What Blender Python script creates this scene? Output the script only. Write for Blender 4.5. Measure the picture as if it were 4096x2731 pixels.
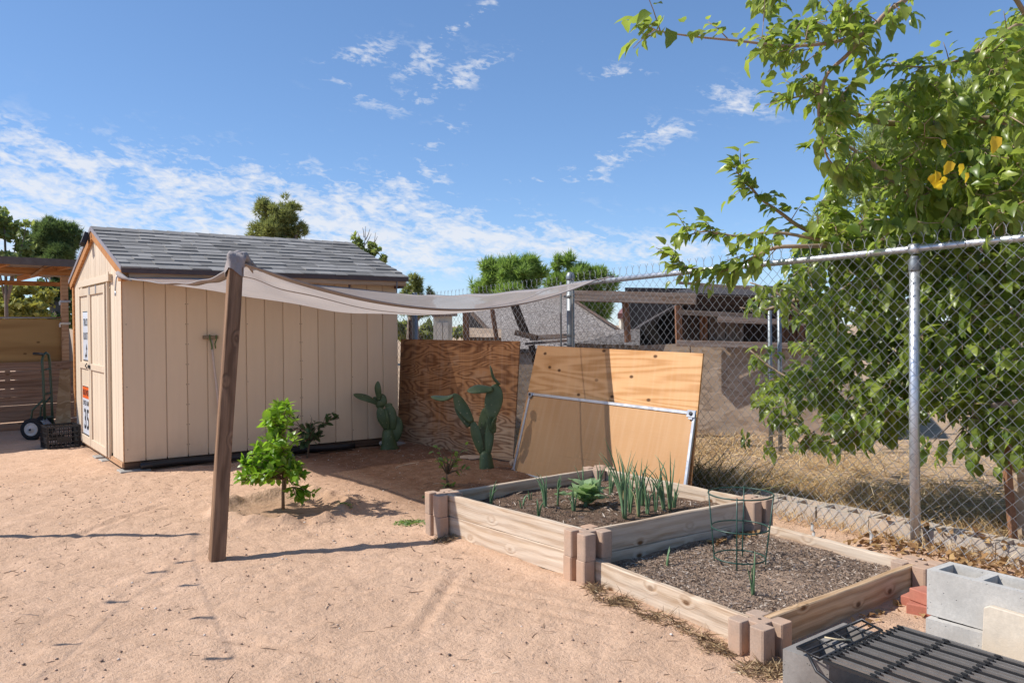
import bpy, bmesh, math, random
import numpy as np
from mathutils import Vector, Matrix, Euler, Quaternion

random.seed(7)
rng = np.random.default_rng(11)
for o in list(bpy.data.objects):
    bpy.data.objects.remove(o)
scene = bpy.context.scene
COL = scene.collection
PI = math.pi

# ------------------------------------------------------------------ camera
# World axes: X runs along the shed's long wall (right and away), Y along its gable (left and away), Z up.
CAM_H, YAW, PITCH, ROLL, FPX = 1.4277, math.radians(53.353), math.radians(-1.1457), math.radians(-0.2886), 3269.25
_f = Vector((math.cos(YAW) * math.cos(PITCH), math.sin(YAW) * math.cos(PITCH), math.sin(PITCH)))
_r0 = Vector((math.sin(YAW), -math.cos(YAW), 0))
_u0 = _r0.cross(_f)
_r = _r0 * math.cos(ROLL) + _u0 * math.sin(ROLL)
_u = -_r0 * math.sin(ROLL) + _u0 * math.cos(ROLL)
cd = bpy.data.cameras.new('camera')
cam = bpy.data.objects.new('camera', cd)
COL.objects.link(cam)
cam.matrix_world = Matrix(((_r.x, _u.x, -_f.x, 0), (_r.y, _u.y, -_f.y, 0), (_r.z, _u.z, -_f.z, CAM_H), (0, 0, 0, 1)))
cd.sensor_width = 36.0
cd.lens = 36.0 * FPX / 4096.0
cd.clip_start = 0.05
cd.clip_end = 3000.0
scene.camera = cam
EYE = Vector((0, 0, CAM_H))


def at(px, py, d):
    """A place in the yard: sight line through a photo point, d metres deep."""
    v = _f + _r * ((px - 2048) / FPX) - _u * ((py - 1365.5) / FPX)
    return EYE + v * d


def gnd(px, py, z=0.0):
    v = _f + _r * ((px - 2048) / FPX) - _u * ((py - 1365.5) / FPX)
    return EYE + v * ((z - CAM_H) / v.z)


def depth_of(p):
    return (Vector(p) - EYE).dot(_f)


# ------------------------------------------------------------------ sky, sun, exposure
KX, KY = 0.80, -0.55                     # shadow offset on the ground per metre of height
SUN = Vector((-KX, -KY, 1.0)).normalized()
SUN_EL = math.asin(SUN.z)
SUN_AZ = math.atan2(SUN.x, SUN.y)

world = bpy.data.worlds.new('World')
scene.world = world
world.use_nodes = True
wn = world.node_tree
wn.nodes.clear()


class NT:
    """Small wrapper that makes node trees readable."""

    def __init__(s, tree):
        s.t = tree

    def node(s, typ, ins=None, **attrs):
        n = s.t.nodes.new(typ)
        for k, v in attrs.items():
            setattr(n, k, v)
        for k, v in (ins or {}).items():
            s.put(n.inputs[k], v)
        return n

    def put(s, sock, v):
        if isinstance(v, bpy.types.NodeSocket):
            s.t.links.new(v, sock)
        elif isinstance(v, (tuple, list)) and sock.type == 'RGBA' and len(v) == 3:
            sock.default_value = (*v, 1)
        else:
            sock.default_value = v

    def m(s, op, a, b=None, c=None, clamp=False):
        n = s.node('ShaderNodeMath', operation=op, use_clamp=clamp)
        s.put(n.inputs[0], a)
        if b is not None:
            s.put(n.inputs[1], b)
        if c is not None:
            s.put(n.inputs[2], c)
        return n.outputs[0]

    def vm(s, op, a, b=None):
        n = s.node('ShaderNodeVectorMath', operation=op)
        s.put(n.inputs[0], a)
        if b is not None:
            s.put(n.inputs[3] if op == 'SCALE' else n.inputs[1], b)
        return n.outputs[0]

    def xyz(s, v):
        n = s.node('ShaderNodeSeparateXYZ', {0: v})
        return n.outputs[0], n.outputs[1], n.outputs[2]

    def comb(s, x, y, z):
        return s.node('ShaderNodeCombineXYZ', {0: x, 1: y, 2: z}).outputs[0]

    def noise(s, vec, scale=5.0, detail=4.0, rough=0.5, dist=0.0):
        return s.node('ShaderNodeTexNoise', {'Vector': vec, 'Scale': scale, 'Detail': detail, 'Roughness': rough, 'Distortion': dist}).outputs[0]

    def vor(s, vec, scale=5.0, feature='F1', out='Distance', rnd=1.0, dim='3D'):
        n = s.node('ShaderNodeTexVoronoi', feature=feature, voronoi_dimensions=dim)
        for k, v in (('Vector', vec), ('Scale', scale), ('Randomness', rnd)):
            s.put(n.inputs[k], v)
        return n.outputs[out]

    def ramp(s, fac, stops, interp='LINEAR'):
        n = s.node('ShaderNodeValToRGB', {0: fac})
        cr = n.color_ramp
        cr.interpolation = interp
        while len(cr.elements) < len(stops):
            cr.elements.new(0.5)
        for e, (p, c) in zip(cr.elements, stops):
            e.position = p
            if isinstance(c, (int, float)):
                c = (c, c, c)
            e.color = (*c, 1)
        return n.outputs[0]

    def rng(s, v, a, b, c=0.0, d=1.0):
        return s.node('ShaderNodeMapRange', {0: v, 1: a, 2: b, 3: c, 4: d}).outputs[0]

    def mix(s, fac, a, b, blend='MIX'):
        n = s.node('ShaderNodeMix', data_type='RGBA', blend_type=blend)
        s.put(n.inputs[0], fac)
        s.put(n.inputs[6], a)
        s.put(n.inputs[7], b)
        return n.outputs[2]

    def bump(s, h, strength=0.3, dist=0.01, normal=None):
        n = s.node('ShaderNodeBump', {'Height': h, 'Strength': strength, 'Distance': dist})
        if normal is not None:
            s.put(n.inputs['Normal'], normal)
        return n.outputs[0]


w = NT(wn)
sky = w.node('ShaderNodeTexSky', sky_type='NISHITA', sun_disc=False, sun_elevation=SUN_EL, sun_rotation=SUN_AZ,
             altitude=900.0, air_density=0.8, dust_density=0.2, ozone_density=6.0)
tc = w.node('ShaderNodeTexCoord')
dx, dy, dz = w.xyz(tc.outputs['Generated'])
az = w.m('ARCTAN2', dy, dx)
el = w.m('ARCSINE', dz)
# thin altocumulus: a broken sheet, seen in perspective on a flat layer
inv = w.m('DIVIDE', 1.0, w.m('ADD', w.m('MAXIMUM', dz, 0.0), 0.10))
cvec = w.comb(w.m('MULTIPLY', dx, inv), w.m('MULTIPLY', dy, inv), 0.0)
_ca, _sa = math.cos(math.radians(24)), math.sin(math.radians(24))
n_big = w.noise(cvec, 0.55, 3, 0.5, 0.3)
pvec = w.comb(w.m('MULTIPLY', az, 20.0), w.m('MULTIPLY', w.m('SUBTRACT', el, w.m('MULTIPLY', az, 0.12)), 46.0), 3.3)
n_mid = w.noise(pvec, 1.15, 7, 0.6, 0.5)
n_fin = w.noise(pvec, 4.2, 5, 0.62, 0.5)
tex = w.m('ADD', 0.5, w.m('ADD', w.m('MULTIPLY', w.m('SUBTRACT', n_mid, 0.5), 1.35), w.m('ADD', w.m('MULTIPLY', w.m('SUBTRACT', n_big, 0.5), 0.55), w.m('MULTIPLY', w.m('SUBTRACT', n_fin, 0.5), 0.75))))


def gauss(a0, e0, sa, se, amp, tilt=0.0):
    a0, e0, sa, se = (math.radians(v) for v in (a0, e0, sa, se))
    da = w.m('SUBTRACT', az, a0)
    de = w.m('SUBTRACT', w.m('SUBTRACT', el, e0), w.m('MULTIPLY', da, tilt))
    q = w.m('ADD', w.m('POWER', w.m('ABSOLUTE', w.m('DIVIDE', da, sa)), 2.0), w.m('POWER', w.m('ABSOLUTE', w.m('DIVIDE', de, se)), 2.0))
    return w.m('MULTIPLY', w.m('EXPONENT', w.m('MULTIPLY', q, -1.0)), amp)


def azel(px, py):
    v = (_f + _r * ((px - 2048) / FPX) - _u * ((py - 1365.5) / FPX)).normalized()
    return math.degrees(math.atan2(v.y, v.x)), math.degrees(math.asin(v.z))


CLOUDS = [  # centre in the sky, spread (deg), weight, tilt
    (*azel(-900, 830), 30, 4.0, 0.235, 0.0), (*azel(500, 810), 13.5, 2.6, 0.26, 0.06), (*azel(1050, 800), 8, 2.6, 0.13, 0.0),
    (*azel(300, 930), 22, 2.2, 0.16, 0.0), (*azel(1750, 960), 9, 1.5, 0.25, 0.0),
    (*azel(2300, 1010), 14, 1.0, 0.22, 0.0), (*azel(1640, 730), 3.0, 1.1, 0.20, -0.25), (*azel(1600, 800), 3.2, 0.5, 0.20, 0.0),
    (*azel(1810, 330), 3.6, 0.85, 0.245, -0.42), (*azel(1450, 225), 2.4, 0.9, 0.20, -0.3), (*azel(1700, 260), 2.2, 0.8, 0.17, -0.3), (*azel(1430, 370), 2.2, 0.9, 0.13, 0.2),
    (*azel(1860, 85), 3.5, 0.5, 0.17, -0.6), (*azel(1760, 545), 1.9, 1.0, 0.2, -0.5), (*azel(2480, 600), 3.4, 1.25, 0.215, -0.35),
    (*azel(2660, 535), 2.2, 0.5, 0.2, -0.1), (*azel(2480, 290), 2.2, 0.55, 0.19, 0.0), (*azel(2950, 400), 2.5, 1.0, 0.19, 0.3),
    (*azel(2230, 718), 3.5, 0.35, 0.14, 0.0), (*azel(60, 560), 3.0, 1.1, 0.15, 0.4),
]
cover = None
for cdef in CLOUDS:
    g_ = gauss(*cdef)
    cover = g_ if cover is None else w.m('ADD', cover, g_)
cover = w.m('MINIMUM', w.m('MULTIPLY', cover, 1.08), 0.33)
dens = w.rng(w.m('ADD', tex, cover), 0.62, 0.98, 0.0, 1.0)
dens = w.m('MULTIPLY', w.m('POWER', dens, 0.85), w.m('MINIMUM', w.m('MULTIPLY', cover, 7.0), 1.0))
dens = w.m('MULTIPLY', dens, 0.82, clamp=True)
SKY_STRENGTH = 0.096
CLOUD_V = 0.60 / SKY_STRENGTH
skyg = w.node('ShaderNodeGamma', {'Color': sky.outputs[0], 'Gamma': 0.72}).outputs[0]
skyg = w.node('ShaderNodeHueSaturation', {'Saturation': 1.12, 'Value': 1.70, 'Color': skyg}).outputs[0]
skyg = w.mix(1.0, skyg, (0.97, 1.0, 1.07), 'MULTIPLY')
skyc = w.mix(dens, skyg, (CLOUD_V * 0.97, CLOUD_V * 0.985, CLOUD_V * 1.03))
bg = w.node('ShaderNodeBackground', {'Color': skyc, 'Strength': SKY_STRENGTH})
wo = w.node('ShaderNodeOutputWorld')
wn.links.new(bg.outputs[0], wo.inputs[0])

sd = bpy.data.lights.new('sun', 'SUN')
sd.energy = 3.85
sd.angle = math.radians(0.53)
sd.color = (1.0, 0.96, 0.90)
sun = bpy.data.objects.new('sun', sd)
COL.objects.link(sun)
sun.location = (-20, 12, 30)
sun.rotation_euler = (-SUN).to_track_quat('-Z', 'Y').to_euler()

vs = scene.view_settings
vs.view_transform = 'Standard'
vs.look = 'None'
vs.exposure = 0.58
vs.gamma = 1.0
vs.use_curve_mapping = False
scene.cycles.max_bounces = 8
scene.cycles.transparent_max_bounces = 16
scene.cycles.use_denoising = True

# ------------------------------------------------------------------ object helpers
WM = {}


def tag(o, label=None, cat=None, group=None, kind=None):
    if label:
        o['label'] = label
    if cat:
        o['category'] = cat
    if group:
        o['group'] = group
    if kind:
        o['kind'] = kind
    return o


def place(o, parent=None, M=None):
    COL.objects.link(o)
    M = M or Matrix()
    if parent is not None:
        o.parent = parent
        o.matrix_basis = WM[parent.name].inverted() @ M
    else:
        o.matrix_basis = M
    WM[o.name] = M
    return o


def thing(name, loc, label, cat, group=None, rz=0.0):
    o = bpy.data.objects.new(name, None)
    o.empty_display_size = 0.1
    place(o, None, Matrix.Translation(loc) @ Matrix.Rotation(rz, 4, 'Z'))
    return tag(o, label, cat, group)


def obj(name, me, mat=None, parent=None, M=None):
    """me: Mesh data (shared when reused) -> one linked object; M is its world matrix."""
    o = bpy.data.objects.new(name, me)
    if mat is not None and len(me.materials) == 0:
        me.materials.append(mat)
    return place(o, parent, M)


class MB:
    """Collects simple solids in world coordinates and links them as one mesh object."""

    def __init__(s):
        s.v = []
        s.f = []

    def add(s, vs, fs):
        b = len(s.v)
        s.v += [tuple(p) for p in vs]
        s.f += [tuple(b + i for i in q) for q in fs]
        return s

    def box(s, lo, hi, M=None):
        x0, y0, z0 = lo
        x1, y1, z1 = hi
        vs = [Vector(p) for p in ((x0, y0, z0), (x1, y0, z0), (x1, y1, z0), (x0, y1, z0), (x0, y0, z1), (x1, y0, z1), (x1, y1, z1), (x0, y1, z1))]
        if M is not None:
            vs = [M @ p for p in vs]
        return s.add(vs, [(3, 2, 1, 0), (4, 5, 6, 7), (0, 1, 5, 4), (1, 2, 6, 5), (2, 3, 7, 6), (3, 0, 4, 7)])

    def bar(s, a, b, wd, th, up=(0, 0, 1)):
        """box from a to b, wd across (horizontal), th along up"""
        a, b = Vector(a), Vector(b)
        d = b - a
        L = d.length
        x = d.normalized()
        y = Vector(up).cross(x)
        if y.length < 1e-4:
            y = Vector((0, 1, 0)).cross(x)
        y.normalize()
        z = x.cross(y)
        M = Matrix(((x.x, y.x, z.x, a.x), (x.y, y.y, z.y, a.y), (x.z, y.z, z.z, a.z), (0, 0, 0, 1)))
        return s.box((0, -wd / 2, -th / 2), (L, wd / 2, th / 2), M)

    def hexa(s, q0, q1):
        """solid between two matching quads"""
        return s.add(list(q0) + list(q1), [(3, 2, 1, 0), (4, 5, 6, 7), (0, 1, 5, 4), (1, 2, 6, 5), (2, 3, 7, 6), (3, 0, 4, 7)])

    def tube(s, pts, r, n=8, cap=True, closed=False):
        pts = [Vector(p) for p in pts]
        m = len(pts)
        rs = r if isinstance(r, (list, tuple)) else [r] * m
        base = len(s.v)
        prev = None
        for i, p in enumerate(pts):
            if closed:
                t = pts[(i + 1) % m] - pts[i - 1]
            else:
                t = pts[min(i + 1, m - 1)] - pts[max(i - 1, 0)]
            if t.length < 1e-9:
                t = Vector((0, 0, 1))
            t.normalize()
            if prev is None:
                a = t.orthogonal().normalized()
            else:
                a = prev - t * prev.dot(t)
                if a.length < 1e-6:
                    a = t.orthogonal()
                a.normalize()
            prev = a
            b = t.cross(a)
            for k in range(n):
                an = 2 * PI * k / n
                s.v.append(tuple(p + (a * math.cos(an) + b * math.sin(an)) * rs[i]))
        rngm = m if closed else m - 1
        for i in range(rngm):
            j = (i + 1) % m
            for k in range(n):
                k2 = (k + 1) % n
                s.f.append((base + i * n + k, base + i * n + k2, base + j * n + k2, base + j * n + k))
        if cap and not closed:
            s.f.append(tuple(base + k for k in reversed(range(n))))
            s.f.append(tuple(base + (m - 1) * n + k for k in range(n)))
        return s

    def prism(s, poly, z0, z1, M=None):
        n = len(poly)
        vs = [Vector((p[0], p[1], z0)) for p in poly] + [Vector((p[0], p[1], z1)) for p in poly]
        if M is not None:
            vs = [M @ p for p in vs]
        fs = [tuple(reversed(range(n))), tuple(range(n, 2 * n))]
        fs += [(i, (i + 1) % n, n + (i + 1) % n, n + i) for i in range(n)]
        return s.add(vs, fs)

    def lathe(s, prof, n=20, M=None):
        base_v = []
        for r_, z_ in prof:
            for k in range(n):
                a = 2 * PI * k / n
                p = Vector((r_ * math.cos(a), r_ * math.sin(a), z_))
                base_v.append(M @ p if M is not None else p)
        fs = []
        for i in range(len(prof) - 1):
            for k in range(n):
                k2 = (k + 1) % n
                fs.append((i * n + k, i * n + k2, (i + 1) * n + k2, (i + 1) * n + k))
        fs.append(tuple(reversed(range(n))))
        fs.append(tuple((len(prof) - 1) * n + k for k in range(n)))
        return s.add(base_v, fs)

    def mesh(s, name, bevel=0.0, smooth=False, seg=1):
        me = bpy.data.meshes.new(name)
        me.from_pydata(s.v, [], s.f)
        if bevel > 0:
            bm = bmesh.new()
            bm.from_mesh(me)
            bmesh.ops.bevel(bm, geom=[e for e in bm.edges if len(e.link_faces) == 2 and e.calc_face_angle(0) > 0.5], offset=bevel, segments=seg, affect='EDGES', profile=0.6)
            bm.to_mesh(me)
            bm.free()
        if smooth:
            me.polygons.foreach_set('use_smooth', [True] * len(me.polygons))
        me.update()
        return me

    def build(s, name, mat, parent=None, bevel=0.0, smooth=False, origin=None, seg=1):
        """link as one object; coordinates were given in world space"""
        if origin is None:
            origin = WM[parent.name].translation if parent is not None else Vector((0, 0, 0))
        origin = Vector(origin)
        s.v = [tuple(Vector(p) - origin) for p in s.v]
        return obj(name, s.mesh(name, bevel, smooth, seg), mat, parent, Matrix.Translation(origin))


def big_mesh(name, V, F, mat=None, smooth=False, attr=None):
    """V (n,3) array, F (m,k) array -> mesh, fast"""
    me = bpy.data.meshes.new(name)
    k = F.shape[1]
    me.vertices.add(len(V))
    me.vertices.foreach_set('co', np.ascontiguousarray(V, dtype=np.float32).ravel())
    me.loops.add(F.size)
    me.loops.foreach_set('vertex_index', np.ascontiguousarray(F, dtype=np.int32).ravel())
    me.polygons.add(len(F))
    me.polygons.foreach_set('loop_start', np.arange(0, F.size, k, dtype=np.int32))
    me.polygons.foreach_set('loop_total', np.full(len(F), k, dtype=np.int32))
    if smooth:
        me.polygons.foreach_set('use_smooth', np.ones(len(F), dtype=bool))
    if attr is not None:
        a = me.attributes.new('tone', 'FLOAT', 'POINT')
        a.data.foreach_set('value', np.ascontiguousarray(attr, dtype=np.float32))
    if mat is not None:
        me.materials.append(mat)
    me.update(calc_edges=True)
    return me


def frame(origin, x, y):
    """matrix with local x and y axes (y is made square to x)"""
    x = Vector(x).normalized()
    y = Vector(y)
    y = (y - x * y.dot(x)).normalized()
    z = x.cross(y)
    o = Vector(origin)
    return Matrix(((x.x, y.x, z.x, o.x), (x.y, y.y, z.y, o.y), (x.z, y.z, z.z, o.z), (0, 0, 0, 1)))


# value noise for shapes
_perm = rng.permutation(512)
_val = rng.random(512)


def vnoise(x, y, seed=0):
    x = np.asarray(x, float)
    y = np.asarray(y, float)
    xi = np.floor(x).astype(int)
    yi = np.floor(y).astype(int)
    xf = x - xi
    yf = y - yi
    xf = xf * xf * (3 - 2 * xf)
    yf = yf * yf * (3 - 2 * yf)

    def h(a, b):
        return _val[_perm[(_perm[(a + seed * 17) & 511] + b) & 511]]
    return (h(xi, yi) * (1 - xf) + h(xi + 1, yi) * xf) * (1 - yf) + (h(xi, yi + 1) * (1 - xf) + h(xi + 1, yi + 1) * xf) * yf - 0.5


def fbm(x, y, octaves=4, seed=0):
    t = 0
    a = 1.0
    for i in range(octaves):
        t = t + a * vnoise(x * 2 ** i, y * 2 ** i, seed + i)
        a *= 0.5
    return t


# ------------------------------------------------------------------ materials
MATS = {}


def material(name, build):
    if name in MATS:
        return MATS[name]
    m = bpy.data.materials.new(name)
    m.use_nodes = True
    m.node_tree.nodes.clear()
    t = NT(m.node_tree)
    out = t.node('ShaderNodeOutputMaterial')
    sh = build(t)
    m.node_tree.links.new(sh, out.inputs[0])
    MATS[name] = m
    return m


def pbsdf(t, base, rough=0.7, normal=None, metal=0.0, spec=0.35, **kw):
    n = t.node('ShaderNodeBsdfPrincipled', {'Base Color': base, 'Roughness': rough, 'Metallic': metal, 'Specular IOR Level': spec})
    if normal is not None:
        t.put(n.inputs['Normal'], normal)
    for k, v in kw.items():
        t.put(n.inputs[k], v)
    return n.outputs[0]


def ocoord(t, shift=True):
    """object-space coordinates, shifted per object so that copies differ"""
    c = t.node('ShaderNodeTexCoord').outputs['Object']
    if shift:
        r = t.node('ShaderNodeObjectInfo').outputs['Random']
        c = t.vm('ADD', c, t.comb(t.m('MULTIPLY', r, 37.0), t.m('MULTIPLY', r, 11.0), t.m('MULTIPLY', r, 23.0)))
    return c


def wood(name, light, dark, grain=1.0, knots=0.6, rough=0.75, grey=0.0, greycol=(0.36, 0.33, 0.30), bump=0.5, var=0.25, stain=0.0, knotcol=(0.16, 0.08, 0.035)):
    """sawn timber, grain along local x"""
    def b(t):
        c = ocoord(t)
        x, y, z = t.xyz(c)
        yy = t.m('ADD', y, t.m('MULTIPLY', z, 1.0))
        warp = t.noise(t.comb(t.m('MULTIPLY', x, 1.2), t.m('MULTIPLY', yy, 3.0), 0.0), 1.6, 2, 0.5)
        # knots bend the grain round themselves
        kv = t.comb(t.m('MULTIPLY', x, 1.0), t.m('MULTIPLY', yy, 1.7), 0.0)
        kd = t.vor(kv, 2.6, dim='2D')
        ring = t.m('MULTIPLY', t.rng(kd, 0.0, 0.16, 1.0, 0.0), knots)
        g = t.m('ADD', t.m('MULTIPLY', yy, 135.0 * grain), t.m('ADD', t.m('MULTIPLY', warp, 13.0), t.m('MULTIPLY', ring, 8.0)))
        lines = t.m('ADD', t.m('MULTIPLY', t.m('SINE', g), 0.5), 0.5)
        lines = t.m('POWER', lines, 1.6)
        fine = t.noise(t.comb(t.m('MULTIPLY', x, 4.0), t.m('MULTIPLY', yy, 120.0), t.m('MULTIPLY', z, 30.0)), 1.0, 3, 0.65)
        blot = t.noise(t.comb(t.m('MULTIPLY', x, 2.4), t.m('MULTIPLY', yy, 8.0), z), 1.0, 4, 0.6)
        fac = t.m('ADD', t.m('MULTIPLY', lines, 0.30), t.m('ADD', t.m('MULTIPLY', fine, 0.65), t.m('MULTIPLY', blot, 0.62)))
        col = t.ramp(fac, [(0.42, light), (1.0, dark)])
        if stain > 0:
            sf = t.noise(t.comb(t.m('MULTIPLY', x, 1.1), t.m('MULTIPLY', yy, 22.0), z), 1.0, 5, 0.7)
            col = t.mix(t.rng(sf, 0.54, 0.68, 0.0, stain), col, tuple(q * 0.55 for q in dark))
        if grey > 0:
            gf = t.rng(t.noise(t.comb(t.m('MULTIPLY', x, 1.6), t.m('MULTIPLY', yy, 14.0), z), 1.0, 5, 0.65), 0.35, 0.65, 0.0, grey)
            col = t.mix(gf, col, greycol)
        kn = t.m('MULTIPLY', t.rng(kd, 0.035, 0.075, 1.0, 0.0), knots)
        kn = t.m('MULTIPLY', kn, t.rng(t.vor(kv, 2.6, out='Color', dim='2D'), 0.35, 0.45, 0.0, 1.0))
        col = t.mix(kn, col, knotcol)
        r = t.node('ShaderNodeObjectInfo').outputs['Random']
        hsv = t.node('ShaderNodeHueSaturation', {'Value': t.rng(r, 0, 1, 1 - var, 1 + var * 0.6), 'Color': col})
        h = t.m('ADD', t.m('MULTIPLY', lines, -0.5), t.m('MULTIPLY', fine, -0.8))
        return pbsdf(t, hsv.outputs[0], rough, t.bump(h, bump, 0.004), spec=0.25)
    return material(name, b)


def plywood(name, light, dark, freq=20.0, scale=(0.55, 3.0), grey=0.0, knots=0.0, rough=0.7, light_streak=0.0):
    """rotary-cut veneer: contour-like figure, long axis local x"""
    def b(t):
        c = ocoord(t)
        x, y, z = t.xyz(c)
        f = t.noise(t.comb(t.m('MULTIPLY', x, scale[0]), t.m('MULTIPLY', y, scale[1]), z), 1.0, 2.6, 0.42, 0.25)
        s_ = t.m('ADD', t.m('MULTIPLY', t.m('SINE', t.m('MULTIPLY', f, freq * 6.0)), 0.5), 0.5)
        fine = t.noise(t.comb(t.m('MULTIPLY', x, 4.0), t.m('MULTIPLY', y, 150.0), z), 1.0, 3, 0.6)
        big = t.noise(t.comb(t.m('MULTIPLY', x, 1.2), t.m('MULTIPLY', y, 1.6), z), 1.0, 3, 0.55)
        fac = t.m('ADD', t.m('MULTIPLY', t.m('POWER', s_, 1.5), 0.6), t.m('ADD', t.m('MULTIPLY', fine, 0.28), t.m('MULTIPLY', big, 0.3)))
        col = t.ramp(fac, [(0.25, light), (1.0, dark)])
        if grey > 0:
            gf = t.rng(t.m('ADD', t.noise(t.comb(x, t.m('MULTIPLY', y, 2.0), z), 1.6, 5, 0.7), t.m('MULTIPLY', t.m('SUBTRACT', t.xyz(t.node('ShaderNodeTexCoord').outputs['Object'])[1], 0.55), -0.38)), 0.45, 0.72, 0.0, grey)
            col = t.mix(gf, col, t.mix(t.m('POWER', s_, 1.5), (0.46, 0.34, 0.24), (0.20, 0.125, 0.08)))
        if light_streak > 0:
            sf = t.noise(t.comb(t.m('MULTIPLY', x, 22.0), t.m('MULTIPLY', y, 1.3), z), 1.0, 3, 0.6)  # pale upright streaks paint in the light let through the sail's weave
            col = t.mix(t.rng(sf, 0.45, 0.75, 0.0, light_streak), col, t.mix(0.5, light, (0.9, 0.75, 0.6)))
        if knots > 0:
            kv = t.comb(t.m('MULTIPLY', x, 0.6), y, 0.0)
            kd = t.vor(kv, 5.5, dim='2D')
            pick = t.rng(t.vor(kv, 5.5, out='Color', dim='2D'), 0.5, 0.55, 0.0, 1.0)
            kf = t.m('MULTIPLY', t.rng(kd, 0.05, 0.10, 1.0, 0.0), pick)
            col = t.mix(t.m('MULTIPLY', kf, knots), col, (0.09, 0.04, 0.015))
        return pbsdf(t, col, rough, t.bump(t.m('ADD', s_, fine), 0.25, 0.003), spec=0.25)
    return material(name, b)


def paint(name, col, rough=0.6, tex=0.12, scale=30.0, bump=0.25, dirt=0.0, splash=0.0, stretch=(1, 1, 0.12)):
    def b(t):
        c = ocoord(t)
        x, y, z = t.xyz(c)
        v = t.comb(t.m('MULTIPLY', x, stretch[0]), t.m('MULTIPLY', y, stretch[1]), t.m('MULTIPLY', z, stretch[2]))
        n1 = t.noise(v, scale, 5, 0.6)
        n2 = t.noise(c, 1.7, 4, 0.6)
        cc = t.mix(t.m('MULTIPLY', n1, tex * 2), col, tuple(k * 0.72 for k in col))
        cc = t.mix(t.rng(n2, 0.4, 0.75, 0, tex), cc, tuple(k * 0.8 for k in col))
        if splash > 0:
            sp = t.m('MULTIPLY', t.rng(t.xyz(t.node('ShaderNodeTexCoord').outputs['Object'])[2], 0.0, 0.32, 1.0, 0.0), t.rng(t.noise(c, 7, 5, 0.7), 0.3, 0.65, 0.15, 1.0))
            cc = t.mix(t.m('MULTIPLY', sp, splash), cc, (0.40, 0.26, 0.17))
        if dirt > 0:
            cc = t.mix(t.m('MULTIPLY', t.rng(t.noise(c, 6, 6, 0.7), 0.5, 0.8, 0, 1), dirt), cc, (0.28, 0.2, 0.14))
        r = t.node('ShaderNodeObjectInfo').outputs['Random']
        cc = t.node('ShaderNodeHueSaturation', {'Value': t.rng(r, 0, 1, 0.95, 1.04), 'Color': cc}).outputs[0]
        return pbsdf(t, cc, rough, t.bump(n1, bump, 0.004), spec=0.3)
    return material(name, b)


def metal(name, col, rough=0.4, met=1.0, spots=0.15, scale=14.0):
    def b(t):
        c = ocoord(t)
        n = t.noise(c, scale, 5, 0.6)
        cc = t.mix(t.rng(n, 0.35, 0.75, 0, spots * 2), col, tuple(k * 0.55 for k in col))
        return pbsdf(t, cc, t.rng(n, 0.3, 0.7, rough - 0.08, rough + 0.14), metal=met, spec=0.5)
    return material(name, b)


def plain(name, col, rough=0.6, spec=0.3, var=0.15, scale=25.0, metalv=0.0, bumpv=0.1):
    def b(t):
        c = ocoord(t)
        n = t.noise(c, scale, 4, 0.6)
        cc = t.mix(n, tuple(k * (1 + var) for k in col), tuple(k * (1 - var) for k in col))
        return pbsdf(t, cc, rough, t.bump(n, bumpv, 0.004), metal=metalv, spec=spec)
    return material(name, b)


def concrete(name, col, pits=1.0, warm=None, scale=1.0):
    def b(t):
        c = ocoord(t)
        n = t.noise(c, 9.0 * scale, 6, 0.65)
        f = t.noise(c, 120.0 * scale, 3, 0.7)
        v = t.vor(c, 75.0 * scale)
        pit = t.m('MULTIPLY', t.rng(v, 0.05, 0.16, 1.0, 0.0), t.rng(t.noise(c, 30.0 * scale, 2), 0.45, 0.55, 0, 1))
        cc = t.mix(t.rng(n, 0.3, 0.7, 0, 1), tuple(k * 1.12 for k in col), tuple(k * 0.8 for k in col))
        cc = t.mix(t.rng(f, 0.35, 0.7, 0, 0.5), cc, tuple(k * 0.7 for k in col))
        if warm:
            cc = t.mix(t.rng(t.noise(c, 3.5, 4, 0.6), 0.42, 0.62, 0, 0.8), cc, warm)
        cc = t.mix(t.m('MULTIPLY', pit, 0.55 * pits), cc, tuple(k * 0.3 for k in col))
        h = t.m('SUBTRACT', t.m('MULTIPLY', f, 0.5), t.m('MULTIPLY', pit, pits))
        return pbsdf(t, cc, 0.92, t.bump(h, 0.6, 0.004), spec=0.15)
    return material(name, b)


def leaf(name, col, col2, trans=0.35, rough=0.42, tip=None, spec=0.4):
    """leaf blades; per-vertex 'tone' picks between two greens"""
    def b(t):
        a = t.node('ShaderNodeAttribute', attribute_name='tone').outputs['Fac']
        r = t.node('ShaderNodeObjectInfo').outputs['Random']
        k = t.m('FRACT', t.m('ADD', a, r))
        cc = t.mix(k, col, col2)
        if tip is not None:
            cc = t.mix(t.m('GREATER_THAN', k, 0.985), cc, tip)
        g = t.node('ShaderNodeNewGeometry')
        under = t.mix(0.35, cc, (0.25, 0.30, 0.14))
        cc2 = t.mix(g.outputs['Backfacing'], cc, under)
        p = pbsdf(t, cc2, rough, spec=spec)
        tl = t.node('ShaderNodeBsdfTranslucent', {'Color': t.mix(0.5, t.mix(1.0, cc, (2.0, 2.2, 0.9), 'MULTIPLY'), tuple(min(1, q * 2) for q in col2))})
        mx = t.node('ShaderNodeMixShader', {0: trans, 1: p, 2: tl.outputs[0]})
        return mx.outputs[0]
    return material(name, b)

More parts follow.
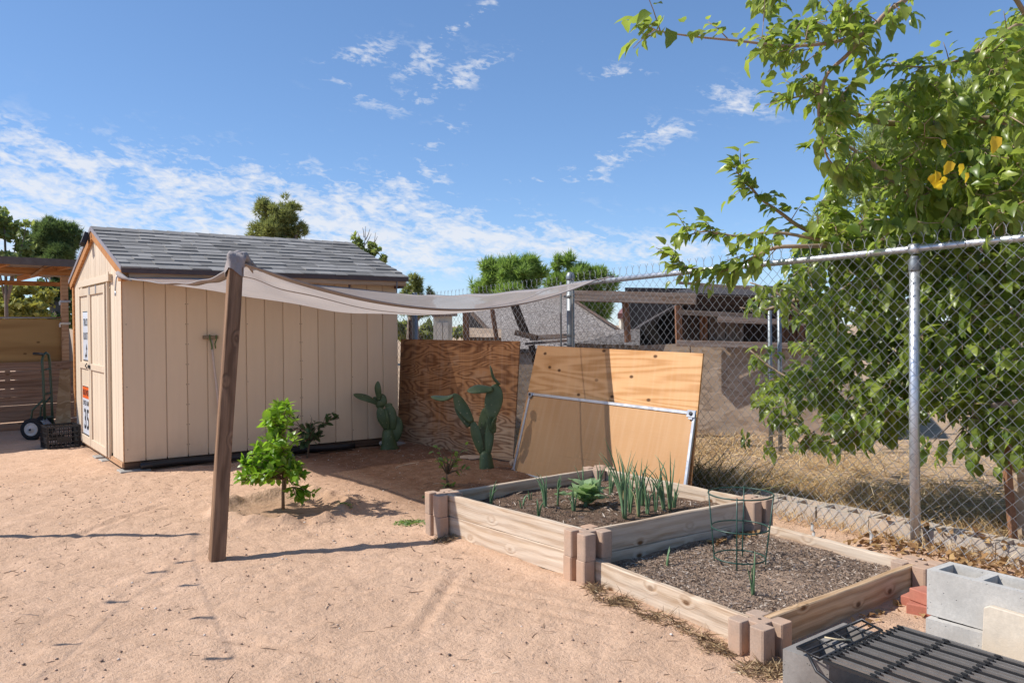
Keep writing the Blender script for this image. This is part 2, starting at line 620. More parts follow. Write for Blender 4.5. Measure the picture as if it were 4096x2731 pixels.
# ------------------------------------------------------------------ ground
def hgt(x, y):
    x = np.asarray(x, float)
    y = np.asarray(y, float)
    near = np.exp(-(((x - 2.5) / 14) ** 2 + ((y - 6) / 14) ** 2))
    h = 0.026 * fbm(x * 0.55, y * 0.55, 3, 1) + 0.016 * fbm(x * 2.6, y * 2.6, 3, 5) + 0.010 * fbm(x * 8.0, y * 8.0, 3, 9)
    # scuffed, trodden sand: ridges and heel marks
    rid = np.abs(fbm(x * 3.2 + 0.6 * y, y * 3.2 - 0.6 * x, 2, 21))
    h = h + 0.016 * (0.25 - rid) * (rid < 0.25)
    h = h * near
    # watering basin round the young citrus
    d = np.hypot((x - 2.40), (y - 6.18))
    rr = d / (0.50 + 0.10 * vnoise(np.arctan2(y - 6.18, x - 2.4) * 1.6, 0 * x, 3))
    lump = 1 + 1.5 * fbm(x * 9, y * 9, 2, 31)
    h = h + np.where(rr < 1.7, 0.052 * np.exp(-((rr - 1.0) / 0.17) ** 2) * lump - 0.022 * np.exp(-(rr / 0.8) ** 4), 0)
    # mounded earth by the cactus and along the shed
    h = h + 0.07 * np.exp(-(((x - 4.45) / 0.55) ** 2 + ((y - 6.55) / 0.7) ** 2))
    h = h + 0.02 * np.exp(-((y - 7.7) / 0.5) ** 2) * (x > 2.6) * (x < 5)
    # drag marks in front of the beds
    for (ax, ay, bx, by, wd_, dp) in ((2.42, 3.85, 2.72, 3.0, 0.025, 0.012), (2.30, 3.75, 2.62, 2.85, 0.022, 0.010), (1.9, 3.3, 2.5, 3.9, 0.03, 0.009), (2.1, 4.3, 2.9, 3.5, 0.03, 0.009), (1.2, 4.6, 1.9, 4.0, 0.03, 0.008), (1.0, 4.1, 1.5, 3.2, 0.03, 0.008), (0.9, 6.2, 1.6, 6.9, 0.03, 0.008)):
        L = math.hypot(bx - ax, by - ay)
        t_ = ((x - ax) * (bx - ax) + (y - ay) * (by - ay)) / L ** 2
        dist = np.abs((x - ax) * (by - ay) - (y - ay) * (bx - ax)) / L
        along = np.exp(-np.clip(np.abs(t_ - 0.5) - 0.4, 0, None) ** 2 / 0.02)
        h = h + along * (-dp * np.exp(-(dist / wd_) ** 2) + dp * 0.9 * np.exp(-((dist - wd_ * 2.0) / wd_) ** 2))
    # soil banked up at the foot of the bed boards
    h = h + 0.018 * np.exp(-((x - 2.93) / 0.07) ** 2) * (y > 2.0) * (y < 4.9)
    return h


def axis(lo, hi, step, far, n):
    a = np.arange(lo, hi + step / 2, step)
    g = np.geomspace(step * 2, far, n)
    return np.concatenate([lo - g[::-1], a, hi + g])


gx = axis(-0.4, 5.8, 0.025, 900, 34)
gy = axis(1.0, 11.5, 0.028, 900, 34)
GXX, GYY = np.meshgrid(gx, gy, indexing='ij')
GZ = hgt(GXX, GYY)
GZ = GZ + np.where((GXX < 5.8) & (GXX > -0.4) & (GYY > 1) & (GYY < 11.5), 0.0065 * fbm(GXX * 16, GYY * 16, 2, 41) * (0.55 + 1.3 * np.clip(fbm(GXX * 0.9, GYY * 0.9, 2, 47) + 0.35, 0, 1)), 0)
nx_, ny_ = len(gx), len(gy)
ii = np.arange(nx_ * ny_).reshape(nx_, ny_)
GF = np.stack([ii[:-1, :-1].ravel(), ii[1:, :-1].ravel(), ii[1:, 1:].ravel(), ii[:-1, 1:].ravel()], 1)


def sand_build(t):
    c = t.node('ShaderNodeTexCoord').outputs['Object']
    x, y, z = t.xyz(c)
    n1 = t.noise(c, 1.3, 5, 0.6)
    n2 = t.noise(c, 9.0, 6, 0.65)
    n3 = t.noise(c, 48.0, 5, 0.75)
    col = t.mix(t.rng(n1, 0.3, 0.7, 0, 1), (0.70, 0.470, 0.322), (0.58, 0.380, 0.252))
    col = t.mix(t.rng(n2, 0.38, 0.7, 0, 0.55), col, (0.50, 0.325, 0.21))
    col = t.mix(t.rng(n3, 0.45, 0.75, 0, 0.65), col, (0.40, 0.24, 0.155))
    grit = t.vor(c, 120.0)
    pick = t.vor(c, 120.0, out='Color')
    col = t.mix(t.m('MULTIPLY', t.rng(grit, 0.2, 0.3, 0.8, 0.0), t.m('GREATER_THAN', pick, 0.72)), col, (0.70, 0.56, 0.45))
    col = t.mix(t.m('MULTIPLY', t.rng(grit, 0.18, 0.3, 0.8, 0.0), t.m('LESS_THAN', pick, 0.2)), col, (0.17, 0.10, 0.07))
    # organic, irrigated soil in the planting corner, darkened further for the shade there
    soil = t.m('MULTIPLY', t.m('MULTIPLY', t.rng(x, 2.9, 3.6, 0, 1), t.rng(x, 5.3, 5.6, 1, 0)), t.m('MULTIPLY', t.rng(y, 4.9, 5.5, 0, 1), t.rng(y, 8.6, 9.2, 1, 0)))
    soil = t.m('MULTIPLY', soil, t.rng(n2, 0.2, 0.6, 0.7, 1.0))
    col = t.mix(soil, col, t.mix(t.rng(n3, 0.3, 0.7, 0, 1), (0.27, 0.145, 0.085), (0.155, 0.082, 0.048)))
    bd = t.node('ShaderNodeVectorMath', {0: t.comb(x, y, 0.0), 1: (2.46, 6.12, 0.0)}, operation='DISTANCE').outputs['Value']
    damp = t.m('MULTIPLY', t.rng(t.m('ADD', bd, t.m('MULTIPLY', n2, 0.25)), 0.50, 0.72, 1, 0), 0.6)
    col = t.mix(damp, col, (0.34, 0.205, 0.125))
    # dry yard beyond the fence
    yard = t.rng(t.m('ADD', x, t.m('MULTIPLY', n2, 0.4)), 5.35, 5.6, 0, 1)
    col = t.mix(yard, col, t.mix(t.rng(n2, 0.4, 0.6, 0, 1), (0.50, 0.36, 0.25), (0.40, 0.28, 0.17)))
    h = t.m('ADD', t.m('MULTIPLY', n2, 0.9), t.m('ADD', t.m('MULTIPLY', n3, 0.35), t.m('MULTIPLY', t.rng(grit, 0.0, 0.35, 1, 0), 0.12)))
    return pbsdf(t, col, 0.95, t.bump(h, 1.0, 0.028), spec=0.1)


M_SAND = material('sand', sand_build)
ground = obj('ground', big_mesh('ground', np.stack([GXX.ravel(), GYY.ravel(), GZ.ravel()], 1), GF, M_SAND, smooth=True))
ground['kind'] = 'structure'


def gz(x, y):
    return float(hgt(np.array([x]), np.array([y]))[0])


def scatter_stones(n, xr, yr, smin, smax, seed, keep=None):
    g = np.random.default_rng(seed)
    oct_v = np.array([(1, 0, 0), (-1, 0, 0), (0, 1, 0), (0, -1, 0), (0, 0, 1), (0, 0, -1)], float)
    oct_f = np.array([(0, 2, 4), (2, 1, 4), (1, 3, 4), (3, 0, 4), (2, 0, 5), (1, 2, 5), (3, 1, 5), (0, 3, 5)])
    x = g.uniform(*xr, n)
    y = g.uniform(*yr, n)
    if keep is not None:
        k = keep(x, y)
        x, y = x[k], y[k]
        n = len(x)
    s = smin * (smax / smin) ** (g.random(n) ** 2.2)
    V = oct_v[None] * (s[:, None, None] * g.uniform(0.6, 1.25, (n, 6, 3)))
    V[:, :, 2] *= 0.65
    a = g.uniform(0, 2 * PI, n)
    ca, sa = np.cos(a)[:, None], np.sin(a)[:, None]
    X = V[:, :, 0] * ca - V[:, :, 1] * sa + x[:, None]
    Y = V[:, :, 0] * sa + V[:, :, 1] * ca + y[:, None]
    Z = V[:, :, 2] + (hgt(x, y) + s * 0.25)[:, None]
    F = (oct_f[None] + (np.arange(n) * 6)[:, None, None]).reshape(-1, 3)
    return np.stack([X, Y, Z], -1).reshape(-1, 3), F, np.repeat(g.random(n), 6)


def yard_keep(x, y):
    bed = (x > 2.85) & (x < 4.55) & (y > 2.05) & (y < 4.9)
    shed_ = (x > 1.66) & (x < 4.8) & (y > 8.66)
    return ~(bed | shed_)


def stone_build(t):
    a = t.node('ShaderNodeAttribute', attribute_name='tone').outputs['Fac']
    col = t.ramp(a, [(0.0, (0.16, 0.12, 0.10)), (0.25, (0.33, 0.22, 0.16)), (0.6, (0.46, 0.30, 0.21)), (0.9, (0.55, 0.42, 0.33)), (1.0, (0.7, 0.64, 0.58))])
    return pbsdf(t, col, 0.9, spec=0.15)


M_STONE = material('pebble', stone_build)
V, F, A = scatter_stones(7000, (0.0, 5.1), (1.6, 9.5), 0.0016, 0.011, 3, yard_keep)
peb = obj('pebbles', big_mesh('pebbles', V, F, M_STONE, attr=A))
tag(peb, 'small pebbles and grit strewn over the sandy yard', 'pebbles', kind='stuff')


def straws(n, place_fn, lmin, lmax, width, seed, up=0.1, curl=0.35):
    """thin bent strips lying or standing: V, F, tone"""
    g = np.random.default_rng(seed)
    P, U = place_fn(g, n)
    n = len(P)
    L = g.uniform(lmin, lmax, n)
    a = g.uniform(0, 2 * PI, n)
    el_ = np.clip(np.abs(g.normal(U, 0.25, n)), 0.0, 1.5)
    d = np.stack([np.cos(a) * np.cos(el_), np.sin(a) * np.cos(el_), np.sin(el_)], 1)
    side = np.stack([-np.sin(a), np.cos(a), np.zeros(n)], 1)
    bend = g.normal(0, curl, n)
    mid = P + d * (L * 0.5)[:, None] + side * (bend * L * 0.25)[:, None]
    drop = np.clip(g.normal(0.1, 0.15, n), -0.05, 0.5)
    end = P + d * L[:, None] + side * (bend * L * 0.9)[:, None]
    end[:, 2] -= drop * L * np.sin(el_)
    wv = np.cross(d, g.normal(0, 1, (n, 3)))
    wv /= np.linalg.norm(wv, axis=1)[:, None] + 1e-9
    wv *= (width * g.uniform(0.6, 1.3, n))[:, None] * 0.5
    V = np.stack([P - wv, P + wv, mid - wv, mid + wv, end - wv * 0.3, end + wv * 0.3], 1).reshape(-1, 3)
    b = (np.arange(n) * 6)[:, None]
    F = np.concatenate([b + np.array([[0, 1, 3, 2]]), b + np.array([[2, 3, 5, 4]])], 0)
    return V, F, np.repeat(g.random(n), 6)


def straw_build(cols):
    def b(t):
        a = t.node('ShaderNodeAttribute', attribute_name='tone').outputs['Fac']
        n = len(cols)
        col = t.ramp(a, [(i / (n - 1), c) for i, c in enumerate(cols)])
        p = pbsdf(t, col, 0.8, spec=0.2)
        tl = t.node('ShaderNodeBsdfTranslucent', {'Color': col})
        return t.node('ShaderNodeMixShader', {0: 0.25, 1: p, 2: tl.outputs[0]}).outputs[0]
    return b


M_STRAW = material('straw', straw_build([(0.30, 0.19, 0.09), (0.58, 0.39, 0.19), (0.74, 0.56, 0.31), (0.64, 0.44, 0.21), (0.80, 0.68, 0.45)]))
M_TWIG = material('twig', straw_build([(0.10, 0.06, 0.04), (0.22, 0.14, 0.09), (0.42, 0.31, 0.22), (0.55, 0.45, 0.34)]))


def pl_yard(g, n):
    x = g.uniform(0.2, 5.0, n)
    y = g.uniform(1.6, 9.0, n)
    k = yard_keep(x, y) & (g.random(n) < np.where((x > 3.0) & (y > 5.0), 1.0, 0.35))
    x, y = x[k], y[k]
    return np.stack([x, y, hgt(x, y) + 0.004], 1), 0.03


V, F, A = straws(2600, pl_yard, 0.012, 0.085, 0.004, 5)
tw = obj('fallen_twigs', big_mesh('fallen_twigs', V, F, M_TWIG, attr=A))
tag(tw, 'scraps of twig and dry leaf stalk littering the sand', 'twigs', kind='stuff')

# ------------------------------------------------------------------ shed
M_SIDING = paint('beige_siding', (0.70, 0.56, 0.405), splash=0.35, rough=0.62, tex=0.16, scale=26, bump=0.45, stretch=(1, 1, 0.10))
M_SIDING2 = paint('siding_lit_side', (0.71, 0.585, 0.44), splash=0.3, rough=0.62, tex=0.2, scale=24, bump=0.5, stretch=(1, 1, 0.08))  # same paint as the long wall, a lighter copy for the sunlit gable
M_RAW = wood('raw_fir', (0.60, 0.30, 0.12), (0.36, 0.15, 0.05), grain=0.8, knots=0.7, var=0.1)
M_RAWPALE = wood('raw_fir_pale', (0.62, 0.40, 0.24), (0.42, 0.23, 0.12), grain=0.8, knots=0.8, var=0.1)
M_SKID = wood('dark_skid', (0.17, 0.105, 0.07), (0.08, 0.05, 0.035), var=0.1)  # coloured dark to stand for the shaded gap under the wall
M_DRIP = metal('brown_flashing', (0.10, 0.062, 0.055), rough=0.45, met=0.2)
M_DARKMETAL = metal('dark_metal', (0.06, 0.06, 0.065), rough=0.5, met=0.7)
M_STEEL = metal('zinc_steel', (0.55, 0.56, 0.58), rough=0.38)
M_BLACK = plain('black_plastic', (0.018, 0.018, 0.02), rough=0.45, spec=0.4)
M_GREYFLASH = metal('grey_rake_flashing', (0.30, 0.27, 0.28), rough=0.5, met=0.3)

SX, SY, SL, SW = 1.713, 8.70, 3.048, 2.70
SZB, EZ, RZ, OVX, OVY = 0.10, 2.0, 2.53, 0.035, 0.203
RUN = SW / 2 + OVY
SLOPE = (RZ - EZ) / RUN
RIDGE_Y = SY + SW / 2
shed = thing('garden_shed', (SX + SL / 2, SY + SW / 2, 0), 'beige wooden garden shed with grey shingled gable roof', 'shed')


def roof_under(y):
    return EZ - 0.045 + SLOPE * (min(y, 2 * RIDGE_Y - y) - (SY - OVY))


# long wall: backing and sheathing strips with grooves between
wall = MB().box((SX + 0.02, SY + 0.006, SZB + 0.02), (SX + SL - 0.02, SY + 0.06, 1.99)).build('wall', M_SIDING, shed)
g_ = 0.2032
strip = MB().box((-0.0972, -0.006, 0), (0.0972, 0.006, 1.885)).mesh('siding_board', bevel=0.003)
strip.materials.append(M_SIDING)
for i in range(15):
    obj('siding_board', strip, None, wall, Matrix.Translation((SX + g_ * (i + 0.5), SY - 0.001, SZB)))
nm = MB()
for i in (0.12, 3, 9, 6, 12, 14.85):
    for k in range(9):
        zz = 0.22 + k * 0.205
        for dxn in ((-0.012, 0.012) if i in (3, 9) else (0.012,)):
            if i in (6, 12, 0.12) and k % 3:
                continue
            nm.box((SX + g_ * i + dxn - 0.0035, SY - 0.0095, zz), (SX + g_ * i + dxn + 0.0035, SY - 0.006, zz + 0.007))
tag(nm.build('nail_heads', M_DARKMETAL, wall), kind='stuff')
# other walls
MB().box((SX + 0.02, SY + SW - 0.06, SZB), (SX + SL - 0.02, SY + SW, 1.99)).build('rear_wall', M_SIDING, shed)
MB().box((SX + SL - 0.05, SY + 0.07, SZB), (SX + SL, SY + SW - 0.07, 1.99)).add(
    [(SX + SL - 0.05, SY + 0.07, 1.99), (SX + SL - 0.05, SY + SW - 0.07, 1.99), (SX + SL - 0.05, RIDGE_Y, RZ - 0.08), (SX + SL, SY + 0.07, 1.99), (SX + SL, SY + SW - 0.07, 1.99), (SX + SL, RIDGE_Y, RZ - 0.08)],
    [(0, 2, 1), (3, 4, 5), (0, 1, 4, 3), (1, 2, 5, 4), (2, 0, 3, 5)]).build('end_wall', M_SIDING, shed)

# gable wall
gable = MB()
poly = [(SY + 0.02, SZB + 0.02), (SY + SW - 0.02, SZB + 0.02), (SY + SW - 0.02, roof_under(SY + SW - 0.02)), (RIDGE_Y, roof_under(RIDGE_Y)), (SY + 0.02, roof_under(SY + 0.02))]
gable.add([(SX + 0.010, a, b) for a, b in poly] + [(SX + 0.06, a, b) for a, b in poly], [(0, 1, 2, 3, 4), (9, 8, 7, 6, 5)] + [(i, (i + 1) % 5, 5 + (i + 1) % 5, 5 + i) for i in range(5)])
gable = gable.build('gable_wall', M_SIDING2, shed)
y = SY
k = 0
while y < SY + SW - 0.01:
    wd_ = [0.205, 0.11, 0.19, 0.145, 0.105, 0.205, 0.13][k % 7]
    y1 = min(y + wd_, SY + SW)
    a, b = y + 0.0035, y1 - 0.0035
    z0 = SZB if (b < 9.31 or a > 10.97) else 1.93
    if a < RIDGE_Y < b:
        pl = [(a, z0), (b, z0), (b, roof_under(b)), (RIDGE_Y, roof_under(RIDGE_Y)), (a, roof_under(a))]
    else:
        pl = [(a, z0), (b, z0), (b, roof_under(b)), (a, roof_under(a))]
    m_ = MB()
    n_ = len(pl)
    m_.add([(SX - 0.001, p, q) for p, q in pl] + [(SX + 0.009, p, q) for p, q in pl], [tuple(reversed(range(n_))), tuple(range(n_, 2 * n_))] + [(i, (i + 1) % n_, n_ + (i + 1) % n_, n_ + i) for i in range(n_)])
    m_.build('siding_board', M_SIDING2, gable, origin=(SX, (a + b) / 2, z0))
    y = y1
    k += 1
# corner edges
MB().box((SX - 0.004, SY - 0.0085, SZB), (SX + 0.0035, SY - 0.0005, 1.93)).build('corner_edge', M_RAW, shed)
MB().box((SX - 0.02, SY + SW + 0.003, 0.32), (SX + 0.05, SY + SW + 0.075, 1.93)).build('corner_post', M_RAW, shed, bevel=0.003)

# doors
def door(name, y0, y1, parent):
    d = MB().box((SX - 0.014, y0, 0.075), (SX + 0.008, y1, 1.875)).build(name, M_SIDING2, parent, origin=(SX, y0, 0.075))
    n = max(2, int((y1 - y0) / 0.15))
    for i in range(n):
        a = y0 + 0.06 + (y1 - y0 - 0.12) * i / n
        b = y0 + 0.06 + (y1 - y0 - 0.12) * (i + 1) / n
        MB().box((SX - 0.019, a + 0.003, 0.15), (SX - 0.0145, b - 0.003, 1.80)).build('panel_board', M_SIDING2, d, origin=(SX, a, 0.15))
    for (a, b, c_, e_) in ((y0, y0 + 0.065, 0.075, 1.875), (y1 - 0.065, y1, 0.075, 1.875)):
        MB().box((SX - 0.036, a, c_), (SX - 0.0195, b, e_)).build('stile', M_SIDING2, d, bevel=0.002, origin=(SX, a, c_))
    for (c_, e_) in ((0.075, 0.165), (0.948, 1.016), (1.79, 1.874)):
        MB().box((SX - 0.0355, y0 + 0.066, c_), (SX - 0.0195, y1 - 0.066, e_)).build('rail', M_SIDING2, d, bevel=0.002, origin=(SX, y0, c_))
    return d


door('door', 9.36, 10.255, shed)
door('door', 10.275, 10.935, shed)
for yy in (9.335, 10.957):
    hm = MB().box((SX - 0.017, yy - 0.016, 0.09), (SX - 0.010, yy + 0.016, 1.86)).build('hinge', M_SIDING2, shed)
    lk = MB()
    for k in range(44):
        lk.box((SX - 0.022, yy - 0.006, 0.10 + k * 0.04), (SX - 0.0165, yy + 0.006, 0.122 + k * 0.04))
    lk.build('knuckles', M_DARKMETAL, hm)
MB().box((SX - 0.028, 9.268, 0.075), (SX - 0.0015, 9.302, 1.895)).build('door_trim', M_SIDING2, shed, bevel=0.002)
MB().box((SX - 0.034, 9.11, 1.898), (SX - 0.0015, 10.955, 1.968)).build('door_header', M_SIDING2, shed, bevel=0.002)
MB().box((SX - 0.044, 9.10, 1.90), (SX - 0.0345, 9.13, 1.99)).build('header_end', M_SIDING2, shed)
for yy in (9.82, 10.19):
    MB().box((SX - 0.041, yy - 0.02, 1.79), (SX - 0.0365, yy + 0.02, 1.885)).build('strap', M_STEEL, shed)
lt = MB().box((SX - 0.05, 10.20, 0.965), (SX - 0.0365, 10.30, 1.0)).tube([(SX - 0.05, 10.33, 1.02), (SX - 0.065, 10.34, 0.99), (SX - 0.05, 10.33, 0.96)], 0.006, 6)
lt.build('latch', M_DARKMETAL, shed)
MB().box((SX - 0.012, 9.94, 2.335), (SX - 0.0015, 9.985, 2.42)).build('bracket', M_STEEL, shed)
# flood lamp under the ridge
fl = MB().box((SX - 0.055, 10.13, 2.40), (SX - 0.002, 10.16, 2.44)).build('lamp_arm', M_DARKMETAL, shed)
FM = frame((SX - 0.08, 10.19, 2.41), (0, 1, -0.3), (0.35, 0, 1))
MB().box((-0.055, -0.07, -0.025), (0.055, 0.07, 0.025), FM).box((-0.065, -0.08, 0.026), (0.065, 0.08, 0.034), FM).build('flood_lamp', M_DARKMETAL, shed, bevel=0.003)

# floor joists, skids, pavers
for yy in (SY + 0.03, SY + 1.2, SY + 2.5):
    MB().box((SX + 0.01, yy, 0.02), (SX + SL - 0.01, yy + 0.09, 0.098)).build('skid', M_SKID, shed)
MB().box((SX - 0.012, SY + 0.02, 0.045), (SX + 0.008, SY + 2.4, 0.094)).build('rim_joist', M_RAWPALE, shed)
for (xx, yy) in ((SX + 0.02, SY + 0.02), (SX + 0.0, 9.55), (SX - 0.01, 9.85), (SX + 1.5, SY + 0.02), (SX + 2.9, SY + 0.02)):
    MB().box((xx - 0.06, yy - 0.07, -0.04), (xx + 0.22, yy + 0.12, 0.019)).build('paver', concrete('paver_concrete', (0.42, 0.39, 0.35)), shed, bevel=0.006)

# roof: deck, flashing, individual shingles
X0, X1 = SX - OVX, SX + SL + OVX
YE = SY - OVY
rl = math.hypot(RUN, RZ - EZ)
nrm = Vector((0, -(RZ - EZ), RUN)).normalized()
vv = Vector((0, RUN, RZ - EZ)).normalized()
roof = MB()
t_ = 0.028
for sgn in (1, -1):
    def Q(x, s, n):
        p = Vector((x, YE, EZ)) + vv * s + nrm * n
        return p if sgn == 1 else Vector((p.x, 2 * RIDGE_Y - p.y, p.z))
    roof.hexa([Q(X0, 0, -t_), Q(X1, 0, -t_), Q(X1, rl, -t_), Q(X0, rl, -t_)], [Q(X0, 0, -0.004), Q(X1, 0, -0.004), Q(X1, rl, -0.004), Q(X0, rl, -0.004)])


def shingle_build(t):
    c = ocoord(t)
    n = t.noise(c, 260.0, 2, 0.7)
    m2 = t.noise(c, 9.0, 4, 0.6)
    r = t.node('ShaderNodeObjectInfo').outputs['Random']
    col = t.mix(n, (0.20, 0.19, 0.178), (0.33, 0.315, 0.295))
    col = t.mix(t.rng(m2, 0.4, 0.7, 0, 0.4), col, (0.18, 0.172, 0.158))
    col = t.node('ShaderNodeHueSaturation', {'Value': t.rng(r, 0, 1, 0.68, 1.2), 'Color': col}).outputs[0]
    return pbsdf(t, col, 0.93, t.bump(n, 0.6, 0.003), spec=0.15)


M_SHINGLE = material('asphalt_shingle', shingle_build)
roof = roof.build('roof', M_SHINGLE, shed)
EXPO = rl / 11.0
sh_cache = {}
for row in range(11):
    x = X0 - (0.0 if row == 0 else 0.0)
    rr_ = random.Random(row * 13 + 5)
    first = True
    while x < X1 - 0.005:
        wdt = rr_.choice((0.15, 0.19, 0.23, 0.27, 0.32, 0.16))
        if first:
            wdt = rr_.choice((0.1, 0.17, 0.24))
            first = False
        lift = rr_.choice((0.006, 0.010, 0.015))
        x1 = min(x + wdt, X1)
        if X1 - x1 < 0.06:
            x1 = X1
        wdt = round(x1 - x, 4)
        lap = rr_.choice((0.0, 0.006, 0.010))
        key = (wdt, lift, lap)
        if key not in sh_cache:
            m_ = MB()
            w2 = wdt - 0.004
            hh = EXPO + 0.012 if row < 10 else EXPO - 0.01
            m_.hexa([(0.001, -lap, -0.002), (w2, -lap, -0.002), (w2, hh, -0.003), (0.001, hh, -0.003)], [(0.001, -lap, lift), (w2, -lap, lift), (w2, hh, 0.0005), (0.001, hh, 0.0005)])
            me = m_.mesh('shingle')
            me.materials.append(M_SHINGLE)
            sh_cache[key] = me
        org = Vector((x, YE, EZ)) + vv * (row * EXPO - (0.012 if row == 0 else 0)) + nrm * 0.0005
        obj('shingle', sh_cache[key], None, roof, frame(org, (1, 0, 0), vv))
        x = x1
# ridge caps
x = X0
while x < X1 - 0.02:
    x1 = min(x + 0.16, X1)
    m_ = MB()
    for s_ in (1, -1):
        a = Vector((0, -s_ * 0.13, -0.13 * SLOPE))
        m_.hexa([(0, 0, 0.004), (x1 - x + 0.02, 0, 0.001), Vector((x1 - x + 0.02, 0, 0.001)) + a, Vector((0, 0, 0.003)) + a],
                [(0, 0, 0.013), (x1 - x + 0.02, 0, 0.006), Vector((x1 - x + 0.02, 0, 0.006)) + a, Vector((0, 0, 0.011)) + a])
    me = m_.mesh('ridge_shingle')
    obj('ridge_shingle', me, M_SHINGLE, roof, Matrix.Translation((x, RIDGE_Y, RZ + 0.004)))
    x = x1
bs = MB()
for row in range(11):
    def Q2(x, s, n):
        p = Vector((x, YE, EZ)) + vv * s + nrm * n
        return Vector((p.x, 2 * RIDGE_Y - p.y, p.z))
    bs.hexa([Q2(X0, row * EXPO, 0), Q2(X1, row * EXPO, 0), Q2(X1, row * EXPO + EXPO, -0.002), Q2(X0, row * EXPO + EXPO, -0.002)], [Q2(X0, row * EXPO, 0.009), Q2(X1, row * EXPO, 0.009), Q2(X1, row * EXPO + EXPO, 0.001), Q2(X0, row * EXPO + EXPO, 0.001)])
tag(bs.build('rear_shingles', M_SHINGLE, roof), kind='stuff')
MB().box((X0 - 0.003, YE - 0.008, EZ - 0.052), (X1 + 0.003, YE - 0.0015, EZ + 0.004)).build('drip_edge', M_DRIP, shed)
# rake flashing and rake boards on the gable
for sgn in (1, -1):
    def P3(x, s, n):
        p = Vector((x, YE, EZ)) + vv * s + nrm * n
        return p if sgn == 1 else Vector((p.x, 2 * RIDGE_Y - p.y, p.z))
    MB().hexa([P3(X0 - 0.008, 0, -0.03), P3(X0 - 0.001, 0, -0.03), P3(X0 - 0.001, rl, -0.03), P3(X0 - 0.008, rl, -0.03)], [P3(X0 - 0.008, 0, 0.012), P3(X0 - 0.001, 0, 0.012), P3(X0 - 0.001, rl, 0.012), P3(X0 - 0.008, rl, 0.012)]).build('rake_flashing', M_GREYFLASH, shed)
    MB().hexa([P3(X0 + 0.002, 0.03, -0.115), P3(SX - 0.003, 0.03, -0.115), P3(SX - 0.003, rl - 0.012, -0.115), P3(X0 + 0.002, rl - 0.012, -0.115)], [P3(X0 + 0.002, 0.03, -0.031), P3(SX - 0.003, 0.03, -0.031), P3(SX - 0.003, rl - 0.012, -0.031), P3(X0 + 0.002, rl - 0.012, -0.031)]).build('rake_board', M_RAW, shed)
# fascia under the eave, rafter tails
MB().bar((SX + 0.03, YE + 0.022, EZ - 0.073), (SX + SL + 0.01, YE + 0.022, EZ - 0.073), 0.03, 0.066).build('fascia', M_RAWPALE, shed)
MB().box((SX - 0.03, SY - 0.175, EZ - 0.125), (SX + 0.026, SY - 0.003, EZ - 0.036)).build('eave_block', M_RAW, shed)
MB().box((SX + SL - 0.05, SY - 0.16, EZ - 0.13), (SX + SL + 0.0, SY - 0.012, EZ - 0.05)).build('eave_block', M_DRIP, shed)
ex = 4.05
MB().box((ex, YE + 0.04, 1.80), (ex + 0.02, YE + 0.05, 1.94)).build('eave_strap', M_DRIP, shed)

# drain pipe lying along the wall foot
pm = MB()
pts = [(SX + 0.14 + 0.1 * k, SY - 0.055 + 0.006 * math.sin(k * 0.9), 0.055 + gz(SX + 0.14 + 0.1 * k, SY - 0.06) * 0.4 + 0.008 * math.sin(k * 0.5)) for k in range(24)]
pm.tube(pts, 0.034, 10)
pp = pm.build('drain_pipe', M_BLACK, smooth=True)
tag(pp, 'black plastic drain pipe lying along the foot of the shed wall', 'pipe')

# ------------------------------------------------------------------ signs on the door
M_SIGNW = plain('sign_white', (0.62, 0.65, 0.70), rough=0.35, spec=0.5, var=0.06)
M_SIGNB = plain('sign_black', (0.025, 0.025, 0.028), rough=0.4)
M_SIGNO = plain('sign_orange', (0.75, 0.13, 0.025), rough=0.4, var=0.06)


def lettering(txt, y, z, height, width, parent, x):
    cu = bpy.data.curves.new('lettering', 'FONT')
    cu.body = txt
    cu.align_x = 'CENTER'
    cu.align_y = 'CENTER'
    cu.size = 1.0
    cu.extrude = 0.0
    cu.offset = 0.012
    o = bpy.data.objects.new('lettering', cu)
    COL.objects.link(o)
    bpy.context.view_layer.update()
    dx_, dy_ = o.dimensions.x, o.dimensions.y
    cap = 0.70
    M = frame((x, y, z), (0, -1, 0), (0, 0, 1)) @ Matrix.Diagonal((width / dx_, height / max(cap, 0.01), 1, 1))
    dg = bpy.context.evaluated_depsgraph_get()
    me = bpy.data.meshes.new_from_object(o.evaluated_get(dg))
    bpy.data.objects.remove(o)
    # centre vertically
    zs = [v.co.y for v in me.vertices]
    off = (max(zs) + min(zs)) / 2
    sc = height / (max(zs) - min(zs))
    for v in me.vertices:
        v.co = Vector((v.co.x * width / dx_, (v.co.y - off) * sc, 0))
    me.materials.clear()
    o2 = obj('lettering', me, M_SIGNB, parent, frame((x, y, z), (0, -1, 0), (0, 0, 1)))
    return o2


PX = SX - 0.0195
s1 = thing('road_sign', (PX, 10.535, 1.04), 'white truck route sign with bent arrow on upper shed door', 'sign', 'road signs on the shed door')
MB().box((PX - 0.003, 10.345, 1.04), (PX - 0.001, 10.725, 1.612)).build('plate', M_SIGNW, s1, bevel=0.0)
MB().box((PX - 0.0045, 10.345, 1.602), (PX - 0.0035, 10.725, 1.612)).box((PX - 0.0045, 10.345, 1.04), (PX - 0.0035, 10.725, 1.05)).build('border', M_SIGNB, s1)
lettering('TRUCK', 10.535, 1.485, 0.085, 0.31, s1, PX - 0.0045)
lettering('ROUTE', 10.535, 1.325, 0.085, 0.31, s1, PX - 0.0045)
am = MB()
ar = [(0.012, 0.0), (0.012, 0.085), (0.04, 0.085), (0.0, 0.15), (-0.04, 0.085), (-0.012, 0.085), (-0.012, 0.026), (-0.05, 0.026), (-0.05, 0.05), (-0.10, 0.012), (-0.05, -0.026), (-0.05, 0.0)]
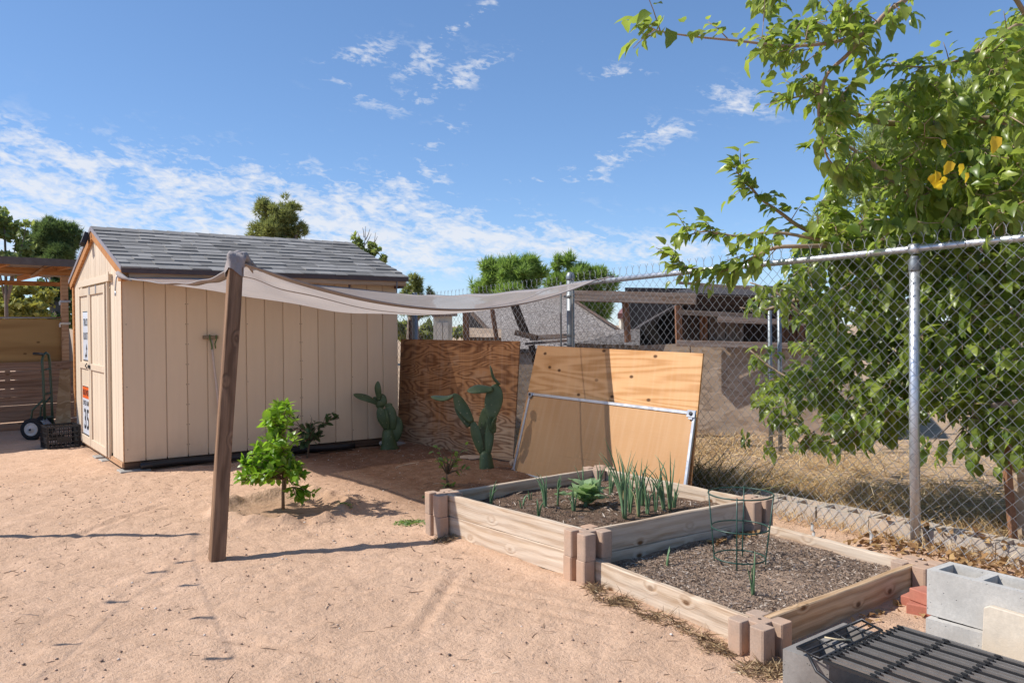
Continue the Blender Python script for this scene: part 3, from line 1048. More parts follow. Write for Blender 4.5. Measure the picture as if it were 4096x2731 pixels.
am.prism(ar, 0, 0.0008, frame((PX - 0.0038, 10.50, 1.085), (0, -1, 0), (0, 0, 1)))
am.build('arrow', M_SIGNB, s1)
s2 = thing('road_sign', (PX, 10.55, 0.17), 'white speed limit 35 sign with orange road work header on lower shed door', 'sign', 'road signs on the shed door')
MB().box((PX - 0.003, 10.345, 0.172), (PX - 0.001, 10.80, 0.742)).build('plate', M_SIGNW, s2)
MB().box((PX - 0.0045, 10.345, 0.60), (PX - 0.0032, 10.80, 0.742)).build('header', M_SIGNO, s2)
MB().box((PX - 0.0058, 10.345, 0.734), (PX - 0.0046, 10.80, 0.742)).box((PX - 0.0045, 10.345, 0.172), (PX - 0.0033, 10.80, 0.184)).build('border', M_SIGNB, s2)
lettering('ROAD WORK', 10.57, 0.668, 0.07, 0.40, s2, PX - 0.006)
lettering('SPEED LIMIT', 10.57, 0.545, 0.055, 0.40, s2, PX - 0.0045)
lettering('35', 10.57, 0.36, 0.24, 0.30, s2, PX - 0.0045)

# tool hung on the shed wall
tl_ = thing('hanging_tool', (2.55, SY - 0.02, 1.32), 'wooden headed tool with pale handle hung from green hook on shed wall', 'garden tool')
MB().box((2.475, SY - 0.06, 1.30), (2.625, SY - 0.012, 1.335)).build('head', wood('old_grey_wood', (0.24, 0.19, 0.13), (0.12, 0.09, 0.06)), tl_, bevel=0.004)
MB().tube([(2.56, SY - 0.035, 1.30), (2.575, SY - 0.05, 1.05), (2.60, SY - 0.06, 0.80), (2.625, SY - 0.07, 0.50)], [0.011, 0.011, 0.013, 0.016], 8).build('handle', plain('pale_handle', (0.50, 0.42, 0.37)), tl_, smooth=True)
M_GREEN = plain('green_paint', (0.08, 0.14, 0.04), rough=0.5)
MB().tube([(2.535, SY - 0.062, 1.345), (2.535, SY - 0.066, 1.30), (2.55, SY - 0.066, 1.25), (2.555, SY - 0.07, 1.20), (2.545, SY - 0.07, 1.195)], 0.007, 6).tube([(2.60, SY - 0.062, 1.34), (2.60, SY - 0.066, 1.29), (2.585, SY - 0.066, 1.25), (2.59, SY - 0.07, 1.20)], 0.006, 6).build('hook', M_GREEN, tl_, smooth=True)

# ------------------------------------------------------------------ raised beds
M_BOARD = wood('bed_board', (0.72, 0.585, 0.44), (0.42, 0.275, 0.165), grain=0.8, knots=1.0, grey=0.5, greycol=(0.60, 0.52, 0.43), var=0.12, bump=0.8, stain=0.55)
M_BOARDNEW = wood('bed_board_fresh', (0.66, 0.46, 0.28), (0.36, 0.21, 0.10), grain=1.0, knots=1.0, grey=0.15, greycol=(0.55, 0.46, 0.36), var=0.05, bump=0.8)
M_PBLOCK = concrete('planter_block', (0.45, 0.325, 0.245), pits=1.0, warm=(0.52, 0.33, 0.22))
BH, BW, SLOT, SD_ = 0.1455, 0.197, 0.044, 0.052


def cross_poly():
    h, s, d, c = BW / 2, SLOT / 2, SD_, 0.014
    q = [(h - c, -h), (h, -h + c)]       # one lobe corner, chamfered
    pts = []
    for k in range(4):
        a = k * PI / 2
        ca, sa = math.cos(a), math.sin(a)
        # walk: slot on the +x side of this turn, then corner (+x,+y)
        seq = [(h, -s - 0.006), (h - 0.006, -s), (h - d, -s), (h - d, s), (h - 0.006, s), (h, s + 0.006), (h, h - c), (h - c * 0.3, h - c * 0.3), (h - c, h)]
        pts += [(x * ca - y * sa, x * sa + y * ca) for x, y in seq]
    return pts


def block_mesh():
    m_ = MB().prism(cross_poly(), 0.0015, BH - 0.001)
    me = m_.mesh('corner_block')
    bm = bmesh.new()
    bm.from_mesh(me)
    ed = [e for e in bm.edges if all(abs(v.co.z - (BH - 0.001)) < 1e-5 for v in e.verts)]
    bmesh.ops.bevel(bm, geom=ed, offset=0.004, segments=2, affect='EDGES', profile=0.5)
    bm.to_mesh(me)
    bm.free()
    me.materials.append(M_PBLOCK)
    return me


BLOCK = block_mesh()
HOLE = MB().lathe([(0.008, 0.0), (0.008, 0.0012)], 10).mesh('pin_hole_shade')
HOLE.materials.append(plain('hole_shade', (0.03, 0.025, 0.02), rough=0.9))  # near-black disc paints the shade inside the block's centre hole
CA, CB, CC, CDn, CE, CF = (2.945, 4.745), (3.035, 3.385), (4.43, 3.335), (4.44, 4.80), (2.955, 2.185), (4.335, 2.205)


def stack(parent, c, n, ang, z0=0.0):
    for k in range(n):
        b_ = obj('corner_block', BLOCK, None, parent, Matrix.Translation((c[0] + random.uniform(-0.004, 0.004), c[1] + random.uniform(-0.004, 0.004), z0 + k * BH)) @ Matrix.Rotation(ang + random.uniform(-0.02, 0.02), 4, 'Z'))
    obj('pin_hole_shade', HOLE, None, b_, Matrix.Translation((c[0], c[1], z0 + n * BH - 0.0005)))


def bed_board(parent, a, b, z0, z1, mat, seed, th=0.038, name='board'):
    """weathered plank between two corner blocks; edges a little uneven"""
    a, b = Vector((a[0], a[1], 0)), Vector((b[0], b[1], 0))
    d = (b - a).normalized()
    a = a + d * (BW / 2 - SD_ + 0.006)
    b = b - d * (BW / 2 - SD_ + 0.006)
    L = (b - a).length
    n = 26
    h = z1 - z0
    vs, fs = [], []
    for i in range(n + 1):
        u = i / n
        x = L * u
        e1 = 0.006 * float(fbm(np.array([u * 7.0]), np.array([seed * 3.1]), 3, 2)[0])
        e2 = 0.004 * float(fbm(np.array([u * 9.0]), np.array([seed * 5.7 + 9]), 3, 4)[0])
        c_ = 0.004 * float(fbm(np.array([u * 2.0]), np.array([seed * 2.7 + 4]), 2, 6)[0])
        bv = 0.005
        prof = [(-th / 2, 0.0), (th / 2, 0.0), (th / 2, h - bv + e1), (th / 2 - bv, h + e1), (-th / 2 + bv, h + e2), (-th / 2, h - bv + e2)]
        vs += [Vector((x, p + c_, q)) for p, q in prof]
    for i in range(n):
        for k in range(6):
            k2 = (k + 1) % 6
            fs.append((i * 6 + k, (i + 1) * 6 + k, (i + 1) * 6 + k2, i * 6 + k2))
    fs.append(tuple(range(6)))
    fs.append(tuple(n * 6 + k for k in reversed(range(6))))
    m_ = MB().add(vs, fs)
    me = m_.mesh(name)
    bm = bmesh.new()
    bm.from_mesh(me)
    bmesh.ops.recalc_face_normals(bm, faces=bm.faces)
    bm.to_mesh(me)
    bm.free()
    return obj(name, me, mat, parent, frame((a.x, a.y, z0), d, (-d.y, d.x, 0)) )


up_bed = thing('raised_bed', (3.7, 4.05, 0), 'two-board-high wooden raised bed of onions with brown corner blocks', 'raised bed', 'raised garden beds')
lo_bed = thing('raised_bed', (3.7, 2.8, 0), 'one-board-high wooden raised bed of mulch holding a wire cage', 'raised bed', 'raised garden beds')
for c_ in (CA, CB, CC, CDn):
    stack(up_bed, c_, 2, -0.03)
for c_ in (CE, CF):
    stack(lo_bed, c_, 1, -0.02, 0.006)
for k, (p, q) in enumerate(((CB, CA), (CB, CC), (CDn, CA), (CC, CDn))):
    for j in range(2):
        bed_board(up_bed, p, q, 0.003 + j * 0.1435, 0.1425 + j * 0.1435, M_BOARD, k * 2 + j + 1)
bed_board(lo_bed, CE, CB, 0.0, 0.142, M_BOARD, 21)
bed_board(lo_bed, CF, CC, 0.0, 0.142, M_BOARD, 25)
bed_board(lo_bed, CE, CF, 0.0, 0.148, M_BOARDNEW, 29)


def soil_build(a, b, c_):
    def bb(t):
        c = ocoord(t, False)
        n = t.noise(c, 26, 6, 0.7)
        v = t.vor(c, 90)
        pick = t.vor(c, 90, out='Color')
        col = t.mix(t.rng(n, 0.35, 0.68, 0, 1), a, b)
        col = t.mix(t.m('MULTIPLY', t.m('GREATER_THAN', pick, 0.7), t.rng(v, 0.2, 0.35, 0.9, 0)), col, c_)
        return pbsdf(t, col, 0.95, t.bump(t.m('ADD', n, t.m('MULTIPLY', v, -0.5)), 1.0, 0.02), spec=0.1)
    return bb


M_SOILUP = material('bed_soil', soil_build((0.20, 0.13, 0.09), (0.10, 0.065, 0.045), (0.36, 0.28, 0.2)))
M_SOILLO = material('bed_mulch_soil', soil_build((0.40, 0.28, 0.20), (0.19, 0.135, 0.10), (0.52, 0.42, 0.33)))


def soil_patch(name, parent, c00, c10, c11, c01, z, mat, n=44, amp=0.02, seed=3):
    u = np.linspace(0, 1, n)
    U, Vv = np.meshgrid(u, u, indexing='ij')
    X = (1 - U) * (1 - Vv) * c00[0] + U * (1 - Vv) * c10[0] + U * Vv * c11[0] + (1 - U) * Vv * c01[0]
    Y = (1 - U) * (1 - Vv) * c00[1] + U * (1 - Vv) * c10[1] + U * Vv * c11[1] + (1 - U) * Vv * c01[1]
    Z = z + amp * fbm(X * 5, Y * 5, 4, seed)
    id_ = np.arange(n * n).reshape(n, n)
    F = np.stack([id_[:-1, :-1].ravel(), id_[1:, :-1].ravel(), id_[1:, 1:].ravel(), id_[:-1, 1:].ravel()], 1)
    o_ = WM[parent.name].translation
    me = big_mesh(name, np.stack([X.ravel() - o_.x, Y.ravel() - o_.y, Z.ravel() - o_.z], 1), F, mat, smooth=True)
    return obj(name, me, None, parent, Matrix.Translation(o_))


soil_patch('soil', up_bed, CB, CC, CDn, CA, 0.205, M_SOILUP, amp=0.03)
soil_patch('soil', lo_bed, CE, CF, CC, CB, 0.085, M_SOILLO, amp=0.025, seed=8)


def soil_z_up(x, y):
    return 0.205 + 0.03 * float(fbm(np.array([x * 5]), np.array([y * 5]), 4, 3)[0])


def soil_z_lo(x, y):
    return 0.085 + 0.025 * float(fbm(np.array([x * 5]), np.array([y * 5]), 4, 8)[0])


def pl_lo(g, n):
    x = g.uniform(3.06, 4.33, n)
    y = g.uniform(2.26, 3.30, n)
    k = g.random(n) > 0.75 * np.exp(-(((x - 3.55) / 0.3) ** 2 + ((y - 2.55) / 0.2) ** 2))
    x, y = x[k], y[k]
    z = 0.085 + 0.025 * fbm(x * 5, y * 5, 4, 8) + 0.006
    return np.stack([x, y, z], 1), 0.12


def pl_up(g, n):
    x = g.uniform(3.06, 4.36, n)
    y = g.uniform(3.46, 4.70, n)
    z = 0.205 + 0.03 * fbm(x * 5, y * 5, 4, 3) + 0.004
    return np.stack([x, y, z], 1), 0.1


M_CHIP = material('mulch_chip', straw_build([(0.09, 0.065, 0.05), (0.19, 0.135, 0.10), (0.33, 0.245, 0.18), (0.42, 0.32, 0.25), (0.66, 0.58, 0.49)]))
V, F, A = straws(8500, pl_lo, 0.008, 0.028, 0.0052, 15, curl=0.3)
o_ = obj('mulch', big_mesh('mulch', V - np.array(WM[lo_bed.name].translation), F, M_CHIP, attr=A), None, lo_bed, WM[lo_bed.name])
o_['kind'] = 'stuff'
V, F, A = straws(1300, pl_up, 0.012, 0.05, 0.006, 16, curl=0.3)
o_ = obj('mulch', big_mesh('mulch', V - np.array(WM[up_bed.name].translation), F, M_CHIP, attr=A), None, up_bed, WM[up_bed.name])
o_['kind'] = 'stuff'


# dead grass tufts and dry litter by the beds and under the fence
def pl_spots(spots):
    def f(g, n):
        P = []
        for (x, y, r, wgt) in spots:
            k = int(n * wgt)
            a = g.uniform(0, 2 * PI, k)
            q = r * np.sqrt(g.random(k))
            X_, Y_ = x + q * np.cos(a), y + q * np.sin(a)
            P.append(np.stack([X_, Y_, hgt(X_, Y_) + 0.004], 1))
        return np.concatenate(P), 0.28
    return f


SP = [(2.80, 2.06, 0.10, 0.16), (2.86, 2.05, 0.08, 0.08), (2.85, 4.60, 0.08, 0.09), (2.93, 3.22, 0.05, 0.05), (3.15, 2.0, 0.09, 0.06)]
_lr = random.Random(4)
for _k in range(46):
    uu_ = _lr.random()
    SP.append((2.905 - 0.04 * uu_ + _lr.gauss(0, 0.02) - 0.05 * _lr.random() ** 2, 3.22 - 0.98 * uu_, 0.035, 0.012))
V, F, A = straws(1900, pl_spots(SP), 0.012, 0.075, 0.0038, 23)
A = A ** 1.6
o_ = obj('dead_grass', big_mesh('dead_grass', V, F, material('dead_straw', straw_build([(0.12, 0.075, 0.045), (0.22, 0.14, 0.08), (0.36, 0.24, 0.13), (0.52, 0.37, 0.20), (0.70, 0.56, 0.34)])), attr=A))
tag(o_, 'dead straw coloured grass tufts against the bed boards and corner blocks', 'dry grass', kind='stuff')

M_DRYLEAF = material('dry_leaf', straw_build([(0.16, 0.08, 0.035), (0.34, 0.19, 0.08), (0.5, 0.33, 0.15), (0.28, 0.17, 0.09)]))


def leaf_litter(n, place, smin, smax, seed):
    g = np.random.default_rng(seed)
    P = place(g, n)
    n = len(P)
    s = g.uniform(smin, smax, n)[:, None]
    d = g.normal(0, 1, (n, 3)) * np.array([1, 1, 0.35])
    d /= np.linalg.norm(d, axis=1)[:, None]
    e = np.cross(d, g.normal(0, 0.5, (n, 3)) + np.array([0, 0, 1.0]))
    e /= np.linalg.norm(e, axis=1)[:, None]
    u = np.cross(e, d)
    V = np.stack([P - d * s * 0.5, P + e * s * 0.3 + u * s * 0.14, P + d * s * 0.5 + u * s * 0.05, P - e * s * 0.3 + u * s * 0.16], 1).reshape(-1, 3)
    b = (np.arange(n) * 4)[:, None]
    F = np.concatenate([b + np.array([[0, 1, 2]]), b + np.array([[0, 2, 3]])], 0)
    return V, F, np.repeat(g.random(n), 4)


def pl_litter(g, n):
    y = g.uniform(0.9, 2.9, n)
    x = 5.05 + 0.16 * g.normal(0, 1, n)
    k = (x > 4.55) & (x < 5.6)
    x, y = x[k], y[k]
    return np.stack([x, y, np.where((x > 5.2) & (x < 5.43), 0.085, hgt(x, y) + 0.01) + g.uniform(0, 0.05, len(x))], 1)


def pl_litter2(g, n):
    x = np.concatenate([g.uniform(3.05, 4.2, n // 2), g.uniform(3.9, 4.35, n // 3)])
    y = np.concatenate([2.13 - np.abs(g.normal(0, 0.05, n // 2)), 3.26 - np.abs(g.normal(0, 0.05, n // 3))])
    z = np.where(y > 2.3, 0.105, hgt(x, y) + 0.008)
    return np.stack([x, y, z], 1)


V1, F1, A1 = leaf_litter(700, pl_litter, 0.03, 0.075, 31)
V2, F2, A2 = leaf_litter(130, pl_litter2, 0.02, 0.06, 32)
o_ = obj('dry_leaves', big_mesh('dry_leaves', np.concatenate([V1, V2]), np.concatenate([F1, F2 + len(V1)]), M_DRYLEAF, attr=np.concatenate([A1, A2])))
tag(o_, 'curled brown fallen leaves drifted along the fence foot and bed boards', 'fallen leaves', kind='stuff')

# ------------------------------------------------------------------ timber post and shade sail
M_POST = wood('post_wood', (0.32, 0.185, 0.105), (0.12, 0.062, 0.032), grain=0.6, knots=1.0, var=0.0, grey=0.15, greycol=(0.36, 0.25, 0.17), bump=0.8)
PB, PT = Vector((1.503, 5.058, -0.06)), Vector((1.785, 5.485, 1.862))
post = thing('timber_post', (PB.x, PB.y, 0), 'leaning weathered square timber post holding up the shade sail', 'post')
fa = math.radians(262)
pz = (PT - PB).normalized()
px_ = Vector((math.cos(fa), math.sin(fa), 0))
M = frame(PB, pz, px_)
pm = MB()
n = 16
Lp = (PT - PB).length
for i in range(n + 1):
    u = i / n
    o1 = 0.003 * math.sin(u * 9 + 1)
    hw = 0.0445
    c = 0.005
    prof = [(hw - c, -hw), (hw, -hw + c), (hw, hw - c), (hw - c, hw), (-hw + c, hw), (-hw, hw - c), (-hw, -hw + c), (-hw + c, -hw)]
    pm.v += [tuple(Vector((u * Lp, a + o1, b + o1 * 0.5))) for a, b in prof]
for i in range(n):
    for k in range(8):
        k2 = (k + 1) % 8
        pm.f.append((i * 8 + k, i * 8 + k2, (i + 1) * 8 + k2, (i + 1) * 8 + k))
pm.f.append(tuple(reversed(range(8))))
pm.f.append(tuple(n * 8 + k for k in range(8)))
obj('shaft', pm.mesh('shaft'), M_POST, post, M)


def cloth_build(t):
    c = t.node('ShaderNodeTexCoord').outputs['Object']
    n = t.noise(c, 3.0, 5, 0.6)
    wv_ = t.noise(c, 160.0, 2, 0.6)
    cx_, cy_, cz_ = t.xyz(c)
    wr = t.noise(t.comb(t.m('MULTIPLY', cx_, 2.0), t.m('MULTIPLY', cy_, 9.0), 0.0), 1.0, 4, 0.6, 0.6)
    g = t.node('ShaderNodeNewGeometry')
    col = t.mix(t.rng(n, 0.35, 0.7, 0, 1), (0.50, 0.465, 0.445), (0.42, 0.385, 0.365))
    d = pbsdf(t, col, 0.8, t.bump(wr, 0.6, 0.02, t.bump(wv_, 0.3, 0.002)), spec=0.1)
    tl = t.node('ShaderNodeBsdfTranslucent', {'Color': t.mix(n, (0.74, 0.64, 0.56), (0.62, 0.53, 0.46))})
    a = t.node('ShaderNodeMixShader', {0: 0.50, 1: d, 2: tl.outputs[0]})
    tr = t.node('ShaderNodeBsdfTransparent', {'Color': (1, 1, 1)})
    return t.node('ShaderNodeMixShader', {0: t.rng(wv_, 0.35, 0.65, 0.05, 0.26), 1: a.outputs[0], 2: tr.outputs[0]}).outputs[0]


def hem_build(t):
    c = t.node('ShaderNodeTexCoord').outputs['Object']
    n = t.noise(c, 40.0, 3, 0.6)
    return pbsdf(t, t.mix(n, (0.25, 0.215, 0.205), (0.36, 0.325, 0.31)), 0.8, t.bump(n, 0.3, 0.003), spec=0.15)


M_CLOTH = material('shade_cloth', cloth_build)
M_HEM = material('shade_cloth_hem', hem_build)
PS, PP, PF, PQ = Vector((1.685, 8.56, 1.905)), Vector((1.795, 5.495, 1.868)), Vector((5.07, 5.50, 1.84)), Vector((4.62, 8.46, 1.80))
sail = thing('shade_sail', tuple(PP), 'grey beige shade sail sagging between the shed eave, the post and the fence', 'shade sail')
N_ = 56


def sail_pt(u, v):
    """u from the shed corner / post side to the fence side, v from the eave (0) to the front hem (1)"""
    q = PS * ((1 - u) * (1 - v)) + PQ * (u * (1 - v)) + PP * ((1 - u) * v) + PF * (u * v)
    bu, bv = 4 * u * (1 - u), 4 * v * (1 - v)
    us = 0.72 + 0.56 * u
    z = 0.285 * bu * us * v ** 1.5 - 0.045 * bu * (1 - v) ** 2 + 0.095 * bv * (1 - u) + 0.07 * bv * u + 0.105 * bu * bv * us
    fold = 0.022 * math.sin(10.0 * math.atan2(1 - v, u + 1e-6)) * (((1 - u) * v) ** 3) * (1 - (1 - u) * v) * 4.0
    fold += 0.016 * math.sin(9.0 * math.atan2(1 - v, 1 - u + 1e-6)) * ((u * v) ** 3) * (1 - u * v) * 4.0
    rip = 0.008 * math.sin(u * 23 + v * 7) * bu * bv + 0.006 * math.sin(v * 29 - u * 9) * bv
    q.z -= z + fold + rip
    q.y += 0.22 * bu * v * v - 0.05 * bu * (1 - v) ** 2
    q.x += 0.16 * bv * (1 - u) ** 2 - 0.10 * bv * u * u
    return q


sm = MB()
for i in range(N_ + 1):
    for j in range(N_ + 1):
        sm.v.append(tuple(sail_pt(i / N_, j / N_)))
for i in range(N_):
    for j in range(N_):
        a = i * (N_ + 1) + j
        sm.f.append((a, a + N_ + 1, a + N_ + 2, a + 1))
sm.build('cloth', M_CLOTH, sail, smooth=True)
for (e0, e1, inn) in (((0, 0), (0, 1), (0.022, 0)), ((0, 1), (1, 1), (0, -0.022)), ((1, 1), (1, 0), (-0.022, 0)), ((0, 0), (1, 0), (0, 0.022))):
    hm = MB()
    n = 56
    for k in range(n + 1):
        t = k / n
        q = (e0[0] * (1 - t) + e1[0] * t, e0[1] * (1 - t) + e1[1] * t)
        A_, B_ = sail_pt(*q), sail_pt(q[0] + inn[0], q[1] + inn[1])
        hm.v += [tuple(A_ + Vector((0, 0, 0.004))), tuple(B_ + Vector((0, 0, 0.004))), tuple(B_ - Vector((0, 0, 0.004))), tuple(A_ - Vector((0, 0, 0.004)))]
    for k in range(n):
        for m_ in range(4):
            m2 = (m_ + 1) % 4
            hm.f.append((k * 4 + m_, (k + 1) * 4 + m_, (k + 1) * 4 + m2, k * 4 + m2))
    hm.build('hem', M_HEM, sail, smooth=True)
for vs_ in (0.86,):
    hm = MB()
    for k in range(57):
        A_, B_ = sail_pt(k / 56, vs_), sail_pt(k / 56, vs_ - 0.006)
        hm.v += [tuple(A_ + Vector((0, 0, 0.003))), tuple(B_ + Vector((0, 0, 0.003))), tuple(B_ - Vector((0, 0, 0.003))), tuple(A_ - Vector((0, 0, 0.003)))]
    for k in range(56):
        for m_ in range(4):
            m2 = (m_ + 1) % 4
            hm.f.append((k * 4 + m_, (k + 1) * 4 + m_, (k + 1) * 4 + m2, k * 4 + m2))
    hm.build('seam', M_HEM, sail, smooth=True)
MB().tube([PQ, PQ + Vector((0.02, 0.03, 0.08)), PQ + Vector((0.03, 0.04, 0.17))], 0.006, 6).build('cord', M_HEM, sail, smooth=True)
# cloth knotted over the post head
kn = MB()
for lv in range(7):
    zz = PT.z - 0.075 + lv * 0.022
    for k in range(28):
        a = 2 * PI * k / 28
        q = 0.054 / max(abs(math.cos(a - fa)), abs(math.sin(a - fa)), 0.76)
        q *= 1 + 0.10 * math.sin(a * 3 + lv * 0.8) + 0.06 * math.sin(a * 7 - lv)
        if lv == 6:
            q *= 0.75
        cx_ = PT.x - 0.002 + (PT.x - PB.x) / Lp * (zz - PT.z)
        cy_ = PT.y + (PT.y - PB.y) / Lp * (zz - PT.z)
        kn.v.append((cx_ + q * math.cos(a), cy_ + q * math.sin(a), zz + 0.012 * math.sin(a * 2 + 1.0) + 0.02 * (lv == 0) * math.sin(a * 2)))
for lv in range(6):
    for k in range(28):
        k2 = (k + 1) % 28
        kn.f.append((lv * 28 + k, lv * 28 + k2, (lv + 1) * 28 + k2, (lv + 1) * 28 + k))
kn.f.append(tuple(6 * 28 + k for k in range(28)))
kn.build('wrapped_corner', M_HEM, sail, smooth=True)
rd = (PF * 0.5 + PS * 0.5 - PP).normalized()
for k, (o1, o2) in enumerate(((0.02, -0.01), (-0.025, 0.008), (0.0, 0.03), (0.03, 0.02))):
    sd_ = Vector((-rd.y, rd.x, 0))
    s0 = Vector((PT.x, PT.y, PT.z + 0.03)) + sd_ * o1
    MB().tube([s0, s0 + rd * 0.07 + Vector((0, 0, 0.02 - 0.01 * k)), s0 + rd * 0.14 + sd_ * o2 * 2 + Vector((0, 0, -0.015 * k)), s0 + rd * 0.27 + sd_ * o2 * 5 + Vector((0, 0, -0.07 - 0.02 * k))], [0.03, 0.032, 0.026, 0.004], 8).build('fold', M_HEM, sail, smooth=True)
# shed corner: bunched cloth and cord
MB().tube([PS + Vector((-0.02, 0.05, 0.045)), PS + Vector((-0.01, 0.0, 0.02)), PS + Vector((0.0, -0.12, -0.006)), PS + Vector((0.03, -0.30, -0.045))], [0.022, 0.03, 0.02, 0.004], 8).build('fold', M_HEM, sail, smooth=True)
MB().tube([PS + Vector((-0.02, 0.07, 0.04)), PS + Vector((-0.03, 0.085, -0.03)), PS + Vector((-0.035, 0.10, -0.13)), PS + Vector((-0.035, 0.11, -0.17)), PS + Vector((-0.035, 0.085, -0.175)), PS + Vector((-0.035, 0.085, -0.13))], 0.006, 6).build('hook', M_STEEL, sail, smooth=True)
# fence corner: cord round the rail
MB().tube([PF + Vector((0, 0.06, -0.01)), PF + Vector((0.02, 0.0, 0.0)), PF + Vector((0.05, -0.06, 0.01)), PF + Vector((0.10, -0.10, 0.03)), PF + Vector((0.09, -0.09, -0.02)), PF + Vector((0.02, -0.03, -0.01))], 0.008, 6).build('cord', M_HEM, sail, smooth=True)

# off-frame pole with two strings of lamps whose shadows fall on the sand
tip = Vector((1.585, 5.80, 0))
ph = 2.35
pole_top = tip + SUN * (ph / SUN.z)
lp = thing('lamp_pole', (pole_top.x, pole_top.y, 0), 'slim timber pole carrying strings of lamps at the open side of the yard', 'pole')
MB().tube([(pole_top.x, pole_top.y, -0.05), (pole_top.x + 0.02, pole_top.y, 1.2), tuple(pole_top)], 0.034, 8).build('shaft', M_POST, lp, smooth=True)
M_BULB = plain('bulb_glass', (0.30, 0.27, 0.22), rough=0.15, spec=0.5)
for nm_, spots, lab in (('a', ((1.397, 5.149), (1.291, 4.635), (1.196, 4.084), (1.112, 3.528)), 'string of festoon lamps running from the pole toward the viewer'),
                        ('b', ((1.205, 5.031), (0.912, 4.634), (0.615, 4.136), (0.3, 3.6)), 'string of festoon lamps running from the pole along the yard')):
    pts = [pole_top] + [Vector((x, y, 0)) + SUN * ((ph - 0.12 - 0.05 * k) / SUN.z) for k, (x, y) in enumerate(spots)]
    ls = thing('string_lights', tuple(pts[1]), lab, 'string lights', 'lamp strings at the pole')
    MB().tube(pts, 0.0025, 5).build('cable', M_BLACK, ls)
    for p in pts[1:]:
        b_ = MB().lathe([(0.004, 0.0), (0.012, -0.0), (0.012, -0.04), (0.008, -0.055)], 10, Matrix.Translation(p)).build('socket', M_BLACK, ls)
        MB().lathe([(0.010, -0.055), (0.021, -0.075), (0.022, -0.095), (0.013, -0.112), (0.002, -0.116)], 12, Matrix.Translation(p)).build('bulb', M_BULB, b_, smooth=True)

# ------------------------------------------------------------------ chain-link fence
FX = 5.13
M_WIRE = metal('galvanised_wire', (0.42, 0.425, 0.435), rough=0.48, met=0.8, spots=0.2)
M_PIPE = metal('galvanised_pipe', (0.62, 0.64, 0.67), rough=0.36, met=0.75, spots=0.1, scale=9)
M_PIPE_D = metal('dull_pipe', (0.24, 0.26, 0.27), rough=0.45, met=0.6)
fence = thing('chain_link_fence', (FX, 4.0, 0), 'galvanised chain-link fence with round top rail between the yards', 'fence')


def rail_z(y):
    return 1.832 + (5.499 - y) * 0.0222


def post_pipe(y, ztop, r, mat, base=-0.1, dx=0.0):
    MB().tube([(FX + 0.012 - dx, y, base), (FX + 0.005, y, 0.8), (FX, y, ztop)], r, 16).build('post', mat, fence, smooth=True)


post_pipe(2.63, rail_z(2.63) - 0.075, 0.031, M_PIPE, dx=-0.02)
MB().lathe([(0.034, -0.012), (0.036, 0.0), (0.036, 0.05), (0.026, 0.075), (0.026, 0.085)], 16, Matrix.Translation((FX, 2.63, rail_z(2.63) - 0.13))).build('post_cap', M_PIPE_D, fence, smooth=True)
MB().tube([(FX, 2.60, rail_z(2.6)), (FX, 2.66, rail_z(2.66))], 0.034, 12).build('rail_collar', M_PIPE, fence, smooth=True)
post_pipe(5.955, 1.87, 0.037, M_PIPE_D)
MB().lathe([(0.040, 0.0), (0.042, 0.012), (0.042, 0.045), (0.034, 0.055), (0.030, 0.072), (0.008, 0.078)], 16, Matrix.Translation((FX, 5.955, 1.855))).build('post_cap', M_PIPE_D, fence, smooth=True)
for zb_ in (1.24, 1.33, 1.70):
    MB().lathe([(0.042, -0.012), (0.044, -0.008), (0.044, 0.008), (0.042, 0.012)], 16, Matrix.Translation((FX, 5.955, zb_))).box((FX - 0.01, 5.99, zb_ - 0.01), (FX + 0.01, 6.05, zb_ + 0.01)).build('band', M_PIPE_D, fence)
MB().box((FX - 0.048, 6.035, 0.1), (FX - 0.040, 6.055, 1.84)).box((FX - 0.048, 5.862, 0.1), (FX - 0.040, 5.882, 1.84)).build('tension_bar', M_PIPE_D, fence)
post_pipe(8.93, 1.84, 0.032, M_PIPE_D)
post_pipe(9.05, 1.50, 0.020, plain('rust', (0.20, 0.10, 0.06), rough=0.9))
post_pipe(0.2, 1.9, 0.03, M_PIPE)
MB().tube([(FX, 5.955, rail_z(5.95) - 0.01), (FX, 4.4, rail_z(4.4)), (FX, 2.63, rail_z(2.63)), (FX, 1.2, rail_z(1.2)), (FX, -0.6, rail_z(-0.6))], 0.0225, 14).build('top_rail', M_PIPE, fence, smooth=True)

# woven mesh: zigzag wires, alternating phase so that neighbours hook into each other
wx = FX - 0.043
p_, q_ = 0.0395, 0.080
fm = MB()
ny0, ny1 = 0.1, 10.6
cnt = int((ny1 - ny0) / p_)
V_all, F_all = [], []
vb = 0
WR = 0.0021


def wire(pts, r, sides=4):
    global vb
    pts = np.asarray(pts, float)
    m = len(pts)
    t = np.gradient(pts, axis=0)
    t /= np.linalg.norm(t, axis=1)[:, None] + 1e-12
    a = np.cross(t, np.array([1.0, 0, 0]))
    a /= np.linalg.norm(a, axis=1)[:, None] + 1e-12
    b = np.cross(t, a)
    ring = []
    for k in range(sides):
        an = 2 * PI * k / sides
        ring.append(pts + r * (a * math.cos(an) + b * math.sin(an)))
    V_all.append(np.stack(ring, 1).reshape(-1, 3))
    i = np.arange(m - 1)[:, None]
    k = np.arange(sides)[None]
    k2 = (k + 1) % sides
    F_all.append(np.stack([vb + i * sides + k, vb + i * sides + k2, vb + (i + 1) * sides + k2, vb + (i + 1) * sides + k], -1).reshape(-1, 4))
    vb += m * sides


def mesh_off(y, z):
    """slack in the fabric"""
    return 0.018 * float(fbm(np.array([y * 0.9]), np.array([z * 1.1]), 2, 51)[0])


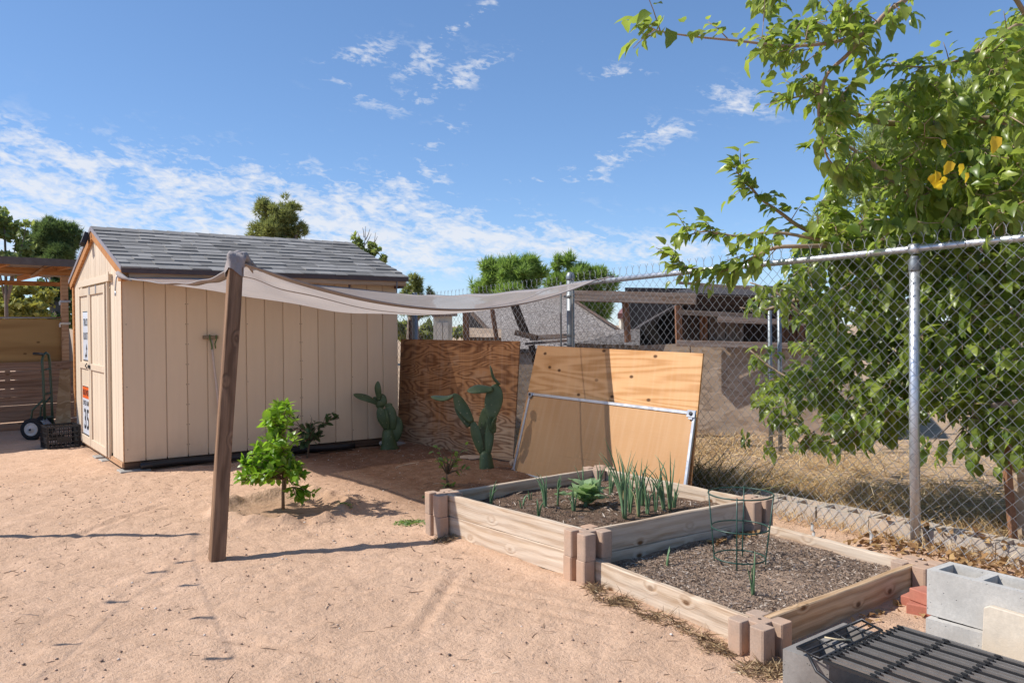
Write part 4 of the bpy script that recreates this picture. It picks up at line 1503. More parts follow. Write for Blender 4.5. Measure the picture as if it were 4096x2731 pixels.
for i in range(cnt):
    yb = ny0 + i * p_
    right = yb < 5.88
    gap = 5.88 <= yb + p_ and yb <= 6.03
    if gap:
        continue
    top = (rail_z(yb) + 0.035) if right else (1.80 + 0.03 * math.sin(yb * 1.3))
    nseg = int((top - 0.01) / (q_ / 2))
    ph_ = (i % 2)
    pts = []
    z_top = top
    for k in range(nseg + 1):
        zz = z_top - k * q_ / 2
        yy = yb + (p_ if ((k + ph_) % 2) else 0.0)
        xo = wx + mesh_off(yy, zz) + (0.003 if (k % 2) else -0.003)
        flare = max(0, 0.22 - zz) * 0.9 if (2.2 < yy < 3.6) else max(0, 0.12 - zz) * 0.5
        pts.append((xo - flare * 0.5, yy + 0.004 * math.sin(zz * 5 + i), zz))
    wire(pts, WR)
    # twisted barb at the selvage
    yt = pts[0][1]
    sgn = 1 if i % 2 else -1
    if (0 + ph_) % 2:
        z0_ = z_top
        wire([(wx, yt, z0_), (wx + 0.002, yt + 0.003, z0_ + 0.016), (wx - 0.002, yt - 0.003, z0_ + 0.03), (wx, yt - 0.006, z0_ + 0.045), (wx, yt - 0.018, z0_ + 0.062)], WR)
        wire([(wx, yt, z0_), (wx - 0.002, yt - 0.003, z0_ + 0.016), (wx + 0.002, yt + 0.003, z0_ + 0.03), (wx, yt + 0.006, z0_ + 0.045), (wx, yt + 0.018, z0_ + 0.062)], WR)
mesh_me = big_mesh('wire_mesh', np.concatenate(V_all) - np.array([FX, 4.0, 0]), np.concatenate(F_all), M_WIRE, smooth=True)
wm_ = obj('wire_mesh', mesh_me, None, fence, Matrix.Translation((FX, 4.0, 0)))
wm_['kind'] = 'stuff'
tie = MB()
for k in range(9):
    yy = 5.3 - k * 0.6
    tie.tube([(FX + 0.026 * math.cos(a), yy + 0.004 * a, rail_z(yy) + 0.026 * math.sin(a)) for a in np.linspace(0, 2 * PI, 9)], 0.002, 4)
tie.build('wire_ties', M_WIRE, fence)

# concrete block kerb under the fence
M_CMUOLD = concrete('old_block', (0.52, 0.445, 0.365), pits=0.6, warm=(0.54, 0.42, 0.31))
curb = thing('block_kerb', (5.3, 2.6, 0), 'row of old hollow concrete blocks set along the fence foot', 'kerb')


def hollow(lx, ly, h, wall_=0.03, n=2, M=None):
    """hollow concrete block, long axis y, cores open at the top"""
    m_ = MB()
    ys = [0.0]
    core = (ly - wall_ * (n + 1)) / n
    m_.box((0, 0, 0), (wall_, ly, h), M)
    m_.box((lx - wall_, 0, 0), (lx, ly, h), M)
    for k in range(n + 1):
        y0 = k * (core + wall_)
        m_.box((wall_, y0, 0), (lx - wall_, y0 + wall_, h), M)
    return m_


cb = hollow(0.19, 0.39, 0.19).mesh('block', bevel=0.0)
cb.materials.append(M_CMUOLD)
for k in range(13):
    obj('block', cb, None, curb, Matrix.Translation((5.225 + random.uniform(-0.008, 0.008), 5.0 - 0.402 * (k + 1), -0.075 + random.uniform(-0.008, 0.006))) @ Matrix.Rotation(random.uniform(-0.02, 0.02), 4, 'Z'))
fillm = soil_patch('core_fill', curb, (5.25, -0.2), (5.39, -0.2), (5.39, 4.98), (5.25, 4.98), 0.078, M_SAND, n=30, amp=0.03)

# ------------------------------------------------------------------ sheets leaning on the fence
M_PLYDARK = plywood('weathered_plywood', (0.45, 0.22, 0.095), (0.15, 0.058, 0.022), freq=21.0, scale=(0.8, 4.2), grey=0.85, rough=0.75, light_streak=0.15)
M_PLYNEW = plywood('knotty_plywood', (0.68, 0.385, 0.18), (0.48, 0.235, 0.085), freq=9.0, scale=(0.45, 5.5), knots=0.95, rough=0.7, light_streak=0.12)
M_HARD = plywood('hardboard', (0.53, 0.305, 0.145), (0.40, 0.21, 0.09), freq=1.0, scale=(0.8, 1.0), rough=0.65, light_streak=0.14)
M_ALU = metal('aluminium_frame', (0.66, 0.67, 0.69), rough=0.35, met=0.7, spots=0.1)


def leaning(name, bl, br, tl, tr, th, mat, label, cat, bow=0.0):
    bl, br, tl, tr = map(Vector, (bl, br, tl, tr))
    M = frame(bl, br - bl, tl - bl)
    inv = M.inverted()
    nu, nv = 14, 8
    vs, fs = [], []
    for s_ in (0, 1):
        for i in range(nu + 1):
            for j in range(nv + 1):
                u, v = i / nu, j / nv
                p = bl * (1 - u) * (1 - v) + br * u * (1 - v) + tl * (1 - u) * v + tr * u * v
                q = inv @ p
                q.z += bow * (4 * u * (1 - u)) + (th if s_ else 0)
                vs.append(q)
    W_ = nv + 1
    S = (nu + 1) * W_
    for i in range(nu):
        for j in range(nv):
            a = i * W_ + j
            fs.append((a, a + 1, a + W_ + 1, a + W_))
            fs.append((S + a, S + a + W_, S + a + W_ + 1, S + a + 1))
    rim = [i * W_ for i in range(nu)] + [nu * W_ + j for j in range(nv)] + [i * W_ + nv for i in range(nu, 0, -1)] + [j for j in range(nv, 0, -1)]
    for k in range(len(rim)):
        a, b = rim[k], rim[(k + 1) % len(rim)]
        fs.append((a, b, S + b, S + a))
    me = MB().add(vs, fs).mesh(name)
    o = obj(name, me, mat, None, M)
    tag(o, label, cat)
    return o, M


leaning('plywood_sheet', (4.93, 9.02, 0.0), (5.03, 6.74, 0.02), (5.055, 9.13, 1.255), (5.06, 6.655, 1.262), 0.014, M_PLYDARK, 'dark swirly grained plywood sheet leaning on the fence behind the cactus', 'plywood', bow=0.0)
leaning('plywood_sheet', (4.86, 6.53, 0.0), (4.86, 4.24, 0.0), (5.062, 6.36, 1.222), (5.062, 4.265, 1.195), 0.015, M_PLYNEW, 'bright orange knotty plywood sheet leaning on the fence by the corner post', 'plywood')
door_ = thing('framed_panel', (4.72, 5.2, 0), 'tan hardboard panel with white metal frame leaning on the knotty plywood', 'panel')
BL, BR, TL, TR = Vector((4.70, 6.30, 0.012)), Vector((4.70, 4.17, 0.0)), Vector((4.925, 6.31, 0.750)), Vector((4.925, 4.235, 0.732))
Mp = frame(BL, BR - BL, TL - BL)
ip = Mp.inverted()
pb = MB().hexa([ip @ BL, ip @ BR, ip @ TR, ip @ TL], [(ip @ p) + Vector((0, 0, 0.010)) for p in (BL, BR, TR, TL)])
obj('sheet', pb.mesh('sheet'), M_HARD, door_, Mp)
nz = Mp.to_3x3() @ Vector((0, 0, 1))
if nz.x > 0:
    nz = -nz
for a, b in ((BL, BR), (TL, TR), (BL, TL), (BR, TR)):
    MB().bar(a + nz * 0.009 + (b - a) * 0.008, b + nz * 0.009 - (b - a) * 0.008, 0.026, 0.020, up=nz).build('frame_bar', M_ALU, door_, bevel=0.002)
for c_, sz in ((TL, 0.030), (BL, 0.030), (TR, 0.042)):
    inw = ((BL + BR + TL + TR) / 4 - c_).normalized()
    Mc = frame(c_ + nz * 0.022 + inw * 0.02, BR - BL, TL - BL)
    b_ = MB().box((-sz, -sz * 0.7, -0.004), (sz, sz * 0.7, 0.010), Mc).box((-sz * 0.5, -sz * 1.1, -0.003), (sz * 0.5, -sz * 0.72, 0.008), Mc).build('corner_roller', M_STEEL, door_, bevel=0.002)
    MB().lathe([(sz * 0.4, -0.012), (sz * 0.4, 0.016), (sz * 0.2, 0.02)], 12, Mc).build('wheel', M_DARKMETAL, b_)

# ------------------------------------------------------------------ prickly pears
M_CACT = leaf('cactus_skin', (0.075, 0.125, 0.06), (0.105, 0.165, 0.085), trans=0.0, rough=0.5, spec=0.35)


def cactus_build(t):
    c = ocoord(t)
    n = t.noise(c, 8.0, 4, 0.6)
    v = t.vor(c, 19.0)
    col = t.mix(t.rng(n, 0.3, 0.7, 0, 1), (0.050, 0.085, 0.036), (0.092, 0.132, 0.058))
    col = t.mix(t.rng(v, 0.05, 0.16, 0.75, 0.0), col, (0.34, 0.32, 0.20))
    col = t.mix(t.rng(t.noise(c, 3.0, 5, 0.7), 0.6, 0.8, 0, 0.35), col, (0.22, 0.19, 0.11))
    return pbsdf(t, col, 0.48, t.bump(t.m('ADD', n, t.rng(v, 0, 0.1, 0.6, 0)), 0.3, 0.01), spec=0.4)


M_CACT = material('cactus_skin', cactus_build) if False else material('cactus_pad_skin', cactus_build)


def pad(parent, base, tipp, width, facing, thick=0.024, name='pad', bend=0.0, trunk=False):
    width *= 1.14
    base, tipp = Vector(base), Vector(tipp)
    ax = tipp - base
    L = ax.length
    M = frame(base, ax, Vector(facing).cross(ax))
    n, m = 15, 16
    vs, fs = [], []
    for i in range(n + 1):
        u = i / n
        if trunk:
            w_ = width / 2 * (1.05 - 0.35 * u + 0.3 * (1 - u) ** 6) * (1 - u ** 14) + 0.002
            th = width * 0.36 * (1 - 0.2 * u) * (1 - u ** 14) + 0.002
        else:
            sh = (max(0.0, math.sin(PI * min(1, (u * 0.93 + 0.07) ** 1.15)))) ** 0.62
            w_ = width / 2 * (0.16 * (1 - u) ** 3 + sh * (0.78 + 0.26 * u)) + 0.001
            th = thick * (0.55 * (1 - u) + 0.62 * sh ** 0.7) * 0.62 + 0.0008
            if i in (n,):
                w_, th = 0.002, 0.001
        off = bend * L * math.sin(PI * u * 0.9) + 0.004 * math.sin(u * 7 + L * 40)
        for k in range(m):
            a = 2 * PI * k / m
            vs.append((u * L, w_ * math.cos(a), th * math.sin(a) + off))
    for i in range(n):
        for k in range(m):
            k2 = (k + 1) % m
            fs.append((i * m + k, i * m + k2, (i + 1) * m + k2, (i + 1) * m + k))
    fs.append(tuple(reversed(range(m))))
    fs.append(tuple(n * m + k for k in range(m)))
    return obj(name, MB().add(vs, fs).mesh(name, smooth=True), M_CACT, parent, M)


def zc(a, b, d, zx=1380, zy=1430, s=0.614):
    return at(zx + a * s, zy + b * s, d)


c2 = Vector((4.47, 6.43, 0.05))
d2 = depth_of(c2)
cam_dir = -_f
cac2 = thing('prickly_pear', (c2.x, c2.y, 0.0), 'tall prickly pear cactus with arching pads in front of the swirly plywood', 'cactus', 'prickly pear cacti')
S2 = d2 / FPX * 0.614
T2 = [((926, 790), (915, 600), 92, 0, (-0.2, -1, 0), 0.0, True), ((892, 625), (832, 405), 66, 0.02, (-0.9, -0.6, 0.1), 0.05, False),
      ((812, 448), (722, 275), 74, 0.07, (-0.4, -1, 0.5), 0.0, False), ((826, 418), (712, 232), 74, 0.0, (-0.7, -1, 0.9), -0.06, False),
      ((708, 246), (556, 246), 84, 0.02, (0.0, -0.35, 1), -0.14, False), ((908, 615), (903, 325), 104, 0.10, (-1.0, -0.15, -0.1), 0.0, False),
      ((932, 640), (946, 420), 58, 0.0, (-0.8, -0.8, 0), 0.03, False), ((948, 405), (990, 168), 112, 0.02, (-0.75, -0.7, 0.0), 0.04, False),
      ((950, 480), (985, 385), 40, -0.08, (0.3, -1, 0.2), 0.0, False), ((970, 490), (936, 380), 62, -0.06, (-0.1, -1, 0.3), 0.06, False),
      ((1006, 178), (948, 48), 66, 0.0, (0.9, -0.7, -0.2), -0.10, False), ((962, 202), (793, 216), 88, -0.03, (0.1, -0.75, 1), 0.02, False)]
for (a, b, wd_, dz_, fc, bn, tr) in T2:
    pad(cac2, zc(*a, d2 + dz_ * 0.5), zc(*b, d2 + dz_), wd_ * S2, fc, bend=bn, trunk=tr, name='stem' if tr else 'pad')
c1 = Vector((4.56, 8.42, 0.0))
d1 = depth_of(c1)
S1 = d1 / FPX * 0.614
cac1 = thing('prickly_pear', (c1.x, c1.y, 0.0), 'smaller prickly pear cactus in shade by the far end of the shed wall', 'cactus', 'prickly pear cacti')
T1 = [((290, 600), (278, 455), 88, 0, (-0.3, -1, 0), 0.0, True), ((325, 545), (338, 378), 88, 0.02, (-0.5, -1, 0.1), 0.0, False), ((312, 470), (285, 300), 74, 0.0, (-0.6, -1, 0), 0.04, False),
      ((272, 465), (222, 322), 66, -0.06, (-0.6, -1, 0.3), 0.0, False), ((280, 470), (258, 330), 44, -0.05, (-0.9, -0.3, 0), 0.0, False), ((236, 335), (226, 276), 62, -0.03, (-0.2, -1, 0.2), 0.0, False), ((258, 315), (232, 234), 52, 0.0, (-0.4, -1, 0), 0.0, False),
      ((221, 278), (215, 152), 44, -0.04, (-0.8, -0.6, 0), 0.05, False), ((208, 296), (52, 240), 84, -0.16, (0.2, -0.6, 1), 0.04, False), ((290, 330), (280, 296), 46, 0.0, (-0.4, -1, 0), 0.0, False), ((212, 288), (186, 255), 26, 0.03, (-0.3, -1, 0.3), 0.0, False)]
for (a, b, wd_, dz_, fc, bn, tr) in T1:
    pad(cac1, zc(*a, d1 + dz_ * 0.5), zc(*b, d1 + dz_), wd_ * S1, fc, bend=bn, trunk=tr, name='stem' if tr else 'pad')

# ------------------------------------------------------------------ leaf shapes
def leaf_mesh(name, L, W, mat, tooth=0.0, fold=0.18, droop=0.18, heart=0.25, n=7):
    """ovate leaf along +x, upper side +z; a few quads"""
    vs, fs, tone = [], [], []
    for i in range(n + 1):
        u = i / n
        wv_ = math.sin(PI * min(1, u ** (0.62 if heart else 0.8))) ** 0.8 if 0 < u < 1 else 0.0
        wv_ = max(wv_, 0.0) * W / 2
        if i == 1 and heart:
            wv_ = W / 2 * 0.78
        z = -droop * L * u * u
        tz = (0.012 * L if i % 2 else -0.012 * L) * (1 if tooth else 0)
        x = L * u
        vs += [(x - (heart * 0.18 * L if i == 1 else 0), wv_ * (1 + (tooth if i % 2 else -tooth)), z + fold * wv_ + tz), (x, 0, z), (x - (heart * 0.18 * L if i == 1 else 0), -wv_ * (1 + (tooth if i % 2 else -tooth)), z + fold * wv_ - tz)]
    for i in range(n):
        a = i * 3
        fs += [(a, a + 1, a + 4, a + 3), (a + 1, a + 2, a + 5, a + 4)]
    me = MB().add([Vector(v) for v in vs], fs).mesh(name, smooth=True)
    at_ = me.attributes.new('tone', 'FLOAT', 'POINT')
    me.materials.append(mat)
    return me, np.array(vs), np.array(fs)


def leaf_frames(P, D, Nn, S):
    """P positions, D directions (tip), Nn rough normals, S sizes -> arrays of 3x3*scale"""
    D = D / (np.linalg.norm(D, axis=1)[:, None] + 1e-9)
    Y = np.cross(Nn, D)
    Y /= np.linalg.norm(Y, axis=1)[:, None] + 1e-9
    Z = np.cross(D, Y)
    return D * S[:, None], Y * S[:, None], Z * S[:, None]


def leaf_cloud(base_v, base_f, P, D, Nn, S, seed):
    g = np.random.default_rng(seed)
    X, Y, Z = leaf_frames(P, D, Nn, S)
    n, m = len(P), len(base_v)
    curl = g.normal(0, 0.25, n)
    bv = base_v[None].repeat(n, 0).copy()
    bv[:, :, 2] += curl[:, None] * bv[:, :, 1] * 0.6 - np.abs(curl[:, None]) * bv[:, :, 0] ** 2 / (base_v[:, 0].max() + 1e-9) * 0.5
    V = P[:, None] + bv[:, :, :1] * X[:, None] + bv[:, :, 1:2] * Y[:, None] + bv[:, :, 2:3] * Z[:, None]
    F = (base_f[None] + (np.arange(n) * m)[:, None, None]).reshape(-1, base_f.shape[1])
    return V.reshape(-1, 3), F, np.repeat(g.random(n), m)


# ------------------------------------------------------------------ small trees and plants
M_CITRUS = leaf('citrus_leaf', (0.10, 0.20, 0.018), (0.22, 0.36, 0.03), trans=0.40, rough=0.35)
M_DARKLEAF = leaf('dark_leaf', (0.035, 0.075, 0.028), (0.06, 0.11, 0.04), trans=0.25, rough=0.4)
M_BARK = plain('young_bark', (0.17, 0.115, 0.07), rough=0.85, var=0.35, scale=60)
_, CV, CFc = leaf_mesh('citrus_blade', 1.0, 0.55, M_CITRUS, heart=0.0, fold=0.12, droop=0.12, n=5)


def young_tree(name, base, label, twigs, leafmat, lsize, seed, stem_pts, stem_r, cat='tree', per=9, group=None):
    """twigs: list of (root, tip); leaves set along the outer two thirds"""
    g = np.random.default_rng(seed)
    t = thing(name, tuple(base), label, cat, group)
    tm = MB().tube(stem_pts, stem_r, 8)
    tm.build('trunk', M_BARK, t, smooth=True)
    bm_ = MB()
    P, D, Nn, S = [], [], [], []
    for (r0, t0) in twigs:
        r0, t0 = Vector(r0), Vector(t0)
        mid = (r0 + t0) / 2 + Vector((g.normal(0, 0.02), g.normal(0, 0.02), 0.02))
        bm_.tube([r0, mid, t0], [0.005, 0.004, 0.002], 5)
        dirv = (t0 - r0).normalized()
        L = (t0 - r0).length
        for k in range(max(3, int(per * L / 0.2))):
            u = 0.25 + 0.75 * g.random()
            p = r0.lerp(mid, u * 2) if u < 0.5 else mid.lerp(t0, u * 2 - 1)
            sd_ = Vector(g.normal(0, 1, 3)).cross(dirv).normalized()
            dd = (dirv * g.uniform(0.2, 0.9) + sd_ * 0.9 + Vector((0, 0, g.uniform(-0.2, 0.55)))).normalized()
            P.append(p)
            D.append(dd)
            Nn.append(Vector((g.normal(0, 0.5), g.normal(0, 0.5), 1.0)))
            S.append(lsize * g.uniform(0.6, 1.25))
    bm_.build('branches', M_BARK, t, smooth=True)
    V, F, A = leaf_cloud(CV, CFc, np.array(P), np.array(D), np.array(Nn), np.array(S), seed)
    o = obj('leaves', big_mesh('leaves', V - np.array(base), F, leafmat, smooth=True, attr=A), None, t, Matrix.Translation(base))
    o['kind'] = 'stuff'
    return t


cb_ = Vector((2.36, 6.18, gz(2.36, 6.18) - 0.01))
dcz = depth_of(cb_)


def cz(a, b, dd=0.0):
    return at(900 + a * 0.6024, 1580 + b * 0.6024, dcz + dd)


g = np.random.default_rng(77)
stem = [cz(386, 755), cz(385, 640), cz(390, 500, 0.01), cz(395, 380), cz(385, 240), cz(375, 120, -0.01), cz(368, 70)]
tw_ = []
tips = [(350, 60), (400, 70), (330, 110), (420, 100), (255, 150), (300, 160), (415, 160), (345, 160), (265, 205), (395, 220), (300, 260), (420, 290), (260, 285), (350, 300), (215, 330), (300, 340), (420, 380), (345, 380), (130, 425), (180, 400), (250, 410), (330, 430), (440, 420), (140, 470), (220, 460), (290, 490), (400, 460), (90, 545), (150, 540), (200, 520), (260, 540), (320, 540), (480, 490), (520, 530), (460, 530), (110, 560), (250, 500), (310, 450), (380, 330), (230, 380), (290, 300), (360, 240), (340, 200), (500, 450), (470, 470)]
for (a, b) in tips:
    for rep in range(2):
        bs_ = b + 70 + 0.25 * abs(a - 385)
        root = cz(388, min(bs_, 560), g.normal(0, 0.01))
        tw_.append((root, cz(a + g.normal(0, 12), b + g.normal(0, 12), g.normal(0, 0.10 if abs(a - 385) > 100 else 0.16))))
tw_.append((cz(392, 560), cz(455, 600, -0.05)))
for (a, b) in ((415, 655), (470, 650), (520, 670), (560, 660), (600, 660), (500, 700), (480, 690)):
    tw_.append((cz(450, 610, -0.05), cz(a, b, -0.08 + g.normal(0, 0.02))))
citrus = young_tree('citrus_tree', cb_, 'young citrus tree with bright sunlit green leaves in a watering basin', tw_, M_CITRUS, 0.072, 5, stem, [0.014, 0.013, 0.012, 0.010, 0.008, 0.005, 0.003], per=13)
MB().tube([cz(402, 640, 0.02), cz(404, 420, 0.02), cz(400, 200, 0.02)], 0.008, 8).build('stake', wood('pale_stake', (0.55, 0.40, 0.26), (0.38, 0.26, 0.15)), citrus, smooth=True)

b2 = Vector((3.50, 8.40, gz(3.5, 8.4) - 0.01))
dcz = depth_of(b2)
tw_ = []
for (a, b) in ((575, 155), (600, 170), (640, 190), (560, 200), (540, 240), (500, 300), (470, 260), (520, 210), (620, 240), (630, 280), (590, 270), (560, 300), (480, 290), (640, 215), (600, 220), (545, 170), (490, 310), (615, 300), (530, 320), (480, 230), (650, 240), (580, 190)):
    tw_.append((cz(556, 320), cz(a, b, g.normal(0, 0.08))))
for (a, b) in ((680, 185), (715, 155), (745, 155), (720, 118), (740, 140)):
    tw_.append((cz(650, 210), cz(a, b, g.normal(0, 0.03))))
for (a, b) in ((430, 118), (445, 190), (440, 240), (420, 240)):
    tw_.append((cz(520, 230), cz(a, b, g.normal(0, 0.03))))
young_tree('small_tree', b2, 'small dark leaved tree with thin bare stem in the shade of the shed wall', tw_, M_DARKLEAF, 0.088, 6, [cz(548, 420), cz(556, 340), cz(560, 270), cz(570, 180)], [0.013, 0.011, 0.008, 0.004], per=5)

b3 = Vector((3.83, 6.13, gz(3.83, 6.13) - 0.01))
d3 = depth_of(b3)


def c3(a, b, dd=0.0):
    return zc(a, b, d3 + dd)


tw_ = []
for (a, b) in ((570, 600), (620, 590), (700, 590), (800, 565), (760, 600), (620, 660), (590, 690), (700, 700), (740, 740), (820, 730), (640, 780), (700, 830), (650, 830), (720, 850), (660, 850), (690, 860), (600, 570), (780, 580), (720, 640), (580, 640)):
    tw_.append((c3(665, 760 if b < 770 else 850), c3(a, b, g.normal(0, 0.05))))
young_tree('sapling', b3, 'spindly pale green sapling tied to a short stake beside the corner block', tw_, leaf('sapling_leaf', (0.09, 0.16, 0.03), (0.17, 0.25, 0.05), trans=0.3), 0.055, 8, [c3(665, 880), c3(664, 760), c3(640, 680)], [0.008, 0.007, 0.003], per=3)
MB().tube([c3(662, 880), c3(668, 672)], 0.007, 6).build('stake', MATS['pale_stake'], bpy.data.objects['sapling'], smooth=True)

# onions and the cabbage in the upper bed
M_ONION = leaf('onion_leaf', (0.12, 0.21, 0.10), (0.20, 0.31, 0.16), trans=0.15, rough=0.4, tip=(0.45, 0.38, 0.2))
M_CABB = leaf('cabbage_leaf', (0.17, 0.27, 0.12), (0.28, 0.38, 0.20), trans=0.3, rough=0.45)
ocount = 0


def onion(px, py, h, nblade, lean, label, seed, bed=soil_z_up, z=0.21, size=1.0):
    g = np.random.default_rng(seed)
    p = gnd(px, py, z)
    p.z = bed(p.x, p.y) - 0.008
    t = thing('onion_plant', tuple(p), label, 'onion', 'onions in the raised beds')
    h = h * 1.16
    for k in range(nblade):
        a = g.uniform(0, 2 * PI)
        hh = h * g.uniform(0.5, 1.05)
        out = g.uniform(0.05, 0.28) * hh
        ln = Vector((math.cos(a), math.sin(a), 0)) * out + Vector(_r) * lean * hh
        b0 = p + Vector((math.cos(a), math.sin(a), 0)) * 0.006
        kink = Vector((math.cos(a + 1), math.sin(a + 1), 0)) * g.uniform(0, 0.12) * hh
        pts = [b0, b0 + ln * 0.15 + Vector((0, 0, hh * 0.35)), b0 + ln * 0.5 + Vector((0, 0, hh * 0.7)), b0 + ln + kink + Vector((0, 0, hh * g.uniform(0.85, 1.0)))]
        sp = []
        for q in range(3):
            for s_ in range(3):
                u = s_ / 3
                sp.append(pts[q].lerp(pts[q + 1], u))
        sp.append(pts[3])
        # smooth the polyline
        sp = [sp[0]] + [(sp[i - 1] + sp[i] * 2 + sp[i + 1]) / 4 for i in range(1, len(sp) - 1)] + [sp[-1]]
        r_ = 0.0058 * size * g.uniform(0.7, 1.2)
        rad = [r_ * (1.1 - 0.2 * i / 9) * (1 - (i / 9) ** 4 * 0.93) for i in range(len(sp))]
        me = MB()
        me.tube(sp, rad, 6, cap=True)
        me.build('blade', M_ONION, t, smooth=True)
    return t


def zo(a, b):
    return 1900 + a * 0.6696, 1750 + b * 0.6696


OL = [((95, 395), 0.17, 6, 0.0, 'onion nearest the left corner block of the upper bed'), ((280, 408), 0.13, 3, 0.0, 'two-bladed onion standing alone near the upper bed front board'),
      ((378, 465), 0.13, 4, 0.0, 'short onion right against the upper bed front board'), ((420, 425), 0.23, 7, -0.08, 'onion clump with spread blades left of the cabbage'),
      ((490, 408), 0.22, 6, -0.05, 'tall onion close at the left of the cabbage'), ((590, 430), 0.15, 5, -0.05, 'low onion drooping in front of the cabbage'),
      ((645, 340), 0.34, 3, -0.12, 'single very tall onion stalk rising behind the cabbage'), ((740, 330), 0.22, 6, 0.06, 'broad bladed onion just behind the cabbage on its right'),
      ((330, 360), 0.07, 3, 0.0, 'tiny onion seedling near the back board of the upper bed'), ((810, 345), 0.22, 5, 0.12, 'onion leaning right between cabbage and back corner'),
      ((895, 480), 0.46, 9, -0.10, 'tallest onion clump at the right front board of the upper bed'), ((925, 440), 0.34, 8, 0.0, 'onion clump just behind the tallest one'),
      ((975, 465), 0.33, 8, -0.12, 'onion with wide pale blades leaning left over the right board'), ((1030, 455), 0.26, 6, 0.02, 'onion by the middle of the right board with upright blades'),
      ((1080, 440), 0.36, 7, 0.0, 'tall onion near the right end of the upper bed'), ((1130, 432), 0.38, 7, -0.25, 'onion with long blade arching left at the bed end'),
      ((1165, 425), 0.34, 8, -0.06, 'bushy onion second from the far right corner block'), ((1190, 415), 0.18, 5, 0.03, 'short onion closest to the right corner block'),
      ((1000, 400), 0.30, 6, -0.02, 'onion in the rear row behind the leaning pale one'), ((880, 400), 0.36, 6, 0.02, 'rear onion with straight blades right of the cabbage')]
for k, (q, h, nb, ln, lab) in enumerate(OL):
    onion(*zo(*q), h, nb, ln, lab, 100 + k)
onion(1650 + 1447 * 0.7015, 1850 + 575 * 0.7015, 0.10, 4, 0.0, 'small pale onion sprout in the shaded corner of the lower bed', 150, soil_z_lo, 0.09)
onion(2800 + 385 * 0.551, 1900 + 870 * 0.551, 0.22, 3, -0.05, 'lone thin onion standing in the wire cage bed', 151, soil_z_lo, 0.09, 0.7)

_, BV, BFc = leaf_mesh('cabbage_blade', 1.0, 0.85, M_CABB, heart=0.25, fold=0.22, droop=0.35, tooth=0.10, n=8)
cp = gnd(*zo(660, 400), 0.215)
cp.z = soil_z_up(cp.x, cp.y)
cab = thing('cabbage', tuple(cp), 'ragged pale green cabbage among the onions in the upper bed', 'cabbage')
g = np.random.default_rng(9)
MB().tube([cp + Vector((0, 0, -0.01)), cp + Vector((0, 0, 0.07))], [0.014, 0.012], 8).build('stalk', M_ONION, cab)
for k in range(17):
    a = k * 2.4 + g.normal(0, 0.2)
    up = 0.55 + 0.16 * (k % 9) + g.normal(0, 0.1)
    dv = Vector((math.cos(a), math.sin(a), up)).normalized()
    s_ = 0.165 * g.uniform(0.75, 1.2) * (1.1 - 0.03 * k)
    V, F, A = leaf_cloud(BV, BFc, np.array([cp + Vector((0, 0, 0.015 + 0.007 * k))]), np.array([dv]), np.array([Vector((-dv.x, -dv.y, 1.2))]), np.array([s_]), 300 + k)
    V[:, 2] += 0.006 * np.sin(V[:, 0] * 190 + k) + 0.006 * np.sin(V[:, 1] * 210)
    obj('leaf', big_mesh('leaf', V - np.array(cp), F, M_CABB, smooth=True, attr=A), None, cab, Matrix.Translation(cp))

# wire plant cage
M_CAGE = plain('green_wire', (0.020, 0.060, 0.042), rough=0.4, spec=0.5)
cg = Vector((3.735, 2.895, 0.07))
cage = thing('plant_cage', tuple(cg), 'green wire tomato cage standing in the lower bed', 'plant cage')
RT = []
for (zz, rr_, ox) in ((0.475, 0.178, 0.03), (0.29, 0.158, 0.015), (0.125, 0.140, 0.0)):
    c_ = cg + Vector((ox * 0.8, ox * 0.4, zz - 0.07))
    MB().tube([c_ + Vector((rr_ * math.cos(a), rr_ * math.sin(a), 0)) for a in np.linspace(0, 2 * PI, 40, endpoint=False)], 0.0042, 6, closed=True).build('ring', M_CAGE, cage, smooth=True)
    RT.append((c_, rr_))
for k in range(4):
    a = k * PI / 2 + 0.55
    q = [c_ + Vector((rr_ * math.cos(a), rr_ * math.sin(a), 0)) for c_, rr_ in RT]
    MB().tube([q[0] + Vector((0, 0, 0.01)), q[1], q[2], q[2] + Vector((0, 0, -0.09))], 0.0042, 6).build('upright', M_CAGE, cage, smooth=True)

# straw stick, white stone, stone slab, weeds in the corner
st = MB().tube([gnd(1380 + a * 0.614, 1430 + b * 0.614, 0.02) for a, b in ((335, 712), (420, 692), (500, 684), (560, 680), (640, 655), (725, 633))], [0.004, 0.008, 0.009, 0.011, 0.010, 0.006], 7).build('stick', plain('bare_stick', (0.52, 0.38, 0.26), var=0.3), smooth=True)
tag(st, 'long pale crooked stick lying on the shaded soil', 'stick')


def rock(name, c, s, mat, label, seed, flat=1.0):
    g = np.random.default_rng(seed)
    bm = bmesh.new()
    bmesh.ops.create_icosphere(bm, subdivisions=3, radius=1)
    off = g.uniform(0, 50)
    for v in bm.verts:
        n = v.co.normalized()
        k = 1 + 0.5 * float(fbm(np.array([n.x * 1.6 + off]), np.array([n.y * 1.6 + n.z * 1.3]), 3, seed)[0])
        v.co = Vector((n.x * s[0] * k, n.y * s[1] * k, n.z * s[2] * k))
    me = bpy.data.meshes.new(name)
    bm.to_mesh(me)
    bm.free()
    me.polygons.foreach_set('use_smooth', [True] * len(me.polygons))
    o = obj(name, me, mat, None, Matrix.Translation(c) @ Matrix.Rotation(g.uniform(0, 6), 4, 'Z'))
    return tag(o, label, 'rock')


